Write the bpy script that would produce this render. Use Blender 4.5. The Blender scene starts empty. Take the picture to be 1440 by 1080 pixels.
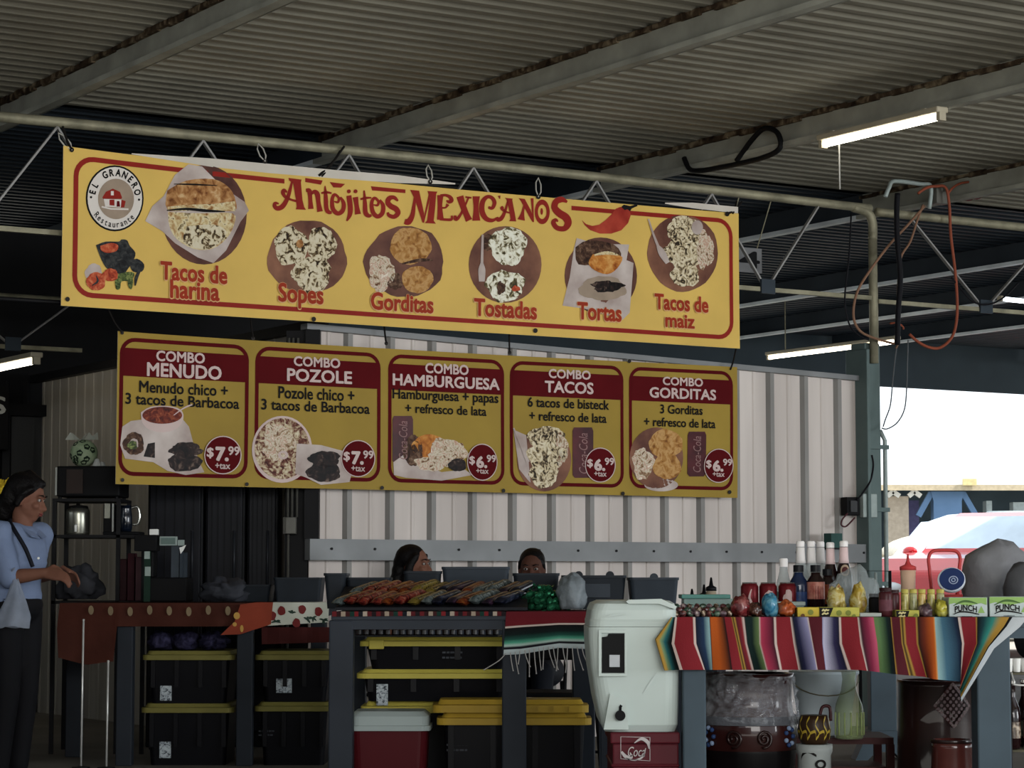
import bpy, bmesh, math, random
from math import sin, cos, pi, radians, sqrt, atan, atan2
from mathutils import Vector, Matrix, noise

random.seed(7)
SC = bpy.context.scene
COL = SC.collection

# ------------------------------------------------------------------ camera
FPX, CX, CY, HZ, EYE = 3400.0, 720.0, 540.0, 815.0, 1.05
PITCH = atan((HZ - CY) / FPX)
cam_data = bpy.data.cameras.new('camera')
cam_data.sensor_width = 36.0
cam_data.lens = FPX / 1440.0 * 36.0
cam_data.clip_end = 400
cam = bpy.data.objects.new('camera', cam_data)
COL.objects.link(cam)
cam.location = (0, 0, EYE)
cam.rotation_euler = (pi / 2 + PITCH, 0, 0)
SC.camera = cam

# ------------------------------------------------------------------ sky, sun, daylight, exposure
world = bpy.data.worlds.new('sky')
SC.world = world
world.use_nodes = True
wn = world.node_tree
bg = wn.nodes['Background']
bg.inputs[0].default_value = (0.86, 0.94, 1.0, 1)
bg.inputs[1].default_value = 2.0

def light(name, kind, loc, target, energy, color=(1, 1, 1), size=1.0, size_y=None):
    d = bpy.data.lights.new(name, kind)
    d.energy = energy
    d.color = color
    if kind == 'AREA':
        d.shape = 'RECTANGLE'
        d.size = size
        d.size_y = size_y or size
    o = bpy.data.objects.new(name, d)
    COL.objects.link(o)
    o.location = loc
    o.rotation_euler = (Vector(target) - Vector(loc)).to_track_quat('-Z', 'Y').to_euler()
    return o

sun = light('sun', 'SUN', (42, 14, 36), (6, 27, 0), 6.0, (1, .96, .9))
sun.data.angle = radians(1)
light('daylight_through_open_front', 'AREA', (2.5, -6.0, 3.0), (2.0, 14, 2.9), 1050, (1.0, .97, .93), 9, 3.0)
light('daylight_through_open_side', 'AREA', (15.0, 4.5, 2.2), (3.5, 12.5, 1.4), 900, (.93, .97, 1.0), 6, 2.6)

light('ceiling_bounce_fill', 'AREA', (.5, 3.0, .15), (.5, 3.01, 4.0), 520, (1.0, .97, .9), 11, 5)  # added upward lamp standing in for floor bounce, brightens the ceiling

SC.view_settings.view_transform = 'Standard'
SC.view_settings.look = 'None'
SC.view_settings.exposure = 0.0
SC.view_settings.gamma = 1.0
SC.view_settings.use_curve_mapping = False

# ------------------------------------------------------------------ frames
ANG = radians(32.0)
PD = Vector((cos(ANG), sin(ANG), 0))          # along the back wall, to the right and away
BD = Vector((-sin(ANG), cos(ANG), 0))         # away from the camera, square to the wall
UZ = Vector((0, 0, 1))

def W(q, b, z):
    return PD * q + BD * b + UZ * z

_c, _s = cos(PITCH), sin(PITCH)

def ray(x, y):
    u, v = (x - CX) / FPX, (CY - y) / FPX
    d = Vector((u, _c - v * _s, _s + v * _c))
    return d / d.y

def atY(x, y, Y):
    return ray(x, y) * Y + Vector((0, 0, EYE))

def atB(x, y, b):
    r = ray(x, y)
    return r * (b / r.dot(BD)) + Vector((0, 0, EYE))

def atQ(x, y, q):
    r = ray(x, y)
    return r * (q / r.dot(PD)) + Vector((0, 0, EYE))

def qz(x, y, b):
    p = atB(x, y, b)
    return p.dot(PD), p.z

def zY(y, Y):
    return atY(720, y, Y).z

def xY(x, Y):
    return ray(x, 815).x * Y

# ------------------------------------------------------------------ materials
def lin(h):
    if h[0] == 'lin':
        return list(h[1])
    if isinstance(h, str):
        h = h.lstrip('#')
        c = [int(h[i:i + 2], 16) / 255 for i in (0, 2, 4)]
    else:
        c = [x / 255 for x in h]
    return [x / 12.92 if x <= .04045 else ((x + .055) / 1.055) ** 2.4 for x in c]

def dim(h, k):
    """a hex colour scaled in linear light, as plain numbers"""
    return ('lin', [x * k for x in lin(h)])

_M = {}

def _nt(name):
    m = bpy.data.materials.new(name)
    m.use_nodes = True
    nt = m.node_tree
    b = nt.nodes['Principled BSDF']
    return m, nt, b

def ramp(nt, fac, stops, interp='LINEAR'):
    r = nt.nodes.new('ShaderNodeValToRGB')
    r.color_ramp.interpolation = interp
    e = r.color_ramp.elements
    while len(e) < len(stops):
        e.new(1.0)
    for el, (p, c) in zip(e, stops):
        el.position = p
        el.color = (*c, 1)
    nt.links.new(fac, r.inputs[0])
    return r.outputs[0]

def mat(name, col, rough=.6, metal=0.0, var=.12, scale=14.0, bump=0.0, bscale=60.0, trans=0.0, emit=0.0,
        alpha=1.0, coat=0.0, spec=.12, stretch=None, col2=None):
    """principled material whose colour wanders a little with object-space noise"""
    if name in _M:
        return _M[name]
    m, nt, b = _nt(name)
    c = lin(col)
    b.inputs['Roughness'].default_value = rough
    b.inputs['Metallic'].default_value = metal
    b.inputs['Specular IOR Level'].default_value = spec
    b.inputs['Coat Weight'].default_value = coat
    if trans:
        b.inputs['Transmission Weight'].default_value = trans
        b.inputs['IOR'].default_value = 1.3
    if alpha < 1:
        b.inputs['Alpha'].default_value = alpha
    tc = nt.nodes.new('ShaderNodeTexCoord')
    vec = tc.outputs['Object']
    if stretch:
        mp = nt.nodes.new('ShaderNodeMapping')
        mp.inputs['Scale'].default_value = stretch
        nt.links.new(vec, mp.inputs[0])
        vec = mp.outputs[0]
    if var:
        n = nt.nodes.new('ShaderNodeTexNoise')
        n.inputs['Scale'].default_value = scale
        n.inputs['Detail'].default_value = 4
        nt.links.new(vec, n.inputs['Vector'])
        lo = [x * (1 - var) for x in c]
        hi = lin(col2) if col2 else [min(1, x * (1 + var)) for x in c]
        o = ramp(nt, n.outputs['Fac'], [(.3, lo), (.7, hi)])
        nt.links.new(o, b.inputs['Base Color'])
    else:
        b.inputs['Base Color'].default_value = (*c, 1)
    if bump:
        n2 = nt.nodes.new('ShaderNodeTexNoise')
        n2.inputs['Scale'].default_value = bscale
        n2.inputs['Detail'].default_value = 3
        nt.links.new(vec, n2.inputs['Vector'])
        bp = nt.nodes.new('ShaderNodeBump')
        bp.inputs['Strength'].default_value = bump
        bp.inputs['Distance'].default_value = .02
        nt.links.new(n2.outputs['Fac'], bp.inputs['Height'])
        nt.links.new(bp.outputs[0], b.inputs['Normal'])
    if emit:
        b.inputs['Emission Color'].default_value = (*c, 1)
        b.inputs['Emission Strength'].default_value = emit
    _M[name] = m
    return m

def speckle(name, cols, scale=70, rough=.5, seed=0.0, detail=3, dist=1.2, pos=None):
    """mottled print colours (the photographs of food on the banners, foil, crumpled wrappers)"""
    if name in _M:
        return _M[name]
    m, nt, b = _nt(name)
    tc = nt.nodes.new('ShaderNodeTexCoord')
    n = nt.nodes.new('ShaderNodeTexNoise')
    n.noise_dimensions = '4D'
    n.inputs['W'].default_value = seed
    n.inputs['Scale'].default_value = scale
    n.inputs['Detail'].default_value = detail
    n.inputs['Distortion'].default_value = dist
    nt.links.new(tc.outputs['Object'], n.inputs['Vector'])
    k = len(cols)
    pos = pos or [.32 + .36 * i / (k - 1) for i in range(k)]
    o = ramp(nt, n.outputs['Fac'], [(p, lin(c)) for p, c in zip(pos, cols)])
    nt.links.new(o, b.inputs['Base Color'])
    b.inputs['Roughness'].default_value = rough
    if rough >= .4:
        b.inputs['Specular IOR Level'].default_value = .08
    _M[name] = m
    return m

def uvstripes(name, stops, rough=.85, axis=0, interp='LINEAR', weave=True):
    """woven stripes: colour ramp along one UV axis"""
    if name in _M:
        return _M[name]
    m, nt, b = _nt(name)
    uv = nt.nodes.new('ShaderNodeUVMap')
    uv.uv_map = 'UVMap'
    sx = nt.nodes.new('ShaderNodeSeparateXYZ')
    nt.links.new(uv.outputs[0], sx.inputs[0])
    fac = sx.outputs[axis]
    # a ramp holds 32 stops at most: use several, chosen by position
    chunks, i = [], 0
    while i < len(stops) - 1:
        chunks.append(stops[i:i + 30])
        i += 29
    prev = None
    for ch in chunks:
        a, z = ch[0][0], ch[-1][0]
        mr = nt.nodes.new('ShaderNodeMapRange')
        mr.inputs['From Min'].default_value = a
        mr.inputs['From Max'].default_value = z
        nt.links.new(fac, mr.inputs['Value'])
        o = ramp(nt, mr.outputs[0], [((p - a) / (z - a), lin(c)) for p, c in ch], interp)
        if prev is None:
            prev = o
        else:
            gt = nt.nodes.new('ShaderNodeMath')
            gt.operation = 'GREATER_THAN'
            gt.inputs[1].default_value = a
            nt.links.new(fac, gt.inputs[0])
            mx = nt.nodes.new('ShaderNodeMix')
            mx.data_type = 'RGBA'
            nt.links.new(gt.outputs[0], mx.inputs[0])
            nt.links.new(prev, mx.inputs[6])
            nt.links.new(o, mx.inputs[7])
            prev = mx.outputs[2]
    nt.links.new(prev, b.inputs['Base Color'])
    b.inputs['Roughness'].default_value = rough
    b.inputs['Specular IOR Level'].default_value = .15
    if weave:
        tc = nt.nodes.new('ShaderNodeTexCoord')
        n2 = nt.nodes.new('ShaderNodeTexNoise')
        n2.inputs['Scale'].default_value = 220
        nt.links.new(tc.outputs['Object'], n2.inputs['Vector'])
        bp = nt.nodes.new('ShaderNodeBump')
        bp.inputs['Strength'].default_value = .25
        bp.inputs['Distance'].default_value = .004
        nt.links.new(n2.outputs['Fac'], bp.inputs['Height'])
        nt.links.new(bp.outputs[0], b.inputs['Normal'])
    _M[name] = m
    return m

# ------------------------------------------------------------------ mesh building
_ABS = {}

def absm(o):
    return _ABS.get(o.name, Matrix.Identity(4))

class MB:
    def __init__(self):
        self.v, self.f, self.m, self.uv = [], [], [], {}

    def add(self, verts, faces, mi=0, uvs=None):
        n = len(self.v)
        self.v += [Vector(p) for p in verts]
        for k, fc in enumerate(faces):
            if uvs:
                self.uv[len(self.f)] = [uvs[i] for i in fc]
            self.f.append([i + n for i in fc])
            self.m.append(mi)
        return self

    def box(self, c, s, rz=0.0, mi=0, rx=0.0, ry=0.0):
        R = Matrix.Rotation(rz, 3, 'Z') @ Matrix.Rotation(ry, 3, 'Y') @ Matrix.Rotation(rx, 3, 'X')
        h = Vector(s) / 2
        vs = [Vector(c) + R @ Vector((x * h.x, y * h.y, z * h.z)) for z in (-1, 1) for y in (-1, 1) for x in (-1, 1)]
        return self.add(vs, [(0, 2, 3, 1), (4, 5, 7, 6), (0, 1, 5, 4), (2, 6, 7, 3), (0, 4, 6, 2), (1, 3, 7, 5)], mi)

    def bx(self, x0, x1, y0, y1, z0, z1, mi=0):
        return self.box(((x0 + x1) / 2, (y0 + y1) / 2, (z0 + z1) / 2), (abs(x1 - x0), abs(y1 - y0), abs(z1 - z0)), 0, mi)

    def obox(self, p0, p1, w, h, up=(0, 0, 1), mi=0):
        """rectangular bar from p0 to p1"""
        p0, p1 = Vector(p0), Vector(p1)
        d = (p1 - p0).normalized()
        side = d.cross(Vector(up))
        if side.length < 1e-6:
            side = d.cross(Vector((1, 0, 0)))
        side.normalize()
        u = side.cross(d)
        vs = [p + side * (a * w / 2) + u * (b * h / 2) for p in (p0, p1) for a, b in ((-1, -1), (1, -1), (1, 1), (-1, 1))]
        return self.add(vs, [(0, 1, 2, 3), (7, 6, 5, 4), (0, 4, 5, 1), (1, 5, 6, 2), (2, 6, 7, 3), (3, 7, 4, 0)], mi)

    def tube(self, pts, r, n=8, mi=0, cap=True, closed=False):
        pts = [Vector(p) for p in pts]
        k = len(pts)
        rs = r if isinstance(r, (list, tuple)) else [r] * k
        rings = []
        prev = None
        for i, p in enumerate(pts):
            a = pts[(i - 1) % k] if (i or closed) else p
            b = pts[(i + 1) % k] if (i < k - 1 or closed) else p
            d = (b - a)
            d = d.normalized() if d.length > 1e-9 else Vector((0, 0, 1))
            if prev is None:
                prev = d.orthogonal().normalized()
            nrm = prev - d * prev.dot(d)
            nrm = nrm.normalized() if nrm.length > 1e-6 else d.orthogonal().normalized()
            prev = nrm
            bn = d.cross(nrm)
            rings.append([p + (nrm * cos(2 * pi * j / n) + bn * sin(2 * pi * j / n)) * rs[i] for j in range(n)])
        vs = [q for ring in rings for q in ring]
        fs = []
        for i in range(k if closed else k - 1):
            i2 = (i + 1) % k
            for j in range(n):
                j2 = (j + 1) % n
                fs.append((i * n + j, i * n + j2, i2 * n + j2, i2 * n + j))
        if cap and not closed:
            fs.append(tuple(reversed(range(n))))
            fs.append(tuple((k - 1) * n + j for j in range(n)))
        return self.add(vs, fs, mi)

    def lathe(self, prof, n=20, c=(0, 0, 0), sx=1.0, sy=1.0, mi=0, R=None, cap=True):
        c = Vector(c)
        vs, fs = [], []
        for r, z in prof:
            for j in range(n):
                p = Vector((r * cos(2 * pi * j / n) * sx, r * sin(2 * pi * j / n) * sy, z))
                vs.append(c + (R @ p if R else p))
        for i in range(len(prof) - 1):
            for j in range(n):
                j2 = (j + 1) % n
                fs.append((i * n + j, i * n + j2, (i + 1) * n + j2, (i + 1) * n + j))
        if cap:
            fs.append(tuple(reversed(range(n))))
            fs.append(tuple((len(prof) - 1) * n + j for j in range(n)))
        return self.add(vs, fs, mi)

    def ball(self, c, r, n=14, mi=0, R=None, m=None):
        r = r if isinstance(r, (tuple, list, Vector)) else (r, r, r)
        m = m or max(6, n // 2)
        c = Vector(c)
        vs, fs = [], []
        def P(x, y, z):
            p = Vector((x * r[0], y * r[1], z * r[2]))
            return c + (R @ p if R else p)
        vs.append(P(0, 0, -1))
        for i in range(1, m):
            a = -pi / 2 + pi * i / m
            for j in range(n):
                vs.append(P(cos(a) * cos(2 * pi * j / n), cos(a) * sin(2 * pi * j / n), sin(a)))
        vs.append(P(0, 0, 1))
        for j in range(n):
            fs.append((0, 1 + (j + 1) % n, 1 + j))
            for i in range(m - 2):
                a, b = 1 + i * n + j, 1 + i * n + (j + 1) % n
                fs.append((a, b, b + n, a + n))
            fs.append((len(vs) - 1, 1 + (m - 2) * n + j, 1 + (m - 2) * n + (j + 1) % n))
        return self.add(vs, fs, mi)

    def capsule(self, pts, rs, n=12, mi=0):
        for i in range(len(pts) - 1):
            self.tube([pts[i], pts[i + 1]], [rs[i], rs[i + 1]], n, mi)
        for p, r in zip(pts, rs):
            self.ball(p, r, n, mi)
        return self

    def grid(self, fn, nu, nv, mi=0, uv=None):
        vs, uvs = [], []
        for i in range(nu + 1):
            for j in range(nv + 1):
                a, b = i / nu, j / nv
                vs.append(fn(a, b))
                uvs.append(uv(a, b) if uv else (a, b))
        fs = []
        for i in range(nu):
            for j in range(nv):
                k = i * (nv + 1) + j
                fs.append((k, k + nv + 1, k + nv + 2, k + 1))
        return self.add(vs, fs, mi, uvs)

    def prism(self, poly, fn, d0, d1, mi=0, side=None):
        """closed 2-D outline extruded between depth d0 and d1; fn(a, b, d) -> point"""
        n = len(poly)
        vs = [fn(a, b, d0) for a, b in poly] + [fn(a, b, d1) for a, b in poly]
        fs = [tuple(range(n)), tuple(reversed(range(n, 2 * n)))]
        self.add(vs, fs, mi)
        self.add(vs, [(i, i + n, (i + 1) % n + n, (i + 1) % n) for i in range(n)], mi if side is None else side)
        return self

    def build(self, name, mats, parent=None, smooth=False, bevel=0.0, subsurf=0, remesh=0.0, smoothit=0, origin=None,
              world=True, solid=0.0, segs=2):
        me = bpy.data.meshes.new(name)
        M = Matrix.Identity(4)
        loc = None
        if parent is not None:
            if world:
                M = absm(parent).inverted()
        else:
            if origin is None:
                xs = [p.x for p in self.v]; ys = [p.y for p in self.v]; zs = [p.z for p in self.v]
                origin = Vector(((min(xs) + max(xs)) / 2, (min(ys) + max(ys)) / 2, min(zs)))
            loc = Vector(origin)
            M = Matrix.Translation(-loc)
        me.from_pydata([M @ p for p in self.v], [], self.f)
        mats = mats if isinstance(mats, (list, tuple)) else [mats]
        for mm in mats:
            me.materials.append(mm)
        if len(mats) > 1:
            me.polygons.foreach_set('material_index', self.m)
        if self.uv:
            ul = me.uv_layers.new(name='UVMap')
            for pi_, p in enumerate(me.polygons):
                us = self.uv.get(pi_)
                if us:
                    for li, u in zip(p.loop_indices, us):
                        ul.data[li].uv = u
        bm = bmesh.new()
        bm.from_mesh(me)
        bmesh.ops.recalc_face_normals(bm, faces=bm.faces)
        bm.to_mesh(me)
        bm.free()
        if smooth:
            me.polygons.foreach_set('use_smooth', [True] * len(me.polygons))
        o = bpy.data.objects.new(name, me)
        COL.objects.link(o)
        if parent is not None:
            o.parent = parent
            _ABS[o.name] = absm(parent)
        else:
            o.location = loc
            _ABS[o.name] = Matrix.Translation(loc)
        if remesh:
            md = o.modifiers.new('remesh', 'REMESH'); md.mode = 'VOXEL'; md.voxel_size = remesh; md.use_smooth_shade = True
        if smoothit:
            md = o.modifiers.new('smooth', 'SMOOTH'); md.factor = .5; md.iterations = smoothit
        if solid:
            md = o.modifiers.new('solid', 'SOLIDIFY'); md.thickness = solid; md.offset = 0
        if bevel:
            md = o.modifiers.new('bevel', 'BEVEL'); md.width = bevel; md.segments = segs; md.limit_method = 'ANGLE'; md.angle_limit = radians(40)
            if smooth is False:
                pass
        if subsurf:
            md = o.modifiers.new('sub', 'SUBSURF'); md.levels = subsurf; md.render_levels = subsurf
        if remesh or bevel or subsurf:
            bpy.context.view_layer.update()
            dg = bpy.context.evaluated_depsgraph_get()
            me2 = bpy.data.meshes.new_from_object(o.evaluated_get(dg))
            me2.name = name
            o.modifiers.clear()
            o.data = me2
            if remesh:
                me2.materials.clear()
                for mm in mats:
                    me2.materials.append(mm)
                me2.polygons.foreach_set('use_smooth', [True] * len(me2.polygons))
                me2.polygons.foreach_set('material_index', [0] * len(me2.polygons))
                me2.update()
        return o

def tag(o, label, cat, group=None, kind=None):
    if label: o['label'] = label
    if cat: o['category'] = cat
    if group: o['group'] = group
    if kind: o['kind'] = kind
    return o

def struct(o, label=None, cat=None):
    o['kind'] = 'structure'
    if label: o['label'] = label
    if cat: o['category'] = cat
    return o

def thing(name, label, cat, loc=(0, 0, 0), rz=0.0, group=None):
    o = bpy.data.objects.new(name, None)
    o.empty_display_size = .1
    COL.objects.link(o)
    o.location = loc
    o.rotation_euler = (0, 0, rz)
    _ABS[o.name] = Matrix.Translation(Vector(loc)) @ Matrix.Rotation(rz, 4, 'Z')
    return tag(o, label, cat, group)

def dup(root, loc, rz=None, label=None, group=None):
    def cp(o, par):
        c = o.copy()
        COL.objects.link(c)
        if par is not None:
            c.parent = par
        for ch in [x for x in KIDS(o)]:
            cp(ch, c)
        return c
    r = cp(root, None)
    r.location = loc
    if rz is not None:
        r.rotation_euler = (0, 0, rz)
    if label: r['label'] = label
    if group: r['group'] = group
    return r

def KIDS(o):
    return [x for x in list(o.children)]

# ------------------------------------------------------------------ lettering
_TXT = {}

def text_mesh(s, offset=0.0, shear=0.0, space=1.0):
    key = (s, offset, shear, space)
    if key in _TXT:
        return _TXT[key]
    if offset:
        # bolder strokes: the letters repeated around themselves
        v0, f0, *_ = text_mesh(s, 0.0, shear, space)
        vs, fs = [], []
        for k in range(9):
            d = Vector((0, 0, 0)) if k == 8 else Vector((cos(k * pi / 4), sin(k * pi / 4), 0)) * offset
            n = len(vs)
            vs += [v + d + Vector((0, 0, k * .00012)) for v in v0]
            fs += [tuple(i + n for i in f) for f in f0]
        xs = [v.x for v in vs]; ys = [v.y for v in vs]
        r = (vs, fs, min(xs), max(xs), min(ys), max(ys))
        _TXT[key] = r
        return r
    cu = bpy.data.curves.new('lettering', 'FONT')
    cu.body = s
    cu.fill_mode = 'FRONT'
    cu.resolution_u = 3
    cu.shear = shear
    cu.space_character = space
    o = bpy.data.objects.new('lettering', cu)
    COL.objects.link(o)
    bpy.context.view_layer.update()
    dg = bpy.context.evaluated_depsgraph_get()
    me = bpy.data.meshes.new_from_object(o.evaluated_get(dg))
    vs = [v.co.copy() for v in me.vertices]
    fs = [tuple(p.vertices) for p in me.polygons]
    bpy.data.objects.remove(o)
    bpy.data.meshes.remove(me)
    bpy.data.curves.remove(cu)
    xs = [v.x for v in vs]; ys = [v.y for v in vs]
    r = (vs, fs, min(xs), max(xs), min(ys), max(ys))
    _TXT[key] = r
    return r

def put_text(mb, fn, s, x0, x1, y0, y1, offset=.0, mi=0, shear=0.0, base=False, space=1.0):
    """lettering stretched to a box: y0 = bottom, y1 = top; base=True measures from baseline to the tallest letter"""
    vs, fs, a0, a1, b0, b1 = text_mesh(s, offset, shear, space)
    if base:
        b0 = 0.0
    o = fn(x0, y0)
    nrm = (fn(x1, y0) - o).cross(fn(x0, y1) - o).normalized()
    if nrm.y > 0:
        nrm = -nrm
    mb.add([fn(x0 + (v.x - a0) / (a1 - a0) * (x1 - x0), y0 + (v.y - b0) / (b1 - b0) * (y1 - y0)) + nrm * v.z for v in vs], fs, mi)

def catmull(pts, k=5):
    out = []
    n = len(pts)
    for i in range(n - 1):
        p0, p1, p2, p3 = pts[max(i - 1, 0)], pts[i], pts[i + 1], pts[min(i + 2, n - 1)]
        for j in range(k):
            t = j / k
            out.append(tuple(.5 * ((2 * b) + (-a + c) * t + (2 * a - 5 * b + 4 * c - d) * t * t + (-a + 3 * b - 3 * c + d) * t ** 3)
                             for a, b, c, d in zip(p0, p1, p2, p3)))
    out.append(tuple(pts[-1]))
    return out

def spline(pts, k=6):
    return [Vector(p) for p in catmull([tuple(p) for p in pts], k)]

def put_stroke(mb, fn, pts, ws, mi=0, k=5):
    """brush stroke with changing width; points and widths in the units fn takes"""
    if not isinstance(ws, (list, tuple)):
        ws = [ws] * len(pts)
    P = catmull([(p[0], p[1], w) for p, w in zip(pts, ws)], k)
    L, Rr = [], []
    for i, (x, y, w) in enumerate(P):
        a, b = P[max(i - 1, 0)], P[min(i + 1, len(P) - 1)]
        dx, dy = b[0] - a[0], b[1] - a[1]
        d = sqrt(dx * dx + dy * dy) or 1
        nx, ny = -dy / d * w / 2, dx / d * w / 2
        L.append((x + nx, y + ny)); Rr.append((x - nx, y - ny))
    vs = [fn(*p) for p in L] + [fn(*p) for p in Rr]
    n = len(P)
    mb.add(vs, [(i, i + 1, n + i + 1, n + i) for i in range(n - 1)], mi)

def put_disc(mb, fn, cx, cy, rx, ry, mi=0, n=36, rings=3, wob=0.0, seed=0, r0=0.0, a0=0.0, a1=2 * pi):
    rnd = random.Random(seed)
    ph = [rnd.uniform(0, 6.28) for _ in range(4)]
    vs = []
    full = abs(a1 - a0 - 2 * pi) < 1e-6
    m = n if full else n + 1
    for k in range(rings + 1):
        f = r0 + (1 - r0) * k / rings
        for j in range(m):
            a = a0 + (a1 - a0) * j / n
            g = 1 + wob * (sin(3 * a + ph[0]) + .7 * sin(5 * a + ph[1]) + .5 * sin(9 * a + ph[2]) + .4 * sin(14 * a + ph[3])) / 2
            vs.append(fn(cx + rx * f * g * cos(a), cy + ry * f * g * sin(a)))
    fs = []
    for k in range(rings):
        for j in range(n):
            j2 = (j + 1) % m
            fs.append((k * m + j, k * m + j2, (k + 1) * m + j2, (k + 1) * m + j))
    mb.add(vs, fs, mi)

def put_poly(mb, fn, pts, mi=0, smooth=0):
    if smooth:
        pp = catmull(list(pts) + [pts[0]], smooth)[:-1]
    else:
        pp = list(pts)
    mb.add([fn(*p) for p in pp], [tuple(range(len(pp)))], mi)

def rrect(x0, x1, y0, y1, r, k=6):
    out = []
    for cx, cy, a in ((x1 - r, y0 + r, -pi / 2), (x1 - r, y1 - r, 0), (x0 + r, y1 - r, pi / 2), (x0 + r, y0 + r, pi)):
        for i in range(k + 1):
            t = a + pi / 2 * i / k
            out.append((cx + r * cos(t), cy + r * sin(t)))
    return out

def frame_strip(mb, fn, pts, w, closed=True, mi=0, step=.12):
    """constant-width line along a polyline, cut short enough to follow the cloth"""
    P = []
    n = len(pts)
    for i in range(n if closed else n - 1):
        a, b = pts[i], pts[(i + 1) % n]
        L = sqrt((b[0] - a[0]) ** 2 + (b[1] - a[1]) ** 2)
        k = max(1, int(L / step))
        for j in range(k):
            P.append((a[0] + (b[0] - a[0]) * j / k, a[1] + (b[1] - a[1]) * j / k))
    if not closed:
        P.append(pts[-1])
    L, Rr = [], []
    m = len(P)
    for i in range(m):
        a = P[(i - 1) % m] if closed or i else P[i]
        b = P[(i + 1) % m] if closed or i < m - 1 else P[i]
        dx, dy = b[0] - a[0], b[1] - a[1]
        d = sqrt(dx * dx + dy * dy) or 1
        L.append((P[i][0] - dy / d * w / 2, P[i][1] + dx / d * w / 2))
        Rr.append((P[i][0] + dy / d * w / 2, P[i][1] - dx / d * w / 2))
    vs = [fn(*p) for p in L] + [fn(*p) for p in Rr]
    mb.add(vs, [(i, (i + 1) % m, m + (i + 1) % m, m + i) for i in range(m if closed else m - 1)], mi)
# ================================================================== STRUCTURE
m_deck = mat('galvanised_deck', '#8b887c', .75, .0, .16, 1.6, .15, 30, stretch=(1, 1, 1))
m_purlin = mat('galvanised_purlin', '#98998f', .6, .0, .28, 3.0, .1, 20)
m_rust = speckle('rusty_seam', ['#241c17', '#4a3d30', '#8a7d66'], 9, .9, 3)
m_conc = mat('concrete_floor', '#6d6963', .8, 0, .2, 1.2, .1, 12)
m_lot = mat('sunlit_parking_lot', '#a29d92', .9, 0, .15, .4)
m_wall = mat('pale_metal_siding', '#c6bcb6', .5, 0, .12, 1.4, .03, 6, stretch=(2.5, 2.5, .25), col2='#dbd2cc')
m_rib = mat('siding_rib', '#8d8b88', .5, 0, .12, 2)
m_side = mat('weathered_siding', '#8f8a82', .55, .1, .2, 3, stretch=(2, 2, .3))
m_girt = mat('grey_steel_rail', '#7d7f80', .5, .2, .15, 3)
m_pipe = mat('weathered_steel_pipe', '#8c8873', .55, .3, .3, 7, .2, 30)
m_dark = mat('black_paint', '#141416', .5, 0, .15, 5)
m_darksteel = mat('dark_blue_grey_steel', '#343c44', .5, .1, .12, 4)
m_teal = mat('green_grey_steel', '#5d6c6b', .5, .1, .12, 3)
m_white = mat('white_paint', '#e4e4e0', .5, 0, .05, 3)
m_black = mat('black_plastic', '#0b0b0d', .6, 0, .1, 6)
m_rubber = mat('black_rubber', '#121214', .6, 0, .1, 6)

mb = MB(); mb.add([W(-30, -30, 0), W(60, -30, 0), W(60, 70, 0), W(-30, 70, 0)], [(0, 1, 2, 3)])
struct(mb.build('ground', m_lot, origin=(0, 0, 0)))
mb = MB()
a = [W(-8, -3, .0), W(22, -3, .0), W(22, 23, .0), W(-8, 23, .0)]
mb.add(a + [p + UZ * .012 for p in a], [(4, 5, 6, 7), (0, 1, 5, 4), (1, 2, 6, 5), (2, 3, 7, 6), (3, 0, 4, 7)])
struct(mb.build('floor', m_conc, origin=(0, 0, 0)))
FLOOR = .012

# corrugated roof deck: ribs run along the wall direction; shade beyond the truss is put into a dark colour
m_far_shade = mat('far_bay_shade_tone', '#2e353d', .6, 0, .2, 2)
m_far_lip_light = mat('far_lip_light_tone', '#d5dde2', .5, 0, .15, 4)  # light along the far beams' lower lips, put into the colour
def deck(name, b, b_end, m):
    mb = MB()
    b_start = b
    per = .152
    prof = []
    while b < b_end:
        prof += [(b, 4.05), (b + .055, 4.05), (b + .076, 4.069), (b + .131, 4.069)]
        b += per
    q0, q1 = -6, 27
    vs = []
    for bb, z in prof:
        vs += [W(q0, bb, z), W(q1, bb, z)]
    n = len(prof)
    mb.add(vs, [(2 * i, 2 * i + 1, 2 * i + 3, 2 * i + 2) for i in range(n - 1)])
    mb.add([W(q0, b_start, 4.14), W(q1, b_start, 4.14), W(q1, b, 4.14), W(q0, b, 4.14)], [(0, 1, 2, 3)])
    struct(mb.build(name, m, origin=W(8, b_start, 4.05)))
    return b
bj = deck('ceiling', -2.6, 14.4, m_deck)
deck('ceiling_far', bj, 23.1, m_far_shade)

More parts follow.
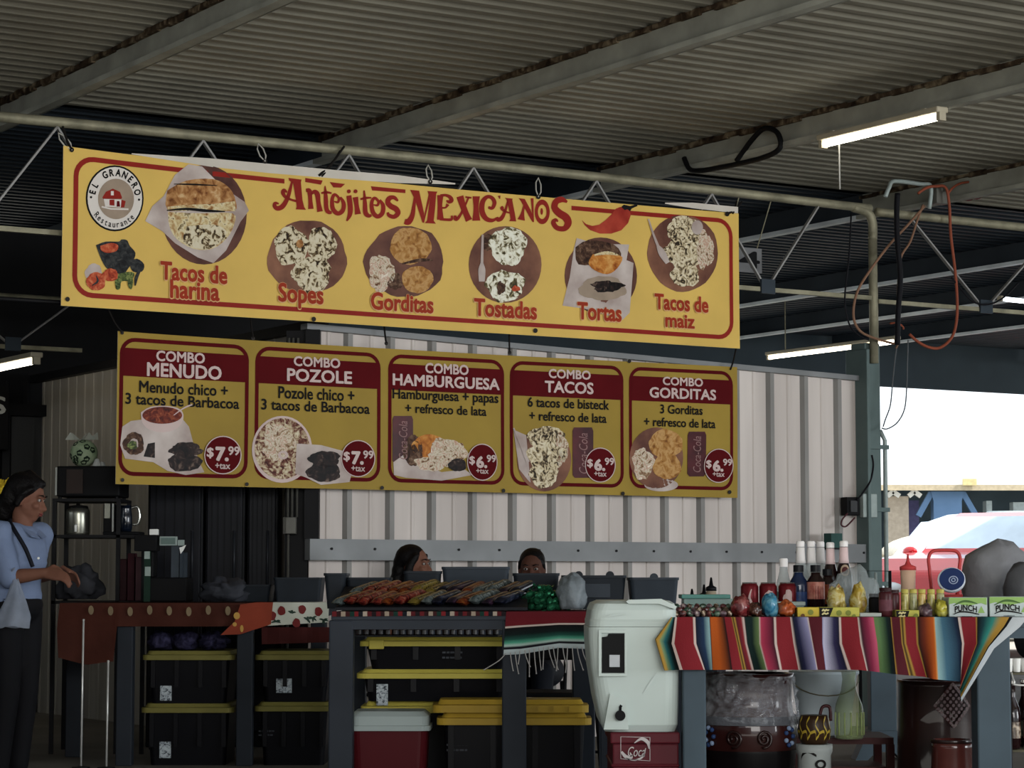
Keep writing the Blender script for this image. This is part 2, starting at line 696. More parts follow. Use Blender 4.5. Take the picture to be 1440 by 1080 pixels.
# z-section roof beams, square to the wall
BEAMS = [.55, 2.9, 5.23, 7.5, 9.78, 12.25, 15.2, 17.2, 19.1, 22.4]
for i, q in enumerate(BEAMS):
    t = thing('roof_beam', 'steel roof beam under the corrugated deck', 'beam', W(q, 10, 3.85), 0, 'roof beams')
    t['kind'] = 'structure'
    def bar(mb, b0, b1, qa, qb, za, zb):
        vs = [W(x, b, z) for b in (b0, b1) for x, z in ((qa, za), (qb, za), (qb, zb), (qa, zb))]
        mb.add(vs, [(0, 1, 2, 3), (7, 6, 5, 4), (0, 4, 5, 1), (1, 5, 6, 2), (2, 6, 7, 3), (3, 7, 4, 0)])
    for b0, b1, mw_, ml_, nm in ((-2.5, bj, m_purlin, m_purlin, ''), (bj, 23.1, m_far_shade, m_far_lip_light, 'far_')):
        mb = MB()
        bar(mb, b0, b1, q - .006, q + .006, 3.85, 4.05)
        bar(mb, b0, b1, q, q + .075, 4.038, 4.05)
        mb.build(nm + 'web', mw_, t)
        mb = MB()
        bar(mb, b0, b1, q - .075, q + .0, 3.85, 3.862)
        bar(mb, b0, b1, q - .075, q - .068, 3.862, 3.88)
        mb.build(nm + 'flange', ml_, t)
    mb = MB()
    rnd = random.Random(i)
    for k in range(110):
        b = -2.5 + (bj + 2.5) * (k + .5) / 110
        w = .02 + .02 * rnd.random()
        c = W(q - .012, b, 4.035 - .012 * rnd.random())
        mb.obox(c - BD * .09, c + BD * .09, w, .02 + .02 * rnd.random())
    mb.build('rusty_seam', m_rust, t)

# far eave
mb = MB()
mb.obox(W(-6, 23.25, 3.78), W(29, 23.25, 3.78), .06, .62)
struct(mb.build('trim_1', mat('eave_steel', '#39434a', .6, .1, .1, 2)))

# pale ribbed wall behind the stall
WB = 13.42
def ribbed(q0, q1, b, z0, z1, per=.305, depth=.032, axis=0):
    """PBR-type siding; returns flat and rib faces separately"""
    mb = MB()
    prof = []
    q = q0
    while q < q1 - .02:
        w = min(per, q1 - q)
        for fq, d in ((0, 0), (.11, 0), (.118, .008), (.135, .008), (.143, 0), (.232, 0), (.25, depth), (.283, depth), (.301, 0)):
            if fq <= w:
                prof.append((q + fq, d, .245 < fq < .29 or .23 < fq < .24 or fq > .3))
        q += per
    vs = []
    for x, d, _ in prof:
        if axis == 0:
            vs += [W(x, b - d, z0), W(x, b - d, z1)]
        else:
            vs += [W(b - d, x, z0), W(b - d, x, z1)]
    for i in range(len(prof) - 1):
        rib = prof[i][1] > .02 or prof[i + 1][1] > .02
        mb.add([vs[2 * i], vs[2 * i + 1], vs[2 * i + 3], vs[2 * i + 2]], [(0, 1, 2, 3)], 1 if rib else 0)
    return mb
def wall_top(q): return 2.60 - .029 * (q - 7)
mb = ribbed(6.9, 11.32, WB, FLOOR, 9.0)
for p in mb.v:
    if p.z > 5: p.z = wall_top(p.dot(PD))
mb.obox(W(6.9, WB + .05, 1.24), W(11.3, WB + .05, 1.24), .02, 2.45)
struct(mb.build('wall_back', [m_wall, m_rib], origin=W(9, WB, 0)), 'pale ribbed metal wall behind the two yellow banners', 'wall')
mb = MB()
mb.obox(W(6.85, WB - .075, 1.235), W(11.3, WB - .075, 1.235), .07, .13)
for i in range(15):
    q = 7.0 + i * .305
    mb.tube([W(q, WB - .108, 1.24), W(q, WB - .118, 1.24)], .008, 8, 1)
struct(mb.build('trim_2', [m_girt, m_dark]))
mb = MB(); mb.obox(W(6.85, WB - .01, wall_top(6.85) + .018), W(11.35, WB - .01, wall_top(11.35) + .018), .09, .036)
struct(mb.build('trim_3', m_girt))

# side wall going back from the corner, weathered
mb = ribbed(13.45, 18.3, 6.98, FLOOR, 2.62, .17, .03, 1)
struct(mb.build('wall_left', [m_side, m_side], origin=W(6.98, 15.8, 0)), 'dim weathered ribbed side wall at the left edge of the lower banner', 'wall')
mb = MB(); mb.obox(W(6.95, 13.4, 2.64), W(6.95, 18.3, 2.64), .08, .06)
mb.obox(W(6.9, 13.38, 1.3), W(6.9, 13.38, 2.6), .09, .09)
struct(mb.build('trim_4', m_dark))
# dark wall far left, beyond the side wall, with a grey door
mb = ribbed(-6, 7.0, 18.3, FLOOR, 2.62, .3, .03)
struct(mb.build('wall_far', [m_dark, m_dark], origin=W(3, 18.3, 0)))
mb = MB()
mb.obox(W(-6, 18.35, 1.92), W(9.6, 18.35, 1.92), .04, 3.82)
struct(mb.build('trim_5', m_dark))
c0, c1 = qz(14, 560, 18.2), qz(64, 560, 18.2)
t = thing('door_1', 'dim grey ribbed door at the left behind the woman', 'door', W((c0[0] + c1[0]) / 2, 18.2, FLOOR)); t['kind'] = 'structure'
mb = ribbed(c0[0], c1[0], 18.18, FLOOR, 2.33, .1, .02)
mb.obox(W((c0[0] + c1[0]) / 2, 18.22, FLOOR), W((c0[0] + c1[0]) / 2, 18.22, 2.33), c1[0] - c0[0], .03, up=BD)
mb.build('door_panel', [mat('dim_grey_panel', '#3b3c3d', .5, .2, .2, 3, stretch=(3, 3, .3))] * 2, t)
mb = MB(); mb.obox(W(c0[0] - .05, 18.16, 2.38), W(c1[0] + .05, 18.16, 2.38), .1, .09)
mb.obox(W(c0[0] - .03, 18.17, FLOOR), W(c0[0] - .03, 18.17, 2.38), .05, .06)
mb.obox(W(c1[0] + .03, 18.17, FLOOR), W(c1[0] + .03, 18.17, 2.38), .05, .06)
mb.build('door_frame', m_dark, t)
# wall added out of frame at the hall's left to keep that side dim
mb = MB(); mb.obox(W(-6.2, -3, 1.5), W(-6.2, 18.3, 1.5), .1, 3.0)
struct(mb.build('dimming_wall_left', m_side))

# unseen panel added behind the photographer's left to shade the lower left
mb = MB(); mb.bx(-12, 1.2, -2.2, -2.1, 0, 2.75)
struct(mb.build('light_block_front', m_darksteel))

# steel column at the right end of the wall
t = thing('steel_column', 'grey-green steel column at the right end of the pale wall', 'column', W(11.4, 13.42, FLOOR))
mb = MB(); mb.obox(W(11.4, 13.42, FLOOR), W(11.4, 13.42, 2.75), .14, .16, up=BD)
mb.obox(W(11.31, 13.4, FLOOR), W(11.31, 13.4, 2.7), .03, .24, up=BD)
mb.build('shaft', m_teal, t, bevel=.008)
mb = MB(); mb.tube([W(11.38, 13.3, 2.6), W(11.38, 13.3, 3.55)], .032, 12)
mb.build('pipe_post', m_pipe, t, smooth=True)
mb = MB(); mb.tube([W(11.515, 13.35, FLOOR), W(11.515, 13.35, 2.05), W(11.47, 13.35, 2.12)], .016, 8)
mb.build('conduit', mat('pale_conduit', '#9aa5a2', .5, .2), t, smooth=True)
mb = MB()
for z in (1.02, 1.55, 2.0): mb.obox(W(11.3, 13.325, z), W(11.525, 13.325, z), .02, .03)
mb.build('clamp', m_teal, t)

# ================================================================== TRUSS along the wall
def pipe_bow(q):
    x = (q - 4.8) / 6.4
    return -.0 + .045 * max(0, 4 * x * (1 - x)) * .5
def truss(b, q0, q1, z_top, z_bot, qs, label, r=.031, bow=True, elbow=None, sub=None):
    t = thing('roof_truss', label, 'truss', W((q0 + q1) / 2, b, z_bot))
    mb = MB()
    n = 24
    pts = [W(q0 + (q1 - q0) * i / n, b, z_top + (pipe_bow(q0 + (q1 - q0) * i / n) if bow else 0)) for i in range(n + 1)]
    mb.tube(pts, r, 12)
    mb.build('top_pipe', m_pipe, t, smooth=True)
    mb = MB(); mb.obox(W(q0, b, z_bot), W(q1, b, z_bot), .03, .03)
    mb.build('bottom_bar', m_pipe, t)
    for i in range(len(qs) - 1):
        for a, z0, c, z1 in ((qs[i], z_top, (qs[i] + qs[i + 1]) / 2, z_bot), ((qs[i] + qs[i + 1]) / 2, z_bot, qs[i + 1], z_top)):
            mb = MB()
            zz0 = z0 + (pipe_bow(a) if z0 == z_top and bow else 0) - (.03 if z0 == z_top else 0)
            zz1 = z1 + (pipe_bow(c) if z1 == z_top and bow else 0) - (.03 if z1 == z_top else 0)
            mb.obox(W(a, b, zz0), W(c, b, zz1), .028, .012)
            mb.build('brace', mat('pale_steel_rod', '#8b8a88', .5, .3, .15, 6), t)
    for i in range(len(qs) - 1):
        mb = MB(); c = (qs[i] + qs[i + 1]) / 2
        mb.obox(W(c - .06, b - .02, z_bot + .02), W(c + .06, b - .02, z_bot + .02), .02, .1)
        mb.build('gusset', m_darksteel, t)
    return t
qs = [qz(x, y, 13.3)[0] for x, y in ((-140, 150), (80, 178), (285, 203), (490, 215), (665, 235), (838, 255), (1000, 275), (1150, 297))]
truss(13.3, -1, 11.36, 3.72, 3.07, qs, 'long pipe truss from which the yellow banners hang')
qs2 = [11.42, 12.35, 13.25, 14.15]
q_r0 = 11.42
truss(13.3, 11.42, 17, 3.70, 3.05, [11.75, 13.15, 14.5, 15.9], 'pipe truss at the right of the steel column', bow=False)
# dark truss in the bay behind
truss(17.2, -1, 6.9, 3.15, 2.78, [.5 + i * .9 for i in range(8)], 'dim truss in the bay behind the banners at the left', r=.03, bow=False)
# elbow that joins pipe and column
mb = MB()
mb.tube(spline([W(11.2, 13.3, 3.715), W(11.33, 13.3, 3.69), W(11.38, 13.3, 3.62), W(11.38, 13.3, 3.5)]), .033, 12)
o = mb.build('pipe_elbow', m_pipe, smooth=True)
tag(o, 'bent steel elbow joining the long pipe to the column top', 'pipe fitting')

# ================================================================== FLUORESCENT LAMPS
m_tube = mat('lit_tube', '#fff6e0', .4, var=0, emit=9.0)
m_tube2 = mat('lit_tube_cool', '#eef6ff', .4, var=0, emit=6.0)
m_fix = mat('lamp_housing', '#a8a08c', .5, .1, .1, 5)
def lamp(p0, p1, label, cord=None, mt=None, housing=True, w=.09):
    p0, p1 = Vector(p0), Vector(p1)
    t = thing('fluorescent_lamp', label, 'lamp', (p0 + p1) / 2, 0, 'fluorescent lamps')
    d = (p1 - p0).normalized()
    if housing:
        mb = MB(); mb.obox(p0 + UZ * .04, p1 + UZ * .04, w, .036)
        mb.build('housing', m_fix, t, bevel=.008)
    mb = MB(); mb.tube([p0 + d * .03, p1 - d * .03], .021, 10)
    mb.build('tube', mt or m_tube, t, smooth=True)
    for e, s in ((p0, 1), (p1, -1)):
        mb = MB(); mb.obox(e, e + d * s * .03, .05, .05)
        mb.build('end_cap', m_fix, t)
    if cord:
        mb = MB(); mb.tube([e for e in cord], .005, 6)
        mb.build('cord', mat('white_cord', '#b9b9b4', .6), t, smooth=True)
    return t
q1, zt = 9.62, 3.78
a0, a1 = W(9.62, 11.72, 3.775), W(9.62, 10.6, 3.775)
LAMP = lamp(a0, a1, 'lit fluorescent lamp under the roof deck with a white pull cord', [W(9.62, 11.55, 3.755), W(9.62, 11.55, 3.6), W(9.622, 11.55, 3.47)])
mb = MB(); mb.obox(W(9.6, 11.6, 3.838), W(9.7, 11.6, 3.838), .03, .012); mb.obox(W(9.6, 10.75, 3.838), W(9.7, 10.75, 3.838), .03, .012)

mb.build('bracket', m_fix, LAMP)
pf = atB(1080, 503, 20.5)
LF = lamp(pf, pf - BD * 2.1, 'lit fluorescent lamp seen low above the pale wall beside the column', mt=m_tube)
pl = atB(52, 507, 15.6)
lamp(pl + BD * 2.2, pl, 'lit fluorescent lamp cut by the left edge above the dim wall', mt=m_tube)
lamp(W(15.35, 16.2, 3.6), W(15.8, 16.25, 3.6), 'short lit lamp far back at the right edge under the roof', mt=m_tube2, housing=False)

for k in (.3, 1.8):
    mb = MB(); p = pf - BD * k + UZ * .055; mb.tube([p, Vector((p.x, p.y, 4.05))], .006, 6); mb.build('hanger', m_pipe, LF)
# number board hung behind the truss
t = thing('number_board', 'grey board with black number 34 half hidden by the large banner', 'sign', W(9.7, 13.5, 3.2))
def nb(a, b, d=0): return W(a, 13.5 - d, b)
q0, z1 = qz(1012, 345, 13.5); q1, z0 = qz(1070, 385, 13.5)
mb = MB(); mb.prism([(q0, z0), (q1, z0), (q1, z1), (q0, z1)], nb, 0, .012)
mb.build('board', mat('grey_board', '#6f7072', .6, 0, .08, 6), t)
mb = MB()
def nbt(a, b): return W(a, 13.484, b)
put_text(mb, nbt, '3', q0 + .03, q0 + .125, z0 + .03, z1 - .025, .03)
put_text(mb, nbt, '4', q0 + .155, q1 - .02, z0 + .03, z1 - .025, .03)
mb.build('number', m_black, t)
mb = MB()
for a in (q0 + .04, q1 - .04): mb.tube([W(a, 13.49, z1), W(a, 13.32, 3.72)], .004, 6)
mb.build('wire', m_pipe, t)
# dark sign with pale lettering, far left
t = thing('dark_sign', 'dark board with a pale letter cut off by the left edge', 'sign', W(4.5, 18.0, 1.6))
qa, za = qz(-70, 540, 18.0); qb, zb = qz(10, 632, 18.0)
mb = MB(); mb.prism([(qa, zb), (qb, zb), (qb, za), (qa, za)], lambda a, b, d=0: W(a, 18.02 - d, b), 0, .03)
mb.build('board', m_dark, t)
mb = MB(); put_text(mb, lambda a, b: W(a, 17.985, b), 'S', qb - .14, qb - .02, za - .22, za - .08, .02)
mb.build('letter', mat('pale_print', '#a9aaa6', .6), t)
mb = MB(); mb.tube([W(qa + .2, 18.05, za), W(qa + .2, 18.25, za + .1)], .01, 6); mb.tube([W(qb - .1, 18.05, za - .1), W(qb - .1, 18.25, za - .1)], .01, 6)
mb.build('bracket', m_dark, t)
# ================================================================== BANNERS
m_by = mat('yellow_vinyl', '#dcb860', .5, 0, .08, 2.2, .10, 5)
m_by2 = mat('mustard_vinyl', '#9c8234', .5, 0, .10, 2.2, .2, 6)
m_red = mat('red_print', '#8e1f14', .5, 0, .08, 5)
m_red2 = mat('dark_red_print', '#560f14', .6, 0, .10, 4, .1, 7, spec=.04)
m_cap = mat('caption_red', '#9c3013', .5, 0, .10, 6)
m_halo = mat('caption_halo', '#d9ab78', .5, 0, .05, 6)
m_wht = mat('white_print', '#ddd6cf', .45, 0, .05, 5)
m_wht2 = mat('pale_pink_print', '#c9b3ae', .4, 0, .06, 5)
m_blk = mat('black_print', '#100d0c', .6, 0, .05, 5)
m_hem = mat('white_vinyl_back', '#cfc8bd', .5, 0, .06, 4)
m_plate = mat('clay_plate_print', '#6e4236', .45, 0, .35, 4.5, col2='#95674f')
m_plate2 = mat('dark_clay_plate_print', '#553029', .45, 0, .3, 4.5, col2='#7b5142')
m_paper = mat('paper_print', '#b5a199', .45, 0, .22, 5, col2='#cfc3bd')
m_fcrumb = speckle('crumbly_filling_print', ['#2b2019', '#6b5636', '#cfc2a2', '#d9cfb6'], 24, .45, 1, 7, 1.4, [.38, .45, .5, .6])
m_fbread = speckle('toasted_bread_print', ['#6b3d1c', '#9c6a3c', '#b98a58', '#cfae80'], 22, .45, 2, 4, .8)
m_fbread2 = speckle('open_bread_print', ['#8b5b2f', '#b39163', '#cdb98a', '#ddd0ab', '#6f5a33'], 22, .45, 5, 4, 1.2)
m_fgord = speckle('fried_corn_print', ['#7a4d22', '#a8763c', '#c49a62', '#a06d3a'], 20, .45, 6, 4, .8)
m_fslaw = speckle('cabbage_print', ['#5d3426', '#a68a6c', '#d8cfbb', '#b98f78', '#e6dccc'], 17, .45, 8, 4, 2.4)
m_ftost = speckle('cheese_lettuce_print', ['#3c3624', '#7a6d48', '#dcd8c2', '#efeee0'], 22, .45, 9, 7, 1.4, [.36, .42, .48, .6])
m_ftaco = speckle('taco_print', ['#2d251b', '#75634a', '#c9b894', '#e0d6bd'], 21, .45, 12, 7, 2.2, [.38, .44, .5, .62])
m_fmeat = speckle('meat_print', ['#2a1a15', '#4d3426', '#7a5f4c'], 26, .45, 13)
m_fdark = speckle('dark_meat_print', ['#0f0b0b', '#2b1d1a', '#6d5a4e'], 20, .4, 14, 3, 1.2, [.4, .56, .7])
m_fbun = speckle('bun_print', ['#8a4417', '#c07a35', '#d8a55e'], 15, .45, 15)
m_fsoup = speckle('red_soup_print', ['#3a0f0a', '#6b2515', '#9c5030'], 30, .4, 16)
m_fpoz = speckle('pozole_print', ['#3d1a14', '#6b3a2c', '#b9a585', '#d6cbb0'], 28, .4, 17, 3, 1.5)
m_tom = speckle('tomato_print', ['#7c2413', '#b5482a', '#cf7a52'], 30, .4, 18)
m_jal = speckle('chile_print', ['#1d2415', '#4b5a2d', '#8b9454'], 40, .4, 19)
m_bowl = speckle('stone_bowl_print', ['#0f0f10', '#26282a', '#42423f'], 30, .4, 20)
m_chili = mat('red_chili_print', '#a52a1d', .4, 0, .25, 6, col2='#bd4a34')
m_tan = mat('tan_print', '#9c8a78', .45, 0, .12, 12)
m_script = mat('dim_can_script', '#8f6a68', .4, 0, .1, 12)
m_can = mat('dark_red_can_print', '#3b0f16', .35, 0, .2, 8, col2='#5a1c22')

class Sheet:
    """a hung banner: s along the cloth, t up; printed layers sit a hair in front of it"""
    def __init__(s, b, q0, q1, z0, z1, sag, amp, seed):
        s.b, s.q0, s.q1, s.z0, s.z1, s.sag, s.amp, s.seed = b, q0, q1, z0, z1, sag, amp, seed
        s.W, s.H = q1 - q0, z1 - z0
    def drop(s, u, t):
        return -s.sag * sin(pi * min(1, max(0, u / s.W)) ** .8) * (t / s.H)
    def pt(s, u, t, off=0.0):
        x = s.q0 + u
        w = s.amp * (sin(1.7 * x + 2.3 * t + s.seed) + .6 * sin(3.1 * x - 1.1 * t + 2 * s.seed) + .35 * sin(5.3 * x + 3 * t)) * (.35 + .65 * (1 - t / s.H))
        return W(x, s.b + w - off, s.z0 + t + s.drop(u, t))
    def st(s, x, y):
        q, z = qz(x, y, s.b)
        u = q - s.q0
        t = z - s.z0
        for _ in range(3):
            t = z - s.z0 - s.drop(u, t)
        return u, t
    def px(s, off):
        """print at a place read off the picture, onto the cloth"""
        return lambda x, y: s.pt(*s.st(x, y), off)
    def fn(s, off):
        return lambda a, b: s.pt(a, b, off)
    def text(s, mb, txt, xl, yb, xr, h, off, offset=0.0, mi=0, base=True, space=1.0, shear=0.0):
        u0, t0 = s.st(xl, yb)
        u1, _ = s.st(xr, yb)
        _, t1 = s.st(xl, yb - h)
        put_text(mb, s.fn(off), txt, u0, u1, t0, t1, offset, mi, shear, base, space)

# ------------------------------------------------------------------ upper banner
q0, z1 = qz(89, 205, 13.2); q1, _ = qz(1039, 292, 13.2); _, z0 = qz(88, 430, 13.2)
A = Sheet(13.2, q0, q1, z0, z1, .028, .006, 1.3)
t = thing('menu_banner', 'long yellow banner headed Antojitos Mexicanos hung from the pipe', 'banner', W((q0 + q1) / 2, 13.2, z0))
mb = MB(); mb.grid(lambda a, b: A.pt(a * A.W, b * A.H), 90, 18)
mb.grid(lambda a, b: A.pt(a * A.W, b * A.H, -.004), 90, 18, 1)
mb.build('sheet', [m_by, m_hem], t, smooth=True)
L1, L2, L3, L4, L5 = .0025, .004, .0055, .007, .0085
# white hem rolled over at the top edge
for xs in (((185, 216.5, .5), (300, 224, 11), (380, 231.5, 12), (470, 240, 11), (560, 247.5, 10), (640, 258.5, 1)), ((935, 286, .5), (975, 286, 7), (1038, 292, 8))):
    mb = MB()
    fn = A.px(L1)
    top = [(x, y - 1) for x, y, h in xs]; bot = [(x, y + h) for x, y, h in xs]
    vs = [fn(*p) for p in top + bot]; n = len(top)
    mb.add(vs, [(i, i + 1, n + i + 1, n + i) for i in range(n - 1)])
    mb.build('white_hem', m_hem, t)
# red border with the gap for the title
mb = MB()
u0, tb = A.st(104, 414); u1, _ = A.st(1029, 470); _, tt = A.st(115, 222.5)
g0, _ = A.st(400, 255); g1, _ = A.st(803, 287)
r = .11
pts = rrect(u0, u1, tb, tt, r)
i = 7 + 7  # points after the upper right corner
order = [(g1, tt)] + list(reversed(pts[7:14])) + list(reversed(pts[0:7])) + list(reversed(pts[21:28])) + list(reversed(pts[14:21])) + [(g0, tt)]
frame_strip(mb, A.fn(L1), order, .03, closed=False)
P = A.px(L1)
zA = lambda x, y: (x / 4.697 + 360, y / 4.697 + 230)
zB = lambda x, y: (x / 5.538 + 560, y / 5.538 + 240)
for a in ([(325, 95), (440, 112), (428, 140), (325, 122)], [(486, 122), (588, 135), (560, 160), (510, 158)], [(757, 150), (985, 172), (985, 196), (765, 178)]):
    put_poly(mb, P, [zA(*p) for p in a])
mb.build('border', m_red, t)
# title lettering
mb = MB()
def S_(z, pts, ws, sc): put_stroke(mb, A.px(L2), [z(*p) for p in pts], [w * 1.2 / sc for w in (ws if isinstance(ws, list) else [ws] * len(pts))])
def Pz(z, pts, sm=0): put_poly(mb, A.px(L2), [z(*p) for p in pts], 0, sm)
sA, sB = 4.697, 5.538
Pz(zA, [(213, 95), (300, 106), (296, 126), (306, 240), (318, 288), (330, 306), (262, 303), (268, 285), (262, 230), (244, 130), (218, 112)])
S_(zA, [(238, 118), (220, 190), (200, 245), (172, 285), (140, 296), (122, 280), (128, 262), (150, 266)], [10, 20, 24, 28, 26, 22, 18, 8], sA)
S_(zA, [(275, 250), (235, 240), (195, 222), (178, 195), (185, 178), (205, 190)], [14, 12, 16, 22, 22, 8], sA)
S_(zA, [(330, 178), (352, 182), (358, 240), (362, 300)], [18, 26, 22, 30], sA)
S_(zA, [(362, 205), (385, 186), (405, 205), (412, 260), (422, 318)], [10, 22, 28, 24, 32], sA)
S_(zA, [(455, 148), (460, 220), (465, 300), (482, 322), (500, 322)], [6, 22, 24, 22, 14], sA)
S_(zA, [(430, 196), (462, 190), (498, 196)], [10, 14, 10], sA)
S_(zA, [(515, 250), (540, 255), (545, 228), (518, 205), (502, 240), (508, 300), (540, 330), (572, 310), (578, 262), (555, 222)], [6, 14, 14, 16, 20, 24, 24, 24, 22, 12], sA)
S_(zA, [(612, 212), (622, 290), (618, 340), (598, 380)], [28, 28, 24, 8], sA)
S_(zA, [(655, 222), (664, 280), (672, 335)], [30, 24, 34], sA)
for c in ((612, 184), (656, 184)): put_disc(mb, A.px(L2), *zA(*c), 13 / sA, 13 / sA, n=14, rings=1)
S_(zA, [(712, 178), (718, 260), (722, 325), (742, 345), (762, 342)], [8, 22, 26, 22, 12], sA)
S_(zA, [(688, 236), (722, 228), (760, 226)], [10, 14, 8], sA)
S_(zA, [(772, 272), (800, 276), (806, 250), (780, 228), (762, 262), (770, 320), (800, 350), (832, 330), (838, 280), (815, 240)], [6, 14, 14, 16, 20, 24, 24, 24, 22, 12], sA)
S_(zA, [(935, 248), (912, 226), (882, 228), (868, 255), (888, 282), (922, 300), (936, 328), (910, 352), (876, 342), (868, 322)], [10, 20, 26, 28, 30, 30, 28, 24, 20, 12], sA)
# MEXICANOS
S_(zA, [(1052, 190), (1042, 270), (1030, 345), (1005, 385), (980, 382)], [12, 18, 26, 34, 28], sA)
Pz(zA, [(1015, 174), (1075, 180), (1088, 240), (1108, 330), (1108, 392), (1098, 390), (1048, 240), (1022, 188)])
Pz(zA, [(1130, 182), (1196, 186), (1188, 202), (1180, 300), (1172, 378), (1186, 398), (1112, 394), (1128, 376), (1140, 280), (1150, 215), (1108, 392), (1100, 386), (1138, 205)])
S_(zB, [(325, 192), (322, 280), (326, 382)], [40, 30, 44], sB)
S_(zB, [(325, 196), (365, 192), (400, 206), (412, 232), (392, 244), (372, 232)], [18, 18, 24, 28, 22, 8], sB)
S_(zB, [(330, 290), (366, 288), (384, 262)], [14, 12, 22], sB)
S_(zB, [(320, 378), (370, 382), (412, 380), (414, 350)], [16, 18, 18, 12], sB)
S_(zB, [(478, 200), (500, 270), (528, 340), (550, 388)], [46, 40, 38, 44], sB)
S_(zB, [(548, 205), (505, 300), (468, 365), (445, 378), (440, 350)], [12, 14, 20, 24, 18], sB)
S_(zB, [(520, 206), (568, 212)], 12, sB)
S_(zB, [(605, 200), (604, 290), (606, 390)], [48, 32, 52], sB)
S_(zB, [(700, 285), (730, 292), (748, 250), (728, 212), (690, 205), (655, 245), (650, 315), (680, 372), (730, 388), (775, 365)], [16, 22, 26, 24, 24, 32, 36, 32, 24, 10], sB)
S_(zB, [(785, 195), (788, 220)], [16, 6], sB)
Pz(zB, [(828, 212), (888, 218), (886, 232), (905, 330), (916, 396), (862, 394), (872, 376), (860, 300), (842, 228)])
S_(zB, [(852, 235), (832, 310), (805, 368), (775, 382), (765, 362)], [10, 18, 26, 28, 18], sB)
S_(zB, [(870, 330), (830, 318), (805, 295), (815, 280)], [12, 12, 22, 14], sB)
S_(zB, [(985, 232), (968, 320), (955, 385)], [10, 18, 48], sB)
Pz(zB, [(935, 215), (982, 220), (1025, 300), (1048, 360), (1052, 402), (1042, 400), (985, 300), (955, 240)])
S_(zB, [(1040, 215), (1044, 300), (1048, 400)], [18, 12, 10], sB)
put_disc(mb, A.px(L2), *zB(1118, 322), 58 / sB, 96 / sB, r0=.58, rings=2)
put_disc(mb, A.px(L2), *zB(1114, 318), 10 / sB, 26 / sB, n=14, rings=1)
S_(zB, [(1312, 245), (1270, 226), (1226, 242), (1214, 288), (1248, 330), (1302, 366), (1318, 412), (1288, 452), (1232, 446), (1204, 406), (1222, 384), (1240, 398)], [14, 38, 40, 42, 48, 50, 46, 36, 32, 30, 22, 10], sB)
mb.build('title_lettering', m_red, t)
# chili
zC = lambda x, y: (x / 5.14 + 800, y / 5.14 + 270)
mb = MB()
put_poly(mb, A.px(L2), [zC(*p) for p in ((90, 205), (120, 233), (165, 246), (215, 237), (262, 203), (305, 162), (335, 122), (370, 108), (430, 128), (446, 165), (425, 225), (375, 278), (302, 302), (220, 302), (150, 276), (108, 238))])
put_poly(mb, A.px(L2), [zC(*p) for p in ((375, 108), (395, 92), (440, 102), (490, 88), (494, 102), (452, 120), (440, 140), (420, 126), (400, 132))], 1)
mb.build('chili_picture', [m_chili, m_blk], t)
# round logo
mb = MB()
lc = (161, 279)
PL = A.px(L2)
put_disc(mb, A.px(L1), lc[0], lc[1], 41, 46.5, 0)
put_disc(mb, A.px(L2), lc[0], lc[1], 38.6, 44, 1)
put_disc(mb, A.px(L3), lc[0] + 1.5, lc[1] + 1, 25.5, 28.5, 2)
mb.build('logo', [m_blk, m_wht, m_tan], t)
mb = MB()
def arc_text(s, R0, h, a_mid, da, up, off, wsc=1.0):
    n = len(s)
    for i, ch in enumerate(s):
        if ch == ' ': continue
        vs, fs, x0, x1, y0, y1 = text_mesh(ch, off)
        a = a_mid + da * (i - (n - 1) / 2) * (-1 if up else 1)
        w = h * .92 * (x1 - x0) / .72 * wsc
        def f(v):
            lx = ((v.x - x0) / (x1 - x0) - .5) * w
            ly = (v.y / .72) * h
            if up: return (lc[0] + (R0 + ly) * cos(a) * .9 + lx * sin(a), lc[1] - (R0 + ly) * sin(a) + lx * cos(a))
            return (lc[0] + (R0 - ly) * cos(a) * .9 - lx * sin(a), lc[1] - (R0 - ly) * sin(a) - lx * cos(a))
        mb.add([A.px(L4)(*f(v)) for v in vs], fs)
arc_text('EL GRANERO', 31.5, 10, radians(90), radians(17), True, .035, .8)
arc_text('Restaurante', 41, 9, radians(-93), radians(9.6), False, .012, .8)
for a in (178, -3): put_disc(mb, A.px(L4), lc[0] + 34 * cos(radians(a)), lc[1] - 38 * sin(radians(a)), 1.7, 1.7, n=10, rings=1)
mb.build('logo_lettering', m_blk, t)
mb = MB()
f = A.px(L4)
bc = (159.5, 280)
put_poly(mb, f, [(143, 278), (148, 270), (158, 265.5), (168, 270), (171, 278), (170, 280), (144, 280)], 0)
put_poly(mb, f, [(145, 280), (170, 281), (169, 292), (147, 291)], 1)
put_poly(mb, A.px(L5), [(153, 281), (160, 281), (160, 289.5), (153, 289)], 0)
put_poly(mb, A.px(L5), [(163.5, 283), (167, 283), (168, 291), (163, 291)], 2)
put_poly(mb, A.px(L5), [(155, 269), (159, 269), (159, 275), (155, 275)], 1)
put_poly(mb, f, [(170, 281), (176, 283), (174, 292), (169, 292)], 0)
frame_strip(mb, f, [(142, 291), (155, 294), (180, 294.5)], 2.2, False, 1, step=8)
mb.build('logo_barn', [m_red, m_wht, m_red2], t)
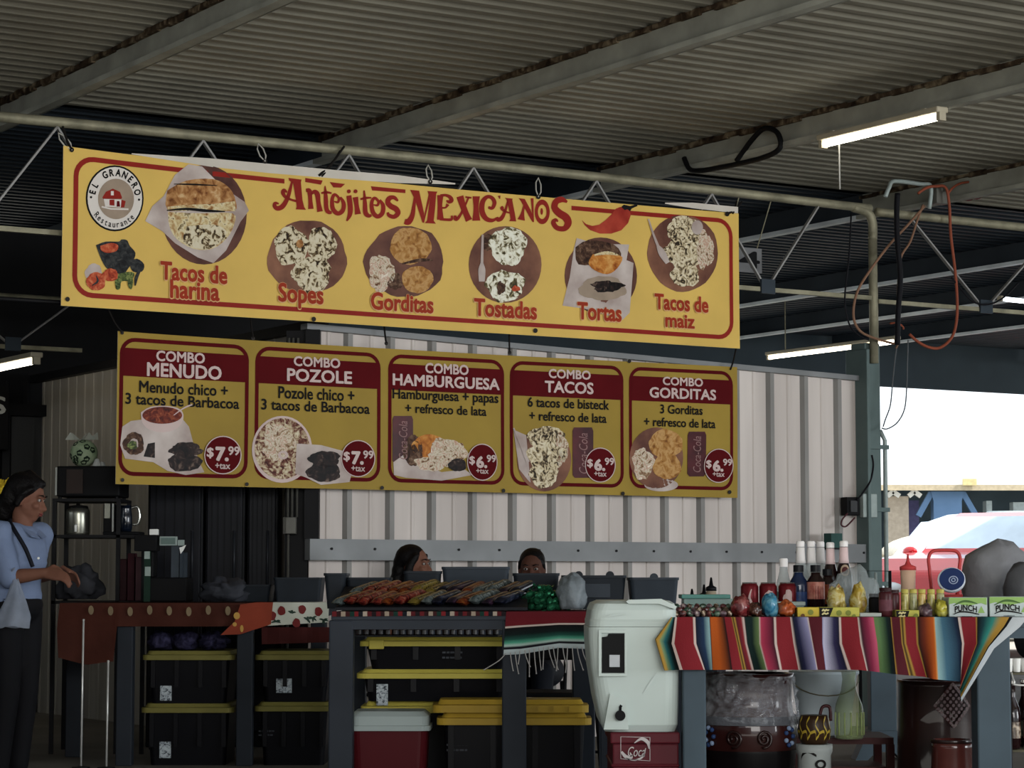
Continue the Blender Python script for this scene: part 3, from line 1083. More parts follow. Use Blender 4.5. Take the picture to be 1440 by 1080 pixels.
# salsa, tomatoes and chiles
mb = MB()
put_disc(mb, A.px(L1), 131, 384, 12, 13, 5, wob=.1)
f = A.px(L2)
put_poly(mb, f, [(134, 345), (148, 340), (166, 340), (170, 337), (178, 338), (182, 346), (190, 356), (186, 368), (178, 380), (172, 386), (152, 380), (142, 366)], 0, 3)
put_poly(mb, A.px(L3), [(140, 346), (155, 342), (165, 345), (163, 353), (150, 356), (141, 352)], 1, 3)
put_disc(mb, A.px(L3), 134, 396, 13.5, 13, 2, wob=.06)
put_disc(mb, A.px(L4), 154, 387, 11, 9, 2, wob=.08)
put_poly(mb, A.px(L3), [(160, 388), (175, 383), (188, 384), (183, 395), (170, 396), (168, 406), (162, 406)], 3, 3)
put_poly(mb, A.px(L4), [(178, 388), (186, 392), (184, 407), (179, 402)], 3, 3)
put_poly(mb, A.px(L3), [(180, 368), (192, 364), (202, 372), (199, 382), (186, 382)], 4, 3)
put_stroke(mb, A.px(L4), [(196, 380), (191, 390), (189, 402)], [3, 5, 2], 4)
put_stroke(mb, A.px(L5), [(134, 388), (136, 396), (128, 402)], [1, 3, 1], 0)
mb.build('salsa_picture', [m_bowl, m_tom, m_tom, m_jal, m_bowl, m_paper], t)
# food photographs
def photo(name, fn_list, mats):
    mb = MB(); fn_list(mb); return mb.build(name, mats, t)
def p1(mb):
    put_disc(mb, A.px(L1), 287, 302, 60, 70, 0)
    put_poly(mb, A.px(L2), [(265, 231), (284, 234), (312, 262), (344, 284), (350, 296), (338, 312), (318, 352), (300, 370), (278, 362), (246, 342), (228, 325), (204, 311), (214, 290), (230, 276), (246, 246)], 1)
    put_poly(mb, A.px(L3), [(235, 268), (262, 254), (300, 252), (322, 264), (331, 282), (328, 297), (282, 294), (236, 296)], 2, 3)
    put_poly(mb, A.px(L4), [(235, 291), (262, 288), (300, 287), (330, 283), (331, 297), (284, 296), (236, 297)], 3)
    put_poly(mb, A.px(L3), [(236, 298), (284, 300), (327, 300), (329, 316), (318, 336), (298, 350), (272, 350), (248, 336), (238, 318)], 3, 3)
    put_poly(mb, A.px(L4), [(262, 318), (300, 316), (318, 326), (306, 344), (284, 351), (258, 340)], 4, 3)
    put_stroke(mb, A.px(L5), [(234, 296), (262, 294), (290, 296.5), (316, 297.5)], [1.5, 3.5, 4, 1.5], 5)
    put_stroke(mb, A.px(L5), [(244, 259), (270, 259.5), (305, 261)], [1, 2.5, 1], 5)
photo('tacos_de_harina_picture', p1, [m_plate2, m_paper, m_fbread, m_fbread2, m_fcrumb, m_blk])
def p2(mb):
    put_disc(mb, A.px(L1), 432, 362, 56, 52, 0, wob=.04, seed=2)
    put_disc(mb, A.px(L2), 409, 346, 24, 27, 1, wob=.12, seed=3)
    put_disc(mb, A.px(L3), 452, 344, 20, 25, 1, wob=.1, seed=4)
    put_disc(mb, A.px(L2), 438, 386, 27, 25, 1, wob=.14, seed=5)
    put_disc(mb, A.px(L4), 421, 343, 5, 6, 2)
photo('sopes_picture', p2, [m_plate, m_fcrumb, m_fbread])
def p3(mb):
    put_disc(mb, A.px(L1), 569, 368, 56, 50, 0, wob=.05, seed=6)
    put_disc(mb, A.px(L2), 536, 384, 18, 26, 2, wob=.16, seed=7)
    put_disc(mb, A.px(L2), 577, 346, 29, 26, 1, wob=.05, seed=8)
    put_disc(mb, A.px(L3), 587, 393, 22, 19, 1, wob=.05, seed=9)
    put_stroke(mb, A.px(L4), [(565, 371), (590, 366), (608, 366)], [2, 5, 2], 3)
    put_disc(mb, A.px(L2), 556, 396, 10, 12, 3, wob=.2, seed=2)
photo('gorditas_picture', p3, [m_plate2, m_fgord, m_fslaw, m_fmeat])
def p4(mb):
    put_disc(mb, A.px(L1), 710, 372, 51, 54, 0, a0=-pi * .30 - .62 - pi * .0 + 0, a1=-pi * .3 - .62 + 2 * pi)
    put_disc(mb, A.px(L2), 714, 346, 26, 27, 1, wob=.12, seed=10)
    put_disc(mb, A.px(L2), 686, 340, 9, 12, 3, wob=.2, seed=11)
    put_disc(mb, A.px(L2), 710, 402, 27, 22, 2, wob=.14, seed=12)
    put_disc(mb, A.px(L3), 704, 405, 6, 9, 3, wob=.2, seed=13)
    put_disc(mb, A.px(L3), 725, 406, 6, 4, 4, wob=.2, seed=14)
    put_stroke(mb, A.px(L4), [(678, 330), (677.5, 350), (677, 372)], [3, 3.5, 4], 5)
    put_stroke(mb, A.px(L4), [(677, 370), (677, 380), (677, 396)], [4, 10, 8], 5)
photo('tostadas_picture', p4, [m_plate, m_ftost, m_ftost, m_fmeat, m_tom, m_paper])
def p5(mb):
    put_disc(mb, A.px(L1), 844, 388, 51, 54, 0)
    put_poly(mb, A.px(L2), [(810, 335), (838, 343), (884, 344), (880, 366), (890, 370), (884, 440), (874, 450), (820, 434), (790, 430), (800, 390), (806, 350)], 1)
    put_poly(mb, A.px(L3), [(808, 348), (826, 338), (862, 344), (872, 362), (846, 370), (812, 372)], 2, 3)
    put_poly(mb, A.px(L4), [(832, 358), (856, 358), (874, 362), (866, 378), (852, 386), (834, 380), (826, 370)], 3, 3)
    put_stroke(mb, A.px(L5), [(834, 359), (852, 356), (868, 359)], [2, 5, 2], 4)
    put_disc(mb, A.px(L3), 846, 406, 33, 17, 5, wob=.1, seed=15)
    put_disc(mb, A.px(L4), 852, 403, 22, 8, 6, wob=.22, seed=16)
photo('tortas_picture', p5, [m_plate2, m_paper, m_fmeat, m_fbun, m_fbread2, m_tan, m_fdark])
def p6(mb):
    put_disc(mb, A.px(L1), 960, 356, 50, 54, 0, wob=.02, seed=17)
    put_disc(mb, A.px(L2), 962, 324, 25, 20, 1, wob=.1, seed=18)
    put_disc(mb, A.px(L3), 961, 356, 28, 22, 1, wob=.14, seed=19)
    put_disc(mb, A.px(L4), 963, 386, 20, 18, 1, wob=.14, seed=20)
    put_disc(mb, A.px(L4), 991, 352, 12, 26, 2, wob=.2, seed=21)
    put_disc(mb, A.px(L4), 980, 320, 8, 10, 3)
    put_stroke(mb, A.px(L5), [(911, 308), (918, 330), (926, 350)], [2, 3, 4], 3)
    put_stroke(mb, A.px(L5), [(924, 346), (930, 356), (938, 370)], [4, 10, 6], 3)
photo('tacos_de_maiz_picture', p6, [m_plate, m_ftaco, m_fslaw, m_paper])
for name, rows in (('tacos_de_harina_lettering', [('Tacos de', 224.5, 392, 319, 25), ('harina', 238, 418, 308, 25.5)]),
                   ('sopes_lettering', [('Sopes', 390, 423, 454, 26)]), ('gorditas_lettering', [('Gorditas', 521, 434, 609.5, 24)]),
                   ('tostadas_lettering', [('Tostadas', 666, 443, 754, 24)]), ('tortas_lettering', [('Tortas', 810, 448, 872, 23.5)]),
                   ('tacos_de_maiz_lettering', [('Tacos de', 919, 434, 995.5, 21.5), ('maiz', 934, 459, 976, 18)])):
    for s, xl, yb, xr, h in rows:
        mb = MB()
        A.text(mb, s, xl - .8, yb + .6, xr + .8, h + 1.2, L4 + .001, .06, 1)
        A.text(mb, s, xl, yb, xr, h, L5 + .001, .034, 0)
        mb.build(name, [m_cap, m_halo], t)
# eyelets and ties
m_eye = mat('dark_eyelet', '#1c1814', .4, .4)
for x, y in ((94, 421), (440, 449), (752, 465), (100, 211), (372, 227), (604, 256), (756, 277), (1022, 301)):
    mb = MB(); put_disc(mb, A.px(L5), x, y, 3.2, 3.4, n=14, rings=1)
    mb.build('eyelet', m_eye, t)
m_tie = mat('zip_tie', '#b9b7ae', .4)
def tie(p0, p1, r=.005, m=None, par=None, name='tie', loop=True):
    mb = MB()
    a, b = Vector(p0), Vector(p1)
    if loop:
        side = (b - a).cross(BD).normalized() * .02
        mb.tube([a, a * .7 + b * .3 + side, a * .3 + b * .7 + side, b, a * .3 + b * .7 - side, a * .7 + b * .3 - side], r, 6, closed=True)
    else:
        mb.tube(spline([a, a * .5 + b * .5 - UZ * .015, b]), r, 6)
    return mb.build(name, m or m_tie, par or t, smooth=True)
def pipe_pt(x, y): return atB(x, y, 13.25)
for x0, y0, x1, y1 in ((100, 211, 82, 187), (372, 227, 363, 202), (604, 256, 602, 232), (756, 277, 757, 250)):
    tie(A.px(L5)(x0, y0), pipe_pt(x1, y1))
m_cordb = mat('dark_cord', '#1a1716', .7)
tie(A.px(L5)(448, 247), pipe_pt(484, 206), .008, m_cordb, loop=False)
tie(A.px(L5)(452, 248), pipe_pt(478, 212), .006, m_cordb, loop=False)
tie(A.px(L5)(1024, 300), pipe_pt(1043, 284), .008, m_cordb, loop=False)
tie(A.px(L5)(1030, 300), pipe_pt(1036, 283), .007, m_cordb, loop=False)
tie(A.px(L5)(100, 211), pipe_pt(88, 178), .008, m_cordb, loop=False)

# ------------------------------------------------------------------ lower banner
q0, z1 = qz(164, 466, 13.3); q1, _ = qz(1034, 516, 13.3); _, z0 = qz(170, 681, 13.3)
B = Sheet(13.28, q0, q1, z0, z1, .012, .006, 4.1)
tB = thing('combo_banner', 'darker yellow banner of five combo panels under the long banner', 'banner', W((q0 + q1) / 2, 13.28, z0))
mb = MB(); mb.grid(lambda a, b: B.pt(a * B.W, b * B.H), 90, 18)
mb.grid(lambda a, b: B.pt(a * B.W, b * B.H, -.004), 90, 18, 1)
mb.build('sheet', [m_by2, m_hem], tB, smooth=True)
PAN = [(167.5, 349), (358, 534.5), (545, 709.5), (717, 877), (884, 1031)]
HEAD = [[('COMBO', 219, 507, 287.5, 14.5), ('MENUDO', 206, 528, 311, 19)],
        [('COMBO', 412, 514, 477.5, 13.5), ('POZOLE', 402.5, 535, 494, 17.5)],
        [('COMBO', 597, 524, 658.5, 14), ('HAMBURGUESA', 551, 541, 702.5, 16)],
        [('COMBO', 771, 531, 830, 12.5), ('TACOS', 765.6, 551, 834, 16)],
        [('COMBO', 931, 541, 987.5, 11.5), ('GORDITAS', 912.5, 558.5, 1006, 14.5)]]
BODY = [[('Menudo chico +', 195.5, 551, 320, 16), ('3 tacos de Barbacoa', 176, 567.5, 336, 15.5)],
        [('Pozole chico +', 390.6, 559.5, 497.5, 16.5), ('3 tacos de Barbacoa', 366.6, 575.5, 519, 15)],
        [('Hamburguesa + papas', 551, 560, 701, 14), ('+ refresco de lata', 569, 580, 684, 13)],
        [('6 tacos de bisteck', 742, 571.5, 856, 13.5), ('+ refresco de lata', 744.5, 590.5, 852.5, 13)],
        [('3 Gorditas', 928, 581, 987.5, 12.5), ('+ refresco de lata', 905.6, 598.5, 1005.6, 12.5)]]
BADGE = [(313, 640, 26, 27, '7'), (502, 645, 24, 26, '7'), (677, 650, 21.5, 26, '6'), (843, 654, 21.5, 24.5, '6'), (1010, 655, 20.5, 24, '6')]
top_t = B.H - .045
bot_t = .062
BN = ['menudo', 'pozole', 'hamburguesa', 'tacos', 'gorditas']
for k, (xa, xb) in enumerate(PAN):
    ua, _ = B.st(xa + 2.5, 580); ub, _ = B.st(xb - 2.5, 580)
    mb = MB()
    frame_strip(mb, B.fn(L1), rrect(ua, ub, bot_t, top_t, .085), .024)
    mb.build(BN[k] + '_border', m_red2, tB)
    mb = MB()
    nb_ = 8
    tb0, tb1 = top_t - .217, top_t - .05
    mb.grid(lambda a, b: B.pt(ua + .01 + a * (ub - ua - .02), tb0 + b * (tb1 - tb0), L2), 10, 2)
    mb.build(BN[k] + '_heading_band', m_red2, tB)
    for s, xl, yb, xr, h in HEAD[k]:
        mb = MB(); B.text(mb, s, xl, yb, xr, h, L4, .03)
        mb.build(BN[k] + '_heading_lettering', m_wht2, tB)
    for s, xl, yb, xr, h in BODY[k]:
        mb = MB(); B.text(mb, s, xl, yb, xr, h, L3, .021)
        mb.build(BN[k] + '_lettering', m_blk, tB)

def bphoto(name, f, mats):
    mb = MB(); f(mb); return mb.build(name, mats, tB)
def can(mb, x0, x1, y0, y1, mi, mw, L=L3):
    put_poly(mb, B.px(L), [(x0 + 2, y0), (x1 - 2, y0), (x1, y0 + 5), (x1, y1 - 4), (x1 - 3, y1), (x0 + 3, y1), (x0, y1 - 4), (x0, y0 + 5)], mi)
    # white script running up the can
    cx = (x0 + x1) / 2
    vs, fs, a0, a1, b0, b1 = text_mesh('Coca-Cola', .0, .25)
    h = (y1 - y0) * .8
    w = (x1 - x0) * .42
    mb.add([B.px(L + .003)(cx + w * .5 - (v.y - b0) / (b1 - b0) * w + 0, y1 - 6 - (v.x - a0) / (a1 - a0) * h) for v in vs], fs, mw)
def b1(mb):
    put_poly(mb, B.px(L2), [(172, 600), (184, 592), (200, 590), (256, 588), (266, 600), (272, 622), (280, 648), (288, 664), (262, 668), (236, 662), (216, 650), (176, 645), (169, 626)], 0)
    put_poly(mb, B.px(L3), [(198, 580), (212, 572), (236, 571), (254, 576), (258, 588), (250, 602), (230, 608), (210, 604), (200, 594)], 1, 3)
    put_disc(mb, B.px(L4), 228, 584, 28, 12, 2)
    put_disc(mb, B.px(L3), 188, 624, 15, 16, 3, r0=.45, wob=.1)
    put_disc(mb, B.px(L4), 186, 626, 7, 6, 4, wob=.2)
    put_poly(mb, B.px(L3), [(202, 642), (208, 624), (218, 622), (218, 644)], 5)
    put_disc(mb, B.px(L3), 262, 632, 23, 10, 5, wob=.16, seed=2)
    put_disc(mb, B.px(L3), 260, 650, 24, 13, 5, wob=.1, seed=3)
    put_stroke(mb, B.px(L5), [(244, 584), (258, 574), (270, 569)], [1, 2, 2], 1)
bphoto('menudo_picture', b1, [m_paper, m_wht2, m_fsoup, m_fmeat, m_jal, m_fdark])
def b2(mb):
    put_disc(mb, B.px(L2), 396, 632, 42, 47, 0)
    put_disc(mb, B.px(L3), 396, 631, 38.5, 43, 1)
    put_disc(mb, B.px(L4), 390, 622, 22, 26, 2, wob=.2, seed=4)
    put_disc(mb, B.px(L5), 397, 640, 7, 6, 0, r0=.5)
    put_poly(mb, B.px(L4), [(416, 624), (450, 626), (480, 634), (494, 664), (490, 678), (450, 682), (430, 672), (414, 666)], 3)
    put_disc(mb, B.px(L5), 455, 646, 22, 12, 4, wob=.14, seed=5)
    put_disc(mb, B.px(L5), 454, 664, 24, 14, 4, wob=.1, seed=6)
bphoto('pozole_picture', b2, [m_wht2, m_fpoz, m_fslaw, m_paper, m_fdark])
def b3(mb):
    can(mb, 551, 580, 585, 652, 0, 1, L2)
    put_poly(mb, B.px(L3), [(552, 650), (566, 640), (620, 664), (652, 660), (664, 668), (620, 676), (570, 672), (553, 668)], 5)
    put_disc(mb, B.px(L3), 602, 628, 24, 17, 2, wob=.05)
    put_disc(mb, B.px(L3), 580, 634, 14, 22, 3, wob=.1)
    put_disc(mb, B.px(L4), 628, 636, 27, 19, 4, wob=.18, seed=8)
    put_disc(mb, B.px(L4), 606, 652, 24, 10, 4, wob=.18, seed=9)
    put_disc(mb, B.px(L5), 642, 654, 13, 9, 6, wob=.1)
bphoto('hamburguesa_picture', b3, [m_can, m_script, m_fbun, m_fmeat, m_fslaw, m_paper, m_fdark])
def b4(mb):
    can(mb, 805, 834, 601, 672, 0, 1, L2)
    put_disc(mb, B.px(L2), 765, 646, 38, 45, 2)
    put_poly(mb, B.px(L2), [(722, 604), (740, 612), (746, 680), (730, 660)], 5)
    put_disc(mb, B.px(L3), 768, 616, 26, 17, 3, wob=.1, seed=10)
    put_disc(mb, B.px(L4), 768, 642, 28, 19, 3, wob=.12, seed=11)
    put_disc(mb, B.px(L3), 764, 668, 20, 18, 3, wob=.12, seed=12)
    put_disc(mb, B.px(L4), 789, 632, 9, 22, 4, wob=.2, seed=13)
    put_stroke(mb, B.px(L5), [(722, 602), (732, 626), (742, 650)], [2, 3, 5], 5)
bphoto('tacos_picture', b4, [m_can, m_script, m_plate, m_ftaco, m_fslaw, m_paper])
def b5(mb):
    can(mb, 967, 993, 607, 670, 0, 1, L2)
    put_disc(mb, B.px(L2), 923, 644, 38, 43, 2)
    put_disc(mb, B.px(L2), 930, 682, 24, 9, 5)
    put_disc(mb, B.px(L3), 936, 624, 24, 20, 3, wob=.06, seed=14)
    put_disc(mb, B.px(L4), 938, 656, 20, 18, 3, wob=.06, seed=15)
    put_disc(mb, B.px(L3), 904, 652, 15, 22, 4, wob=.18, seed=16)
bphoto('gorditas_combo_picture', b5, [m_can, m_script, m_plate, m_fgord, m_fslaw, m_paper])
for k, (x, y, rx, ry, d) in enumerate(BADGE):
    mb = MB()
    put_disc(mb, B.px(L5), x, y, rx, ry, 0)
    put_disc(mb, B.px(L5 + .002), x, y, rx, ry, 1, r0=.95, rings=1)
    def T(s, xl, yb, xr, h, off): B.text(mb, s, xl, yb, xr, h, L5 + .005, off, 1)
    f = rx / 26
    T('$', x - 23 * f, y + 2, x - 13 * f, 13 * f, .03)
    T(d + '.', x - 11 * f, y + 7, x + 8 * f, 19 * f, .05)
    T('99', x + 7 * f, y - .5, x + 23 * f, 12 * f, .03)
    T('+tax', x - 11 * f, y + 19 * f, x + 10 * f, 8 * f, .02)
    mb.build(BN[k] + '_price_badge', [m_red2, m_wht2], tB)
for x, y in ((172, 675), (347, 681), (536, 686), (707, 690), (875, 694), (1026, 692), (171, 468), (355, 476), (542, 483), (716, 496), (884, 508)):
    mb = MB(); put_disc(mb, B.px(L5), x, y, 2.6, 2.8, n=12, rings=1)
    mb.build('eyelet', m_eye, tB)
for x, y, x1, y1 in ((171, 468, 150, 452), (716, 496, 716, 478), (355, 476, 352, 460), (1026, 520, 1036, 509), (542, 483, 540, 468)):
    q, z = qz(x1, y1, 13.3)
    tie(B.px(L5)(x, y), W(q, 13.3, max(z, 2.66)), .006, m_cordb, tB, loop=False)
# dark rod the lower banner hangs from
mb = MB(); mb.tube([W(2.5, 13.32, 2.665), W(9.9, 13.32, 2.665)], .014, 8)
for q in (3.2, 7.0, 9.8): mb.tube([W(q, 13.32, 2.665), W(q, 13.3, 3.06)], .006, 6)
o = mb.build('hanging_rod', m_dark, smooth=True); tag(o, 'thin dark rod carrying the lower yellow banner', 'rod')
# ================================================================== TABLES AND WHAT STANDS ON AND UNDER THEM
TT = .915                     # height of the market tables

def loft(mb, secs, mi=0, cap=True):
    """stack of equal-length rings"""
    n = len(secs[0])
    vs = [p for s in secs for p in s]
    fs = []
    for i in range(len(secs) - 1):
        for j in range(n):
            j2 = (j + 1) % n
            fs.append((i * n + j, i * n + j2, (i + 1) * n + j2, (i + 1) * n + j))
    if cap:
        fs += [tuple(reversed(range(n))), tuple((len(secs) - 1) * n + j for j in range(n))]
    mb.add(vs, fs, mi)

def ring(x0, x1, y0, y1, z, r=.03, k=5):
    return [Vector((a, b, z)) for a, b in rrect(x0, x1, y0, y1, r, k)]

def table(label, x0, x1, y0, y1, legs, lw, mt, apron=.04, z=TT, lm=None):
    t = thing('market_table', label, 'table', ((x0 + x1) / 2, (y0 + y1) / 2, FLOOR))
    mb = MB(); mb.bx(x0, x1, y0, y1, z - .03, z); mb.build('tabletop', mt, t)
    mb = MB()
    mb.bx(x0 + .01, x1 - .01, y0 + .012, y0 + .04, z - .03 - apron, z - .031)
    mb.bx(x0 + .01, x1 - .01, y1 - .04, y1 - .012, z - .03 - apron, z - .031)
    mb.bx(x0 + .01, x0 + .04, y0 + .041, y1 - .041, z - .03 - apron, z - .031)
    mb.bx(x1 - .04, x1 - .01, y0 + .041, y1 - .041, z - .03 - apron, z - .031)
    mb.build('apron', mt, t)
    for lx, ly, *lw_ in legs:
        lh = (lw_[0] if lw_ else lw) / 2
        mb = MB(); mb.bx(lx - lh, lx + lh, ly - lh, ly + lh, FLOOR, z - .032)
        mb.build('leg', lm or mt, t, bevel=.006)
    return t
Y1, Y2, Y3 = 13.6, 10.0, 8.5
m_t1 = mat('dark_table_paint', '#23272d', .55, 0, .15, 4)
m_t2 = mat('charcoal_table_paint', '#2b3038', .5, 0, .15, 4)
m_t3 = mat('slate_blue_table_paint', '#3d4a53', .5, 0, .15, 4)
X = xY
Z = zY
T1 = table('long dark table at the left under an orange dotted cloth', X(88, Y1), X(462, Y1), Y1, Y1 + .8,
           [(X(178, Y1 + .05), Y1 + .06), (X(346, Y1 + .05), Y1 + .06), (X(110, Y1 + .8), Y1 + .74), (X(450, Y1 + .8), Y1 + .74)], .09, m_t1)
T2 = table('charcoal table with a sloping display of bright sweets', X(466, Y2), X(838, Y2), Y2, Y2 + .95,
           [(X(481, Y2 + .05), Y2 + .06), (X(723, Y2 + .05), Y2 + .06), (X(500, Y2 + .9), Y2 + .89), (X(820, Y2 + .9), Y2 + .89)], .1, m_t2)
T3 = table('slate blue table under the striped serape at the right', X(958, Y3), X(1456, Y3), Y3, Y3 + .85,
           [(X(974, Y3 + .06), Y3 + .055, .082), (X(1391, Y3 + .06), Y3 + .065), (X(985, Y3 + .8), Y3 + .78), (X(1385, Y3 + .8), Y3 + .78)], .118, m_t3)

# ------------------------------------------------------------------ cloths
def hang(name, Y, cols, mt, label, cat, top_depth, rows=8, wave=.006, freq=40.0, lift=.004, extra=None, pulls=0.0):
    """cloth on a table top and over its front edge; cols = list of (u, [(px,py) top, ..., (px,py) hem])"""
    t = thing(name, label, cat, (X(cols[0][1][0][0], Y), Y, TT)) if extra else None
    mb = MB()
    us = [c[0] for c in cols]
    def at(u, v):
        for i in range(len(us) - 1):
            if u <= us[i + 1] + 1e-9:
                k = (u - us[i]) / (us[i + 1] - us[i])
                a, b = cols[i][1], cols[i + 1][1]
                def along(poly):
                    n = len(poly) - 1
                    s = min(n - 1e-6, v * n); j = int(s); f = s - j
                    return (poly[j][0] + (poly[j + 1][0] - poly[j][0]) * f, poly[j][1] + (poly[j + 1][1] - poly[j][1]) * f)
                pa, pb = along(a), along(b)
                return pa[0] + (pb[0] - pa[0]) * k, pa[1] + (pb[1] - pa[1]) * k
        return cols[-1][1][-1]
    def P(a, b):
        u = us[0] + (us[-1] - us[0]) * a
        px, py = at(u, b)
        d = -(wave * (1 + sin(freq * u + 2 * b)) * b + .006 + pulls * b)
        p = atY(px, py, Y + d)
        if b < .001: p.z = TT + lift
        return p
    nu = max(24, int(len(cols) * 12))
    mb.grid(P, nu, rows, 0, lambda a, b: (us[0] + (us[-1] - us[0]) * a, b))
    def Q(a, b):
        b = (0, .012, 1)[round(b * 2)]
        u = us[0] + (us[-1] - us[0]) * a
        px, py = at(u, 0)
        p = P(a, 0)
        if b > .01 and px < 958 and name == 'serape_cloth': p.x = X(958, Y)
        return Vector((p.x, p.y + (top_depth + .006) * b, TT + lift if b > .01 else p.z))
    mb.grid(Q, nu, 2, 0, lambda a, b: (us[0] + (us[-1] - us[0]) * a, -b))
    o = mb.build(name if not extra else 'cloth', mt, t, smooth=True)
    if not extra:
        tag(o, label, cat)
        return o
    return t

# serape: colours read along the front edge from left to right, u = pixels / 500
def SR(*a):
    return a
red, dkred, navy, blue, ltblue, org, brn, grn, dkgrn, pink, plum, lav, white, gold, black = (
    '#7d2028', '#501821', '#0f1424', '#1d3350', '#8fb2b4', '#b5561d', '#25100f', '#61774a', '#0c211f', '#b03a55', '#35121f', '#8d8bb0', '#c9b6ae', '#a8843a', '#0c0b0d')
st = [(0, black), (.006, gold), (.014, gold), (.024, '#6f8a63'), (.040, '#1f5a5e'), (.058, '#0c1f22'), (.070, black), (.0701, white), (.074, white), (.0745, red), (.104, red), (.105, white), (.109, white), (.1095, navy),
      (.125, blue), (.137, ltblue), (.1375, black), (.140, org), (.150, org), (.166, brn), (.1665, black), (.168, red), (.181, red), (.1815, gold), (.184, black), (.187, gold), (.190, dkred), (.2, red), (.205, white), (.208, black),
      (.2085, dkgrn), (.222, dkgrn), (.236, grn), (.2365, white), (.240, pink), (.250, '#8a2a43'), (.265, plum), (.266, white), (.27, white), (.2705, red), (.298, red), (.2985, white), (.303, navy), (.31, '#1a1b3a'), (.33, lav),
      (.334, white), (.335, dkred), (.362, dkred), (.3625, lav), (.366, '#b2b0c6'), (.385, '#2a2648'), (.395, '#15132a'), (.3955, white), (.399, white), (.40, red), (.432, red), (.433, white), (.437, plum), (.45, '#7d2440'),
      (.464, '#c05570'), (.4645, grn), (.472, '#5a7a4e'), (.49, dkgrn), (.498, black), (.4985, gold), (.501, dkred), (.517, dkred), (.5175, gold), (.521, black), (.525, gold), (.528, red), (.548, red), (.549, gold), (.553, brn),
      (.565, '#6b2a16'), (.583, org), (.585, '#cf8a45'), (.587, ltblue), (.6, '#3e6478'), (.625, '#14243a'), (.632, navy), (.6325, white), (.637, white), (.638, red), (.668, red), (.669, gold), (.673, black), (.69, '#10343a'),
      (.715, '#2e7d72'), (.735, gold), (.752, gold), (.753, black), (.760, black), (.761, '#b9c0c4'), (.80, '#c6ccd0')]
m_serape = uvstripes('serape_stripes', [(p, dim(c, .72)) for p, c in st])
cl = [(0.0, [(944, 868), (921, 899), (934, 943)]), (.07, [(949, 868), (944, 905), (955, 942)])]
# columns along the front: u follows (px-915)/500*.7 between 950 and 1372
for px in (970, 1000, 1030, 1060, 1095, 1130, 1160, 1190, 1220, 1250, 1280, 1310, 1338, 1372):
    u = .07 + (px - 950) / (1372 - 950) * (.668 - .07)
    dx = 11 + 8 * sin(px * .08)
    hem = 942 + max(0, (px - 1200)) * .12
    cl.append((u, [(px, 868 + (px - 950) * .004), (px + dx * .3 - 4 * sin(px * .06), 905), (px + dx if px < 1340 else px - 22, hem if px < 1340 else 968)]))
cl.append((.80, [(1446, 872), (1398, 912), (1352, 987)]))
o = hang('serape_cloth', Y3, cl, m_serape, 'striped multicoloured serape over the front of the right-hand table', 'tablecloth', .83, wave=.014, freq=75)

m_sarape2 = uvstripes('green_red_stripes', [(0, '#52141b'), (.36, '#5e161e'), (.37, '#b9aaa2'), (.40, '#b9aaa2'), (.41, black), (.56, '#0d1a1a'), (.66, '#1e4a40'), (.74, '#4f9a80'), (.80, '#a8bdb6'), (.84, '#17151c'),
                       (.88, '#17151c'), (.885, '#b4bfc2'), (1, '#aab6ba')], axis=1)
c2 = [(0, [(712, 857), (710, 890), (708, 921)]), (.2, [(735, 856), (733, 888), (732, 920)]), (.6, [(785, 855), (786, 884), (786, 911)]), (1.0, [(838, 855), (838, 884), (838, 913)])]
t = hang('fringed_serape', Y2, c2, m_sarape2, 'red, green and white fringed serape hanging beside the white cooler', 'tablecloth', .6, wave=.006, freq=14, extra=True)
m_fr = mat('white_fringe', '#a9a6a4', .8)
rnd = random.Random(3)
for i in range(19):
    px = 711 + i * 6.7
    py = 920 - min(9, i * 1.1)
    mb = MB()
    p = atY(px, py, Y2 - .018)
    dx = -.09 if i == 0 else rnd.uniform(-.01, .03)
    L = rnd.uniform(.05, .11)
    mb.tube(spline([p + UZ * .004, p + Vector((dx * .3, 0, -L * .4)), p + Vector((dx, -.002, -L))]), [.0022] * 12 + [.0032], 5)
    mb.build('fringe', m_fr, t, smooth=True)
m_strip = uvstripes('striped_table_edge', [(i / 40, c) for i, c in enumerate(['#5a1a1f', '#2a1416', '#8f8172', '#3a1a1c', '#123029', '#6b1d22', '#14161d', '#9a8d80', '#4d171c', '#1c1518'] * 4)] + [(1, '#3a1518')], interp='CONSTANT')
c3 = [(0, [(467, 857), (467, 862), (467, 867)]), (.5, [(590, 856), (590, 861), (590, 866)]), (1, [(711, 856), (711, 861), (711, 866)])]
hang('striped_runner', Y2, c3, m_strip, 'narrow striped runner showing along the edge under the sweets', 'tablecloth', .12, rows=2, wave=.002)

# orange cloth with pale ovals, and the pineapple oilcloth
m_orange = mat('orange_cloth', '#3d1c13', .7, 0, .18, 5, .1, 30)
m_oval = mat('pale_oval', '#75664f', .7, 0, .15, 8)
m_flame = mat('orange_red_cloth', '#7c3422', .6, 0, .15, 5)
c4 = [(0, [(84, 848), (80, 885), (82, 925)]), (.12, [(125, 848), (124, 888), (122, 935)]), (.21, [(160, 848), (160, 888), (160, 930)]), (.215, [(162, 848), (162, 860), (162, 881)]),
      (.6, [(300, 848), (300, 864), (300, 881)]), (1, [(376, 848), (376, 862), (376, 880)])]
t = hang('orange_tablecloth', Y1, c4, m_orange, 'rust orange tablecloth with a row of pale ovals on the left-hand table', 'tablecloth', .75, wave=.006, freq=30, extra=True)
mb = MB()
for i in range(10):
    px = 128 + i * 27.5; py = 858 + (i % 3)
    put_disc(mb, lambda x, y: atY(x, y, Y1 - .024), px, py, 3.8, 6.5, n=14, rings=1)
mb.build('oval_pattern', m_oval, t)
mb = MB()
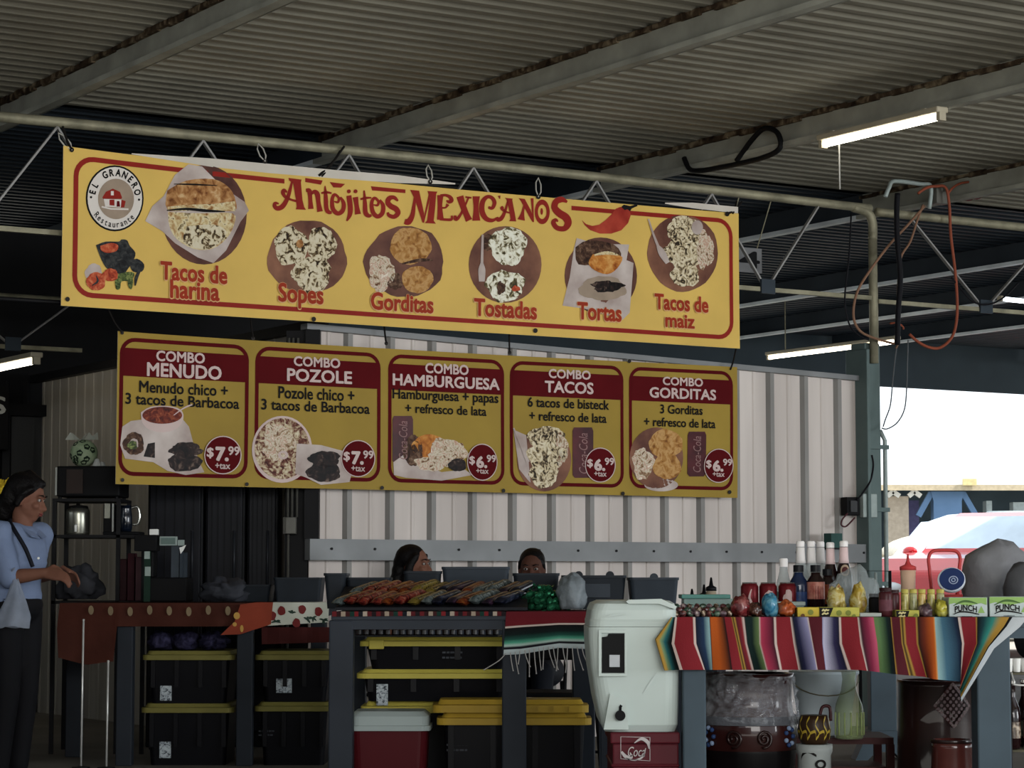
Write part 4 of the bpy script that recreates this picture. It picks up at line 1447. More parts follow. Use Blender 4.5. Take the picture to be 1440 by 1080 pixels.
poly = [(310, 893), (330, 874), (338, 850), (360, 847), (384, 847), (381, 878), (356, 886), (338, 892)]
mb.prism(poly, lambda x, y, d: atY(x, y, Y1 - .036 - d), 0, .004)
o = mb.build('folded_corner', m_flame, t)
mb = MB()
for x, y, rx, ry in ((333, 866, 4.5, 5), (340, 884, 2.5, 5), (330, 878, 3, 3)):
    put_disc(mb, lambda a, b: atY(a, b, Y1 - .043), x, y, rx, ry, n=12, rings=1)
mb.build('yellow_patch', mat('yellow_patch', '#b9904a', .7), t)
m_oil = mat('white_oilcloth', '#b3b5a8', .35, 0, .08, 6)
t = thing('pineapple_oilcloth', 'white oilcloth printed with red fruit and green leaves at the left table corner', 'tablecloth', (X(420, Y1), Y1, TT))
mb = MB()
fo = lambda x, y: atY(x, y, Y1 - .03 - .004 * sin(x * .11))
mb.grid(lambda a, b: fo(378 + 85 * a - 1.5 * b, 847 + (33 - 5 * a) * b), 20, 6)
mb.grid(lambda a, b: Vector((fo(378 + 85 * a, 847).x, Y1 - .03 + .5 * b, TT + .006)), 6, 2)
mb.build('cloth', m_oil, t, smooth=True)
rnd = random.Random(5)
mr, mg = mat('red_fruit_print', '#66201f', .5), mat('green_leaf_print', '#27392f', .5)
mb = MB()
fo2 = lambda x, y: fo(x, y) - Vector((0, .003, 0))
for x, y in ((396, 859), (425, 857), (383, 866), (417, 876), (448, 860)):
    put_disc(mb, fo2, x, y, 5.5, 6.5, 0, n=14, rings=1, wob=.1, seed=int(x))
for x, y in ((410, 862), (388, 874), (440, 869), (455, 872), (432, 871)):
    for k in range(5):
        a = rnd.uniform(0, 6.28)
        put_stroke(mb, fo2, [(x, y), (x + 4 * cos(a), y + 3 * sin(a)), (x + 7 * cos(a), y + 5 * sin(a) + 1)], [2.5, 2.5, .5], 1, 3)
mb.build('fruit_print', [mr, mg], t)
mb = MB(); mb.grid(lambda a, b: atY(368 + 96 * a, 882 + (24 - 3 * a) * b, Y1 - .0 + .003 * sin(20 * a)), 12, 3)
o = mb.build('red_underskirt', mat('dim_red_cloth', '#3a1614', .8, 0, .2, 8), solid=.004); tag(o, 'dim red under-cloth below the fruit oilcloth', 'tablecloth')

# ------------------------------------------------------------------ totes and coolers
m_lid = mat('yellow_plastic_lid', '#b0a449', .42, 0, .07, 5)
m_lid2 = mat('amber_plastic_lid', '#a78a32', .4, 0, .08, 5)
m_tote = mat('black_tote', '#0c0c10', .38, 0, .1, 4)
m_stk = speckle('white_sticker', ['#30343a', '#8d959b', '#b4bcc0'], 60, .5, 31, pos=[.36, .46, .6])
def tote(label, x0, x1, y0, y1, z0, h, lidm, sticker=None, marks=None, latch=(), group='black totes with yellow lids'):
    t = thing('storage_tote', label, 'tote', ((x0 + x1) / 2, (y0 + y1) / 2, z0), 0, group)
    lt = min(.05, h * .28)
    mb = MB(); e = .03
    loft(mb, [ring(x0 + e + .02, x1 - e - .02, y0 + e + .02, y1 - e - .02, z0, .03), ring(x0 + e, x1 - e, y0 + e, y1 - e, z0 + h - lt, .03)])
    for k in range(4):
        xx = x0 + e + .03 + (x1 - x0 - 2 * e - .06) * k / 3
        mb.bx(xx - .012, xx + .012, y0 + e - .006, y0 + e + .03, z0 + h * .3, z0 + h - lt)
    mb.build('tub', m_tote, t, smooth=False)
    mb = MB()
    loft(mb, [ring(x0, x1, y0, y1, z0 + h - lt, .04), ring(x0, x1, y0, y1, z0 + h - lt * .45, .04), ring(x0 + .02, x1 - .02, y0 + .02, y1 - .02, z0 + h - lt * .4, .035),
              ring(x0 + .03, x1 - .03, y0 + .03, y1 - .03, z0 + h, .03)])
    mb.build('lid', lidm, t)
    for lx in latch:
        mb = MB(); mb.bx(lx - .032, lx + .032, y0 - .016, y0 - .001, z0 + h - lt - .012, z0 + h - lt * .3)
        mb.build('latch', lidm, t, bevel=.004)
    if sticker:
        sx0, sx1, sz0, sz1 = sticker
        mb = MB(); mb.bx(sx0, sx1, y0 + e + .004, y0 + e + .012, sz0, sz1)
        mb.build('sticker', m_stk, t)
    if marks:
        mb = MB()
        mx, mz = marks
        rr = random.Random(int(mx * 100))
        for r_ in range(2):
            xx = mx
            for k in range(5):
                w = rr.uniform(.008, .02)
                mb.bx(xx, xx + w, y0 + e + .004, y0 + e + .008, mz - r_ * .022, mz - r_ * .022 + .008); xx += w + .004
        mb.build('faint_marks', mat('faint_marks', '#3c3f44', .6), t)
    return t
Yt = 13.62
F1 = FLOOR
hs = (Z(915, 13.62) - F1) / 2
m_dl = mat('olive_yellow_lid', '#6e6836', .5, 0, .15, 5)  # darker olive yellow for the lids of the left totes
tote('lower black tote of the left pair under the orange cloth', X(199, Yt), X(330, Yt), Yt + .02, Yt + .56, F1, Z(990, Yt) - F1, m_dl, (X(225, Yt), X(241, Yt), Z(1067, Yt), Z(1044, Yt)))
tote('upper black tote of the left pair, under purple fabric', X(200, Yt), X(330, Yt), Yt + .02, Yt + .56, Z(990, Yt) + .001, Z(916, Yt) - Z(990, Yt), m_dl, (X(225, Yt), X(241, Yt), Z(986, Yt), Z(965, Yt)))
tote('lower black tote between the second and third table legs', X(358, Yt), X(468, Yt), Yt + .02, Yt + .56, F1, Z(988, Yt) - F1, m_dl, None, (X(364, Yt), Z(1030, Yt)))
tote('upper black tote between the second and third table legs', X(358, Yt), X(470, Yt), Yt + .03, Yt + .57, Z(988, Yt) + .001, Z(916, Yt) - Z(988, Yt), m_dl, (X(388, Yt), X(410, Yt), Z(975, Yt), Z(955, Yt)))
# three shallow totes under the sweets table
Yu = 10.1
zb = [FLOOR, Z(992, Yu), Z(945, Yu), Z(898, Yu)]
tote('shallow black tote at the bottom, behind the red cooler', X(500, Yu), X(742, Yu) - .0, Yu + .36, Yu + .72, FLOOR, zb[1] - FLOOR - .001, m_lid)
tote('middle shallow black tote with a white sticker, under the sweets', X(495, Yu), X(722, Yu) - .0, Yu + .3, Yu + .72, zb[1], zb[2] - zb[1] - .001, m_lid, (X(530, Yu + .33), X(546, Yu + .33), Z(992, Yu + .33), Z(962, Yu + .33)))
tote('topmost shallow black tote with a yellow latch, under the sweets', X(500, Yu), X(722, Yu) - .0, Yu + .28, Yu + .72, zb[2], zb[3] - zb[2] - .001, m_lid, None, (X(622, Yu + .3), Z(919, Yu + .3)), (X(530, Yu + .28),))
# amber lidded pair, nearer
Yv = 10.12
ht = Z(985, Yv) - FLOOR
tote('wide black tote with an amber lid standing behind the right leg', X(614, Yv), X(832, Yv), Yv + .02, Yv + .27, FLOOR, Z(1003, Yv) - FLOOR, m_lid2, None, (X(628, Yv), Z(1050, Yv)))
t = thing('spare_lid', 'amber plastic lid lying on the wide black tote', 'lid', (X(720, Yv), Yv + .14, Z(1003, Yv) + .001))
mb = MB(); xx0, xx1 = X(608, Yv), X(828, Yv); zz = Z(1003, Yv) + .001
loft(mb, [ring(xx0, xx1, Yv + .02, Yv + .27, zz, .04), ring(xx0, xx1, Yv + .02, Yv + .27, zz + .03, .04), ring(xx0 + .02, xx1 - .02, Yv + .04, Yv + .25, zz + .034, .03), ring(xx0 + .03, xx1 - .03, Yv + .05, Yv + .24, zz + .053, .03)])
mb.build('lid_panel', m_lid2, t)
mb = MB()
for k in range(9): mb.bx(xx0 + .05 + k * .065, xx0 + .062 + k * .065, Yv + .012, Yv + .0195, zz + .003, zz + .027)
mb.build('rib', m_lid2, t)

# red cooler with white lid
Yc = 9.9
t = thing('drinks_cooler', 'red cooler with a white lid on the floor under the sweets table', 'cooler', (X(560, Yc), Yc + .25, FLOOR))
mb = MB(); x0, x1 = X(490, Yc), X(625, Yc); zt = Z(1028, Yc)
Yc0 = Yc + .225
x0, x1 = X(489, Yc0), X(606, Yc0)
loft(mb, [ring(x0 + .03, x1 - .03, Yc0 + .03, Yc0 + .27, FLOOR, .04), ring(x0 + .012, x1 - .012, Yc0 + .012, Yc0 + .285, Z(1028, Yc0), .04)])
mb.build('body', mat('red_cooler_plastic', '#4c1219', .4, 0, .12, 3), t, smooth=False)
mb = MB()
zl0, zl1 = Z(1028, Yc0), Z(1001, Yc0)
loft(mb, [ring(x0, x1, Yc0, Yc0 + .3, zl0, .04), ring(x0, x1, Yc0, Yc0 + .3, zl0 + .02, .04), ring(x0 + .008, x1 - .008, Yc0 + .008, Yc0 + .29, zl0 + .022, .04), ring(x0 + .008, x1 - .008, Yc0 + .008, Yc0 + .29, zl1 - .02, .04), ring(x0 + .03, x1 - .03, Yc0 + .03, Yc0 + .27, zl1, .04)])
mb.build('lid', mat('white_cooler_lid', '#9fabab', .4, 0, .06, 4), t)
mb = MB(); mb.tube(spline([Vector((x0 - .004, Yc0 + .06, zl0 - .01)), Vector((x0 - .03, Yc0 + .1, zl0 - .06)), Vector((x0 - .03, Yc0 + .2, zl0 - .06)), Vector((x0 - .004, Yc0 + .24, zl0 - .01))]), .009, 8)
mb.build('handle', mat('white_cooler_lid', '#9fabab'), t, smooth=True)

# big white cooler on a red drinks crate
Yw = 8.52
t = thing('white_cooler', 'large white cooler standing between the two tables on a red crate', 'cooler', (X(892, Yw), Yw + .3, Z(1030, Yw)))
m_wc = mat('white_cooler_plastic', '#b1bcb8', .38, 0, .05, 3)
xl, xr = X(827, Yw), X(955, Yw)
zb_ = Z(1030, Yw)
def wring(px0, px1, py, ins=0.0, r=.05):
    return ring(X(px0, Yw), X(px1, Yw), Yw + ins, Yw + .62 - ins, Z(py, Yw), r, 6)
mb = MB()
loft(mb, [wring(851, 950, 1030, .035), wring(846, 954, 1020, .02), wring(838, 955, 985, .01), wring(831, 955.5, 940, .003), wring(828, 956, 905, 0), wring(827.5, 956, 885, 0), wring(828, 955.5, 882, .002)])
mb.build('body', m_wc, t, smooth=False, bevel=.0)
mb = MB()
loft(mb, [wring(829, 953, 881.5, .006), wring(829, 953.5, 874, .003), wring(830, 953, 871, .008), wring(832, 952, 858, .012), wring(836, 950, 849, .022), wring(846, 944, 845, .05)])
mb.build('lid', m_wc, t)
mb = MB()   # raised grip at the right of the lid
mb.prism([(880, 846), (884, 843.5), (930, 842), (952, 853), (950, 857), (926, 849), (884, 849)], lambda x, y, d: atY(x, y, Yw + .004 + d), 0, .08)
mb.build('lid_grip', m_wc, t, bevel=.004)
mb = MB()
fw = lambda x, y, d: atY(x, y, Yw - d)
for (xa, ya, xb, yb) in ((842, 886, 882, 890), (842, 890.1, 846, 946.9), (878.5, 890.1, 882, 946.9), (842, 947, 882, 951)):
    mb.prism([(xa, yb), (xb, yb), (xb, ya), (xa, ya)], fw, -.02, .012)
mb.build('handle_frame', m_wc, t, bevel=.003)
mb = MB()
mb.prism([(846.5, 946), (878, 946), (878, 891), (856, 891), (854, 895), (846.5, 896)], fw, -.02, .008)
mb.build('handle', m_black, t)
mb = MB(); mb.prism([(857, 938), (871.5, 938), (871.5, 921), (857, 921)], fw, .009, .012)
mb.build('handle_sticker', mat('pale_sticker', '#a5a9ad', .5), t)
mb = MB()
mb.prism([(849, 1026), (884, 1026), (880, 985), (858, 975)], lambda x, y, d: atY(x, y, Yw - d), -.03, .006)
mb.build('drain_recess', m_wc, t, bevel=.004)
mb = MB()
c = atY(872, 1006, Yw - .006)
mb.tube([c, c - Vector((0, .022, 0))], .018, 14)
mb.tube([c + Vector((0, -.012, .014)), c + Vector((0, -.016, .03)), c + Vector((.004, -.016, .036))], .005, 6)
mb.build('drain_plug', m_black, t)
# embossed folds on the front
mb = MB()
for pts in ([(852, 868), (862, 865), (880, 863)], [(905, 975), (915, 960), (925, 945)]):
    put_stroke(mb, lambda x, y: atY(x, y, Yw - .004), pts, [1, 3, 1])
o = mb.build('moulded_crease', m_wc, t)

t = thing('drinks_crate', 'dark red crate with a white script emblem under the white cooler', 'crate', (X(900, Yw), Yw + .3, FLOOR))
mb = MB(); z1 = Z(1030, Yw) - .001
xa, xb = X(861, Yw), X(954, Yw)
mcr = mat('red_crate_plastic', '#4d1820', .45, 0, .12, 4)
mb.bx(xa, xb, Yw + .03, Yw + .5, FLOOR, z1 - .04)
mb.bx(xa - .008, xb + .004, Yw + .022, Yw + .508, z1 - .04, z1)
mb.bx(xa - .006, xb + .003, Yw + .024, Yw + .506, Z(1075, Yw) - .012, Z(1075, Yw))
mb.build('box', mcr, t, bevel=.006)
mb = MB()
fe = lambda x, y: atY(x, y, Yw + .016)
frame_strip(mb, fe, [(873, 1036), (914, 1037), (914, 1070), (873, 1067)], .9, step=20)
put_stroke(mb, fe, [(874, 1057), (880, 1064), (888, 1065), (886, 1058)], [3, 5, 4, 1])
put_stroke(mb, fe, [(892, 1045), (902, 1039), (911, 1044), (913, 1053)], [1, 4, 5, 2])
vs, fs, a0, a1, b0, b1 = text_mesh('Coca', .0, .3)
mb.add([fe(883 + (v.x - a0) / (a1 - a0) * 24 , 1064 - (v.y - b0) / (b1 - b0) * 14 - (v.x - a0) * 0) for v in vs], fs)
put_stroke(mb, fe, [(880, 1066), (892, 1069), (904, 1064), (908, 1052)], [1, 2, 2.5, 1])
mb.build('emblem', mat('emblem_white', '#a9a3a3', .5), t)
# ================================================================== SWEETS ON THE MIDDLE TABLE
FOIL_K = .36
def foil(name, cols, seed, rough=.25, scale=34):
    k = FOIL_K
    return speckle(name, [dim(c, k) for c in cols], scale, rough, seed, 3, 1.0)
m_ramp = mat('display_board', '#1a1b20', .6, 0, .15, 5)
t = thing('display_ramp', 'dark sloping board carrying the bags of sweets', 'display stand', (X(600, Y2 + .3), Y2 + .3, TT))
mb = MB(); xa, xb = X(472, Y2 + .05), X(742, Y2 + .05)
RY0, RY1, RZ0, RZ1 = Y2 + .05, Y2 + .62, TT + .008, TT + .105
mb.prism([(RY0, RZ0), (RY1, RZ0), (RY1, RZ1), (RY0, RZ0 + .012)], lambda a, b, d: Vector((d, a, b)), xa, xb)
mb.build('board', m_ramp, t)
def ramp_z(y): return RZ0 + .012 + (RZ1 - RZ0 - .012) * (y - RY0) / (RY1 - RY0)
def pillow(mb, L, w, h, crimp=.012):
    """sealed wrapper: puffed along its length, flat toothed ends"""
    def P(a, b):
        x = (a - .5) * L
        e = min(1, min(a, 1 - a) * 7)
        ww = w * (.86 + .14 * e)
        th = 2 * pi * b
        return Vector((x, cos(th) * ww / 2, h / 2 + sin(th) * h / 2 * (e ** .6) + (0 if e > .2 else 0)))
    mb.grid(P, 16, 12)
protos = {}
def sweet(name, label, cat, L, w, h, mt, loc, rz, group, ry=0.0, rx=0.0, band=None):
    key = (name, L, w, h)
    if key not in protos:
        mb = MB(); pillow(mb, L, w, h)
        o = mb.build(name, mt, smooth=True, origin=(0, 0, 0))
        protos[key] = o
        first = True
    else:
        o = protos[key].copy(); COL.objects.link(o); first = False
    if not first and o.data.materials[0] is not mt:
        o.data = o.data.copy(); o.data.materials[0] = mt
    o.location = loc
    o.rotation_euler = (rx, ry, rz)
    tag(o, label, cat, group)
    return o
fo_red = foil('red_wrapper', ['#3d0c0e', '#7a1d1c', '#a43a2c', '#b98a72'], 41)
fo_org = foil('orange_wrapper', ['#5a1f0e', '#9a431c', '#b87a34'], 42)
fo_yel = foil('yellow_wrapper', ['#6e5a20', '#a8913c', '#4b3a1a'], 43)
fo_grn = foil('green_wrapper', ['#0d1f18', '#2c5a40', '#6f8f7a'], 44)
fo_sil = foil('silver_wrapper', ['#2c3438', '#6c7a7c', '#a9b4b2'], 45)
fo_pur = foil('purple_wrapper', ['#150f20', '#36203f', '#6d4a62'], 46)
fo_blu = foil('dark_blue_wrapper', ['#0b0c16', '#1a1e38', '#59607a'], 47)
WR = [('silver', fo_sil), ('red', fo_red), ('red', fo_red), ('red', fo_red), ('orange', fo_org), ('red', fo_red), ('yellow', fo_yel), ('silver', fo_sil),
      ('dark blue', fo_blu), ('purple', fo_pur), ('orange', fo_org), ('silver', fo_sil), ('purple', fo_pur), ('dark blue', fo_blu)]
WH = {'silver': 'silver', 'green': 'green', 'red': 'glossy red', 'orange': 'orange', 'yellow': 'yellow', 'dark blue': 'dark blue', 'purple': 'dark purple'}
rnd = random.Random(11)
slope = math.atan2(RZ1 - RZ0 - .012, RY1 - RY0)
n = len(WR)
for i, (cn, mt) in enumerate(WR):
    for row in range(2):
        xc = xa + .045 + (xb - xa - .12) * i / (n - 1) + row * .055
        yc = RY0 + .13 + row * .27 + rnd.uniform(-.01, .01)
        rz = radians(70 - 0) + rnd.uniform(-.06, .06)
        m2, c2n = (mt, cn) if (row == 0 or rnd.random() < .6) else (WR[(i + 1) % n][1], WR[(i + 1) % n][0])
        zz = ramp_z(yc) + .001 + (.003 if i % 2 else 0)
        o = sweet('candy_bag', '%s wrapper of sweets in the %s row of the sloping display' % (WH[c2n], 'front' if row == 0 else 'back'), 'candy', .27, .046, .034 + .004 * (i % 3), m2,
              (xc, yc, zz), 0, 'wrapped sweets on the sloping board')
        R = Matrix.Rotation(slope, 3, 'X') @ Matrix.Rotation(rz, 3, 'Z')
        o.rotation_euler = R.to_euler()
    # front upright ones
m_roll = foil('striped_roll', ['#5a1518', '#8f2a28', '#b0a59a', '#2a1214'], 48, .35, 40)
# green foil sweets heap and the white bundle
rnd = random.Random(21)
proto = None
hx, hy = X(765, Y2 + .25), Y2 + .28
k = 0
for layer, (rad, cnt, zz) in enumerate(((.115, 20, 0), (.09, 15, .026), (.065, 10, .052), (.035, 5, .078))):
    for j in range(cnt):
        a = 2 * pi * j / cnt + layer
        rr = rad * (.55 + .45 * rnd.random()) if j % 3 else rad * .3
        if proto is None:
            mb = MB()
            mb.ball((0, 0, .014), (.024, .014, .014), 8)
            for s in (-1, 1):
                mb.add([(s * .022, 0, .014), (s * .042, .015, .022), (s * .044, 0, .010), (s * .042, -.014, .018)], [(0, 1, 2), (0, 2, 3)])
            o = proto = mb.build('foil_candy', mat('green_foil', '#2a6a4c', .22, .6, .3, 40), origin=(0, 0, 0), smooth=False)
        else:
            o = proto.copy(); COL.objects.link(o)
        o.location = (hx + rr * cos(a) * 1.0, hy + rr * sin(a), TT + .008 + zz)
        o.rotation_euler = (rnd.uniform(-.5, .5), rnd.uniform(-.5, .5), rnd.uniform(0, 6.28))
        tag(o, 'shiny green foil-wrapped sweet in the heap above the red cloth', 'candy', 'green foil sweets in a heap')
        k += 1
def crumple(c, r, n=26, amp=.18, seed=0, freq=2.2, flat=True, m=None):
    mb = MB(); mb.ball((0, 0, 0), 1, n, m=m)
    for i, p in enumerate(mb.v):
        d = 1 + amp * noise.noise(p * freq + Vector((seed, seed * 2.1, 0))) + amp * .6 * noise.noise(p * freq * 2.7 + Vector((0, seed, 3)))
        q = Vector((p.x * r[0] * d, p.y * r[1] * d, p.z * r[2] * d))
        if flat and q.z < -r[2] * .75: q.z = -r[2] * .75
        mb.v[i] = Vector(c) + q
    return mb
m_pl = mat('cloudy_plastic_bag', '#70787d', .35, 0, .2, 8, .5, 20)
zc = TT + .008
mb = crumple((X(803, Y2 + .3), Y2 + .2, zc + .065), (.062, .075, .082), seed=4, amp=.3)
o = mb.build('white_bundle', m_pl, smooth=True); tag(o, 'rounded white plastic bundle at the right end of the green sweets', 'bag')

# dark bins and bags behind the sweets
m_bin = mat('charcoal_plastic', '#1e2329', .5, 0, .2, 6)
m_bin2 = mat('slate_plastic', '#2c333b', .45, 0, .15, 6)
def bin_(label, px0, px1, py0, Y, mt, d=.2, tabs=0, z0=None, logo=False):
    x0, x1 = X(px0, Y), X(px1, Y); z0 = TT + .008 if z0 is None else z0
    z1 = Z(py0, Y)
    t = thing('display_bin', label, 'bin', ((x0 + x1) / 2, Y + d / 2, z0), 0, 'dark bins behind the counters')
    mb = MB()
    loft(mb, [ring(x0 + .012, x1 - .012, Y + .012, Y + d - .012, z0, .015), ring(x0, x1, Y, Y + d, z1 - .012, .02), ring(x0 - .004, x1 + .004, Y - .004, Y + d + .004, z1 - .011, .02), ring(x0 - .004, x1 + .004, Y - .004, Y + d + .004, z1, .02)])
    mb.build('tub', mt, t)
    for k in range(tabs):
        mb = MB(); xx = x0 + (x1 - x0) * (k + .5) / tabs
        mb.tube([Vector((xx, Y + .01, z1)), Vector((xx, Y + .03, z1))], .018, 12)
        mb.build('lug', mt, t)
    if logo:
        mb = MB(); mb.bx(x0 + (x1 - x0) * .25, x0 + (x1 - x0) * .75, Y - .008, Y - .0045, z0 + (z1 - z0) * .35, z0 + (z1 - z0) * .75)
        mb.build('front_plate', m_bin2, t)
    return t
bin_('long dark slate bin behind the purple sweets', 622, 716, 797, Y2 + .68, m_bin2, .22)
bin_('charcoal bin behind the red sweets in front of the seated woman', 568, 619, 803, Y2 + .66, m_bin, .2)
bin_('low charcoal bin at the left end of the sweets table', 487, 548, 812, Y2 + .66, m_bin, .2)
bin_('dark bin behind the green foil sweets', 722, 786, 806, Y2 + .68, m_bin, .2)
bin_('dark bin with round lugs behind the white cooler lid', 792, 880, 809, Y2 + .34, m_bin, .25, 2, logo=True)
bin_('dark bin with one round lug, nearest the clear boxes', 886, 954, 812, Y2 + .32, m_bin2, .25, 1, z0=TT + .0)
# the last one overhangs the table: give it a stand
t = thing('side_stand', 'small dark stand carrying the right-hand dark bin', 'stand', (X(905, Y2 + .4), Y2 + .42, FLOOR))
mb = MB(); mb.bx(X(846, Y2 + .3), X(962, Y2 + .3), Y2 + .27, Y2 + .62, TT - .03, TT - .001); mb.build('top', m_t2, t)
for sx in (850, 957):
    for yy in (.3, .58):
        mb = MB(); mb.bx(X(sx, Y2 + .3) - .015, X(sx, Y2 + .3) + .015, Y2 + yy - .015, Y2 + yy + .015, FLOOR, TT - .031); mb.build('leg', m_t2, t)

# tray of little jars on the topmost shallow tote
m_jarl = mat('grey_jar_lid', '#5c6064', .4, .1, .1, 9)
m_jar = speckle('dim_jar', ['#2a1210', '#0f1012', '#5a2c1a'], 14, .3, 51)
t = thing('jar_tray', 'clear tray of small jars lying on the topmost shallow tote', 'tray', (X(600, Yu + .35), Yu + .4, zb[3]))
mb = MB(); mb.bx(X(500, Yu + .33), X(700, Yu + .33), Yu + .33, Yu + .5, zb[3], zb[3] + .006)
mb.build('tray_base', mat('dim_tray', '#30343a', .4), t)
pj = None
for i in range(20):
    xx = X(504, Yu + .35) + i * (X(697, Yu + .35) - X(504, Yu + .35)) / 19
    if pj is None:
        pj = thing('small_jar', 'small lidded jar in the row on the clear tray', 'jar', (xx, Yu + .36, zb[3] + .0065), 0, 'small jars in a row')
        mb = MB(); mb.lathe([(.010, 0), (.012, .004), (.012, .022), (.010, .026)], 10); mb.build('glass', m_jar, pj, smooth=False, world=False)
        mb = MB(); mb.lathe([(.0125, .0262), (.0125, .036), (.011, .038)], 10); mb.build('lid', m_jarl, pj, world=False)
    else:
        dup(pj, (xx, Yu + .36, zb[3] + .0065))

# ================================================================== LEFT TABLE CLUTTER
m_pfab = speckle('purple_fabric', ['#14131f', '#26243a', '#3a3850'], 20, .8, 52)
for i, (px, w, lab) in enumerate(((228, .075, 'left'), (262, .08, 'middle'), (300, .08, 'right'))):
    mb = crumple((X(px, Yt + .2), Yt + .2, Z(916, Yt) + .05), (w, .12, .06), seed=9 + i, amp=.35, freq=2.5)
    o = mb.build('folded_fabric', m_pfab, smooth=True); tag(o, 'crumpled dim purple cloth, %s of three on the upper left tote' % lab, 'cloth', 'purple cloths on the tote')
m_sack = mat('dark_sack', '#17191d', .6, 0, .25, 9, .3, 25)
mb = crumple((X(318, Y1 + .35), Y1 + .35, TT + .008 + .058), (.13, .12, .075), seed=3, amp=.5, freq=1.8)
o = mb.build('dark_sack', mat('grey_black_sack', '#303238', .6, 0, .25, 9, .3, 25), smooth=True); tag(o, 'dark plastic sack lying on the orange cloth', 'bag')
bin_('wide charcoal bin above the fruit oilcloth', 385, 452, 812, Y1 + .25, m_bin, .3, z0=TT + .0085)
bin_('narrow charcoal bin beside the gap between the left tables', 456, 486, 806, Y2 + .6, m_bin, .25)
bin_('low black bin at the middle of the left table', 338, 380, 822, Y1 + .35, m_bin, .3, z0=TT + .0085)

# black upright cabinets against the side wall
m_cab = mat('black_cabinet', '#0f1013', .5, 0, .2, 3)
m_cab2 = mat('black_cabinet_door', '#15161b', .35, 0, .2, 3)
def cabinet(label, px0, px1, Y, h, dpt=.6):
    x0, x1 = X(px0, Y), X(px1, Y)
    t = thing('tall_cabinet', label, 'cabinet', ((x0 + x1) / 2, Y + dpt / 2, FLOOR), 0, 'tall black cabinets')
    mb = MB(); mb.bx(x0, x1, Y + .03, Y + dpt, FLOOR, h); mb.build('body', m_cab, t, bevel=.008)
    mb = MB(); mb.bx(x0 + .015, x1 - .015, Y, Y + .029, FLOOR + .1, h - .03); d = mb.build('door', m_cab2, t, bevel=.005)
    mb = MB(); mb.tube([Vector((x1 - .06, Y - .03, 1.0)), Vector((x1 - .06, Y - .03, 1.35))], .008, 8)
    mb.tube([Vector((x1 - .06, Y - .03, 1.0)), Vector((x1 - .06, Y + .0, 1.0))], .006, 6); mb.tube([Vector((x1 - .06, Y - .03, 1.35)), Vector((x1 - .06, Y + .0, 1.35))], .006, 6)
    mb.build('handle', mat('dim_handle', '#2b2d31', .4, .3), d, smooth=True)
    mb = MB()
    for a in (.12, .3, .5, .7, .88): mb.bx(x0 + .02 + (x1 - x0 - .04) * a - .004, x0 + .02 + (x1 - x0 - .04) * a + .004, Y - .004, Y - .0005, .4, h - .1)
    mb.build('door_ridge', m_cab, d)
    return t
cabinet('tall black cabinet behind the register at the left', 206, 284, 15.1, 1.95, .45)
cabinet('tall black cabinet in the middle of the dark row', 287, 343, 15.12, 2.0, .45)
cabinet('tall black cabinet beside the grey electric box', 346, 390, 15.14, 1.95, .28)
# electric box with conduit on the wall corner
t = thing('electric_box', 'grey electric box with conduit on the dark wall corner', 'electric box', (X(406, 14.95), 14.95, Z(752, 14.95)))
Ye = 14.95
mb = MB(); mb.bx(X(397, Ye), X(416, Ye), Ye, Ye + .07, Z(751, Ye), Z(727, Ye)); mb.build('box', mat('grey_box', '#55544f', .5, .2), t, bevel=.005)
mb = MB(); mb.bx(X(402, Ye), X(415, Ye), Ye - .012, Ye - .001, Z(750, Ye), Z(728, Ye)); mb.build('cover', mat('grey_box_cover', '#66655f', .5, .2), t)
mb = MB()
for px in (403, 409, 416): mb.tube([Vector((X(px, Ye), Ye + .035, Z(727, Ye))), Vector((X(px, Ye), Ye + .035, 2.55))], .009, 6)
mb.tube([Vector((X(404, Ye), Ye + .035, Z(751, Ye))), Vector((X(404, Ye), Ye + .035, .05))], .009, 6)
mb.build('conduit', mat('grey_box', '#55544f'), t, smooth=True)
mb = MB(); mb.bx(X(400, 15.02), X(432, 15.02), 15.03, 15.09, FLOOR, 2.6)
o = mb.build('dark_corner_post', m_dark); tag(o, 'dark post at the wall corner behind the electric box', 'post')

# black shelving unit with appliances
Ys = 14.55
sx0, sx1 = X(72, Ys), X(204, Ys)
t = thing('shelf_rack', 'black metal shelf rack of appliances behind the left table', 'shelf', ((sx0 + sx1) / 2, Ys + .2, FLOOR))
sh = [(Z(845, Ys), sx1), (Z(752, Ys), sx1), (Z(701, Ys), X(168, Ys))]
for z, xe in sh:
    mb = MB(); mb.bx(sx0, xe, Ys, Ys + .42, z - .018, z); mb.build('shelf', m_dark, t)
for xx, top in ((sx0 + .012, sh[2][0]), (X(168, Ys) - .012, sh[2][0]), (sx1 - .012, sh[1][0])):
    for yy in (Ys + .012, Ys + .408):
        mb = MB(); mb.bx(xx - .012, xx + .012, yy - .012, yy + .012, FLOOR, top - .019); mb.build('post', m_dark, t)
zs = sh[2][0] + .001
